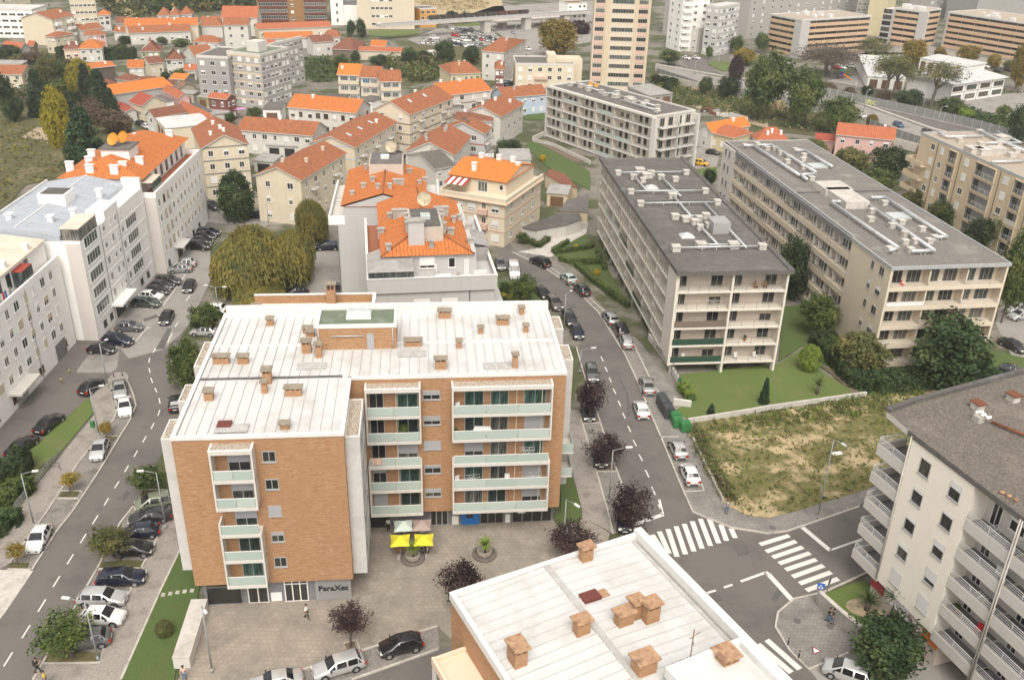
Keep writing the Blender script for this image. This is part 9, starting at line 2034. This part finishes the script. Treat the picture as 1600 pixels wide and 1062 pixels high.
for i,(px,m)in enumerate(((QE(330,215),'rust'),(QE(370,235),'w_grey'),(QE(430,265),'rust'),(QE(480,270),'w_offwhite'),(QE(290,225),'train_dark'))):
 b=MB();r_=random.Random(i)
 for k in range(16):x,y,s=r_.gauss(0,1.3),r_.gauss(0,.9),r_.uniform(.2,.55);b.box(x-s,x+s,y-s*.6,y+s*.6,0,s*1.5)
 thing1('scrap_pile',('rusty scrap pile behind the orange roofed white house, middle','grey scrap pile behind the orange roofed white house','rusty scrap pile at the right of the scrap row','pale scrap pile at the end of the scrap row','dark scrap pile at the left of the scrap row')[i],'scrap pile',at(px,.15),b,m,grp='scrap piles')
b=MB();b.lathe([(2.2,0),(2.0,1.3),(1.2,2.2),(0,2.5)],9);ob=thing1('boulder','pale round boulder on the weedy slope','boulder',at(Q2(780,55)),b,'concrete_pale');ob.scale=(1.9,1,1)
# people
def person(px,z,rz,label,top,legs,pose='walk',hair='hair_dark',arm='down',bag=None,h=1.72,group=None,lean=0):
 """skinned skeleton grown into one continuous body, clothes as children"""
 P=at(px,z);root=empty('person',P,rz,label,'person',group);s=h/1.72
 sit=pose=='sit';hip=.5 if sit else .92;st_=.22 if pose=='walk' else .0
 J={'pel':(0,0,hip),'ch':(0,.0+lean*.12,hip+.36),'nk':(0,.01+lean*.2,hip+.55),'hd0':(0,.03+lean*.24,hip+.63),'hd':(0,.035+lean*.27,hip+.76),
   'sl':(.17,lean*.17,hip+.48),'sr':(-.17,lean*.17,hip+.48),'hl':(.09,0,hip-.02),'hr':(-.09,0,hip-.02)}
 if sit:J.update(kl=(.11,.42,.5),kr=(-.11,.42,.5),al=(.11,.42,.08),ar=(-.11,.4,.08),tl=(.11,.58,.03),tr=(-.11,.56,.03))
 else:J.update(kl=(.1,st_*.6+.03,.5),kr=(-.1,-st_*.15,.5),al=(.1,st_*.8,.09),ar=(-.1,-st_*1.5,.12),tl=(.11,st_*.8+.17,.03),tr=(-.11,-st_*1.5+.16,.05))
 if arm=='up':J.update(el=(.26,.1,hip+.25),wl=(.14,.3,hip+.35),er=(-.26,.08,hip+.24),wr=(-.12,.3,hip+.32))
 else:J.update(el=(.25,-.05,hip+.2),wl=(.26,.1 if pose=='walk' else .06,hip-.04),er=(-.25,.04,hip+.2),wr=(-.26,-.06 if pose=='walk' else .1,hip-.03))
 rad0={'pel':.125,'ch':.14,'nk':.055,'hd0':.07,'hd':.095,'sl':.065,'sr':.065,'hl':.085,'hr':.085,'kl':.058,'kr':.058,'al':.042,'ar':.042,'tl':.035,'tr':.035,'el':.043,'er':.043,'wl':.03,'wr':.03}
 E_=[('pel','ch'),('ch','nk'),('nk','hd0'),('hd0','hd'),('ch','sl'),('ch','sr'),('pel','hl'),('pel','hr'),('hl','kl'),('hr','kr'),('kl','al'),('kr','ar'),('al','tl'),('ar','tr'),('sl','el'),('sr','er'),('el','wl'),('er','wr')]
 for sd in('l','r'):
  w=V3(J['w'+sd]);e=V3(J['e'+sd]);d=(w-e).normalized();q=d.orthogonal().normalized()
  J['p'+sd]=tuple(w+d*.06);rad0['p'+sd]=.024;E_.append(('w'+sd,'p'+sd))
  for k in range(4):n=f'f{k}{sd}';J[n]=tuple(w+d*(.13+.012*(k in(1,2)))+q*(.018*(k-1.5)));rad0[n]=.009;E_.append(('p'+sd,n))
  J['t'+sd+'h']=tuple(w+d*.07+q*.045);rad0['t'+sd+'h']=.009;E_.append(('w'+sd,'t'+sd+'h'))
 def grow(keys,edges,rmul,name,m,sub=1,root_key=None):
  ks=list(keys);me=bpy.data.meshes.new(name);me.from_pydata([tuple(c*s for c in J[k])for k in ks],[(ks.index(a),ks.index(c))for a,c in edges],[])
  o=bpy.data.objects.new(name,me);COL.objects.link(o);md=o.modifiers.new('skin','SKIN');
  for i,k in enumerate(ks):v=me.skin_vertices[0].data[i];r_=rad0[k]*s*rmul;v.radius=(r_,r_);v.use_root=(k==root_key)
  o.modifiers.new('sub','SUBSURF').levels=sub;o.modifiers['sub'].render_levels=sub
  dg=bpy.context.evaluated_depsgraph_get();nm=bpy.data.meshes.new_from_object(o.evaluated_get(dg));bpy.data.objects.remove(o)
  nm.materials.clear();nm.materials.append(MATS[m]);nm.polygons.foreach_set('use_smooth',[True]*len(nm.polygons));q=bpy.data.objects.new(name,nm);COL.objects.link(q);q.parent=root;return q
 body=grow(J.keys(),E_,1,'body','skin',2,'pel')
 grow(['pel','ch','sl','sr','el','er','hl','hr'],[('pel','ch'),('ch','sl'),('ch','sr'),('sl','el'),('sr','er'),('pel','hl'),('pel','hr')],1.18,'shirt',top,1,'pel')
 grow(['pel','hl','hr','kl','kr','al','ar'],[('pel','hl'),('pel','hr'),('hl','kl'),('hr','kr'),('kl','al'),('kr','ar')],1.2,'trousers',legs,1,'pel')
 c=V3(J['hd'])*s;b=MB();b.lathe([(.112*s,-.02*s),(.116*s,.04*s),(.095*s,.085*s),(.045*s,.115*s),(0,.122*s)],12,0,(c.x,c.y-.018*s,c.z));b.mk('hair',hair,root)
 b=MB();b.box(-.012*s,.012*s,.085*s,.118*s,-.03*s,.01*s);o2=b.mk('nose','skin',root);o2.location=c
 for x in(-.035,.035):e=MB();e.box((x-.012)*s,(x+.012)*s,.084*s,.098*s,.012*s,.026*s);e.mk('eye','trim_black',root).location=c
 e=MB();e.box(-.025*s,.025*s,.083*s,.097*s,-.062*s,-.05*s);e.mk('mouth','sign_red',root).location=c
 for sd in('l','r'):a=V3(J['a'+sd])*s;t=V3(J['t'+sd])*s;MB().tube(a+V3((0,-.04,-.03)),t+V3((0,.05,.02)),.05*s,.045*s,8).mk('shoe','trim_black',root)
 if bag:MB().box(-.16,.16,-.28,-.13,hip*s+.1,hip*s+.5).mk('backpack',bag,root)
 return root
person((480,966),.12,rad(-100),'person in a white shirt and dark shorts walking across the plaza','white_cloth','black_cloth')
person((60.5,1051),.14,rad(-60),'person in dark clothes carrying a bag at the kerb, lower left','black_cloth','black_cloth',arm='up',bag='black_cloth')
person((73,1071),.14,rad(120),'person in a yellow top at the bottom left edge','yellow_cloth','jeans')
person((289,1063),.12,rad(200),'person in a pale top at the foot of the white plinth wall','w_rose','jeans')
person((1135,801),.15,rad(160),'person in a pale top and blue trousers standing on the pavement by the weedy field','grey_cloth','jeans','stand')
person((1293,971),.15,rad(250),'person in dark top and pale jeans walking beside the retaining wall, left of a couple','black_cloth','jeans',arm='up');person((1299,973),.15,rad(250),'person in black beside the retaining wall, right of a couple','black_cloth','jeans')
person((668,866),.12,rad(100),'person in grey sitting under the front right yellow parasol','grey_cloth','black_cloth','sit',h=1.7);person((661,860),.12,rad(-70),'person in dark clothes sitting behind the planter under the parasol','black_cloth','black_cloth','sit');person((607,829),.12,rad(170),'person in a white top standing left of the mint parasol','white_cloth','black_cloth','stand',h=1.65)
for i,(px,t)in enumerate(((QC(1385,955),'black_cloth'),(QC(1440,965),'red_cloth'),(QC(1458,962),'black_cloth'),(QC(1475,968),'jeans'),(QC(1520,970),'black_cloth'),(QC(1535,968),'grey_cloth'),(QC(1560,978),'white_cloth'))):
 person(px,.08,rad(50*i),('child at the school corner beside the wall, leftmost','child in a red top in the school yard group','child in dark clothes behind the red one in the school yard','child in blue in the school yard group','child in dark clothes, left of the trio at the right','child in grey, middle of the trio at the right','child in white at the right end of the school yard')[i],t,'black_cloth','walk' if i%2 else 'stand',h=1.45,group='children in the school yard')
# daylight and camera
w=bpy.data.worlds.new('World');scene.world=w;w.use_nodes=True
nt=w.node_tree;bg=nt.nodes['Background'];sky=nt.nodes.new('ShaderNodeTexSky');sky.sky_type='NISHITA';sky.sun_disc=False
SUN_EL,SUN_AZ=55,178          # height, compass bearing (0 = +Y, clockwise): behind the camera, a little to the right
sky.sun_elevation=rad(SUN_EL);sky.sun_rotation=rad(SUN_AZ);sky.dust_density=3.0;sky.air_density=1.0;sky.ozone_density=.6
hs=nt.nodes.new('ShaderNodeHueSaturation');hs.inputs['Saturation'].default_value=.12
nt.links.new(sky.outputs[0],hs.inputs['Color']);nt.links.new(mixc(nt,1.0,hs.outputs[0],(1,.965,.91),'MULTIPLY'),bg.inputs['Color']);bg.inputs['Strength'].default_value=.15
su=bpy.data.lights.new('sun','SUN');su.energy=1.45;su.angle=rad(38);su.color=(1,.93,.82)
so=bpy.data.objects.new('sun',su);COL.objects.link(so)
d=V3((math.sin(rad(SUN_AZ))*math.cos(rad(SUN_EL)),math.cos(rad(SUN_AZ))*math.cos(rad(SUN_EL)),math.sin(rad(SUN_EL))))
so.rotation_euler=d.to_track_quat('Z','Y').to_euler()
cam=bpy.data.cameras.new('camera');co=bpy.data.objects.new('camera',cam);COL.objects.link(co)
cam.sensor_width=36;cam.lens=36*FPX/1600;cam.clip_start=.5;cam.clip_end=4000
co.matrix_world=Matrix(((CR.x,CU.x,-FW.x,0),(CR.y,CU.y,-FW.y,0),(CR.z,CU.z,-FW.z,CH),(0,0,0,1)))
scene.camera=co
hz=bpy.data.materials.new('haze_air');hz.use_nodes=True;ht=hz.node_tree;ht.nodes.remove(ht.nodes['Principled BSDF']);pv=ht.nodes.new('ShaderNodeVolumePrincipled')
pv.inputs['Color'].default_value=(.93,.94,.95,1);pv.inputs['Density'].default_value=.00022;pv.inputs['Anisotropy'].default_value=.2;ht.links.new(pv.outputs[0],ht.nodes['Material Output'].inputs['Volume']);MATS['haze_air']=hz
tag(MB().box(-950,950,-90,1600,-2,66).mk('haze','haze_air'),kind='stuff')
scene.render.engine='CYCLES'
scene.view_settings.view_transform='Standard';scene.view_settings.look='None';scene.view_settings.exposure=.7;scene.view_settings.gamma=1
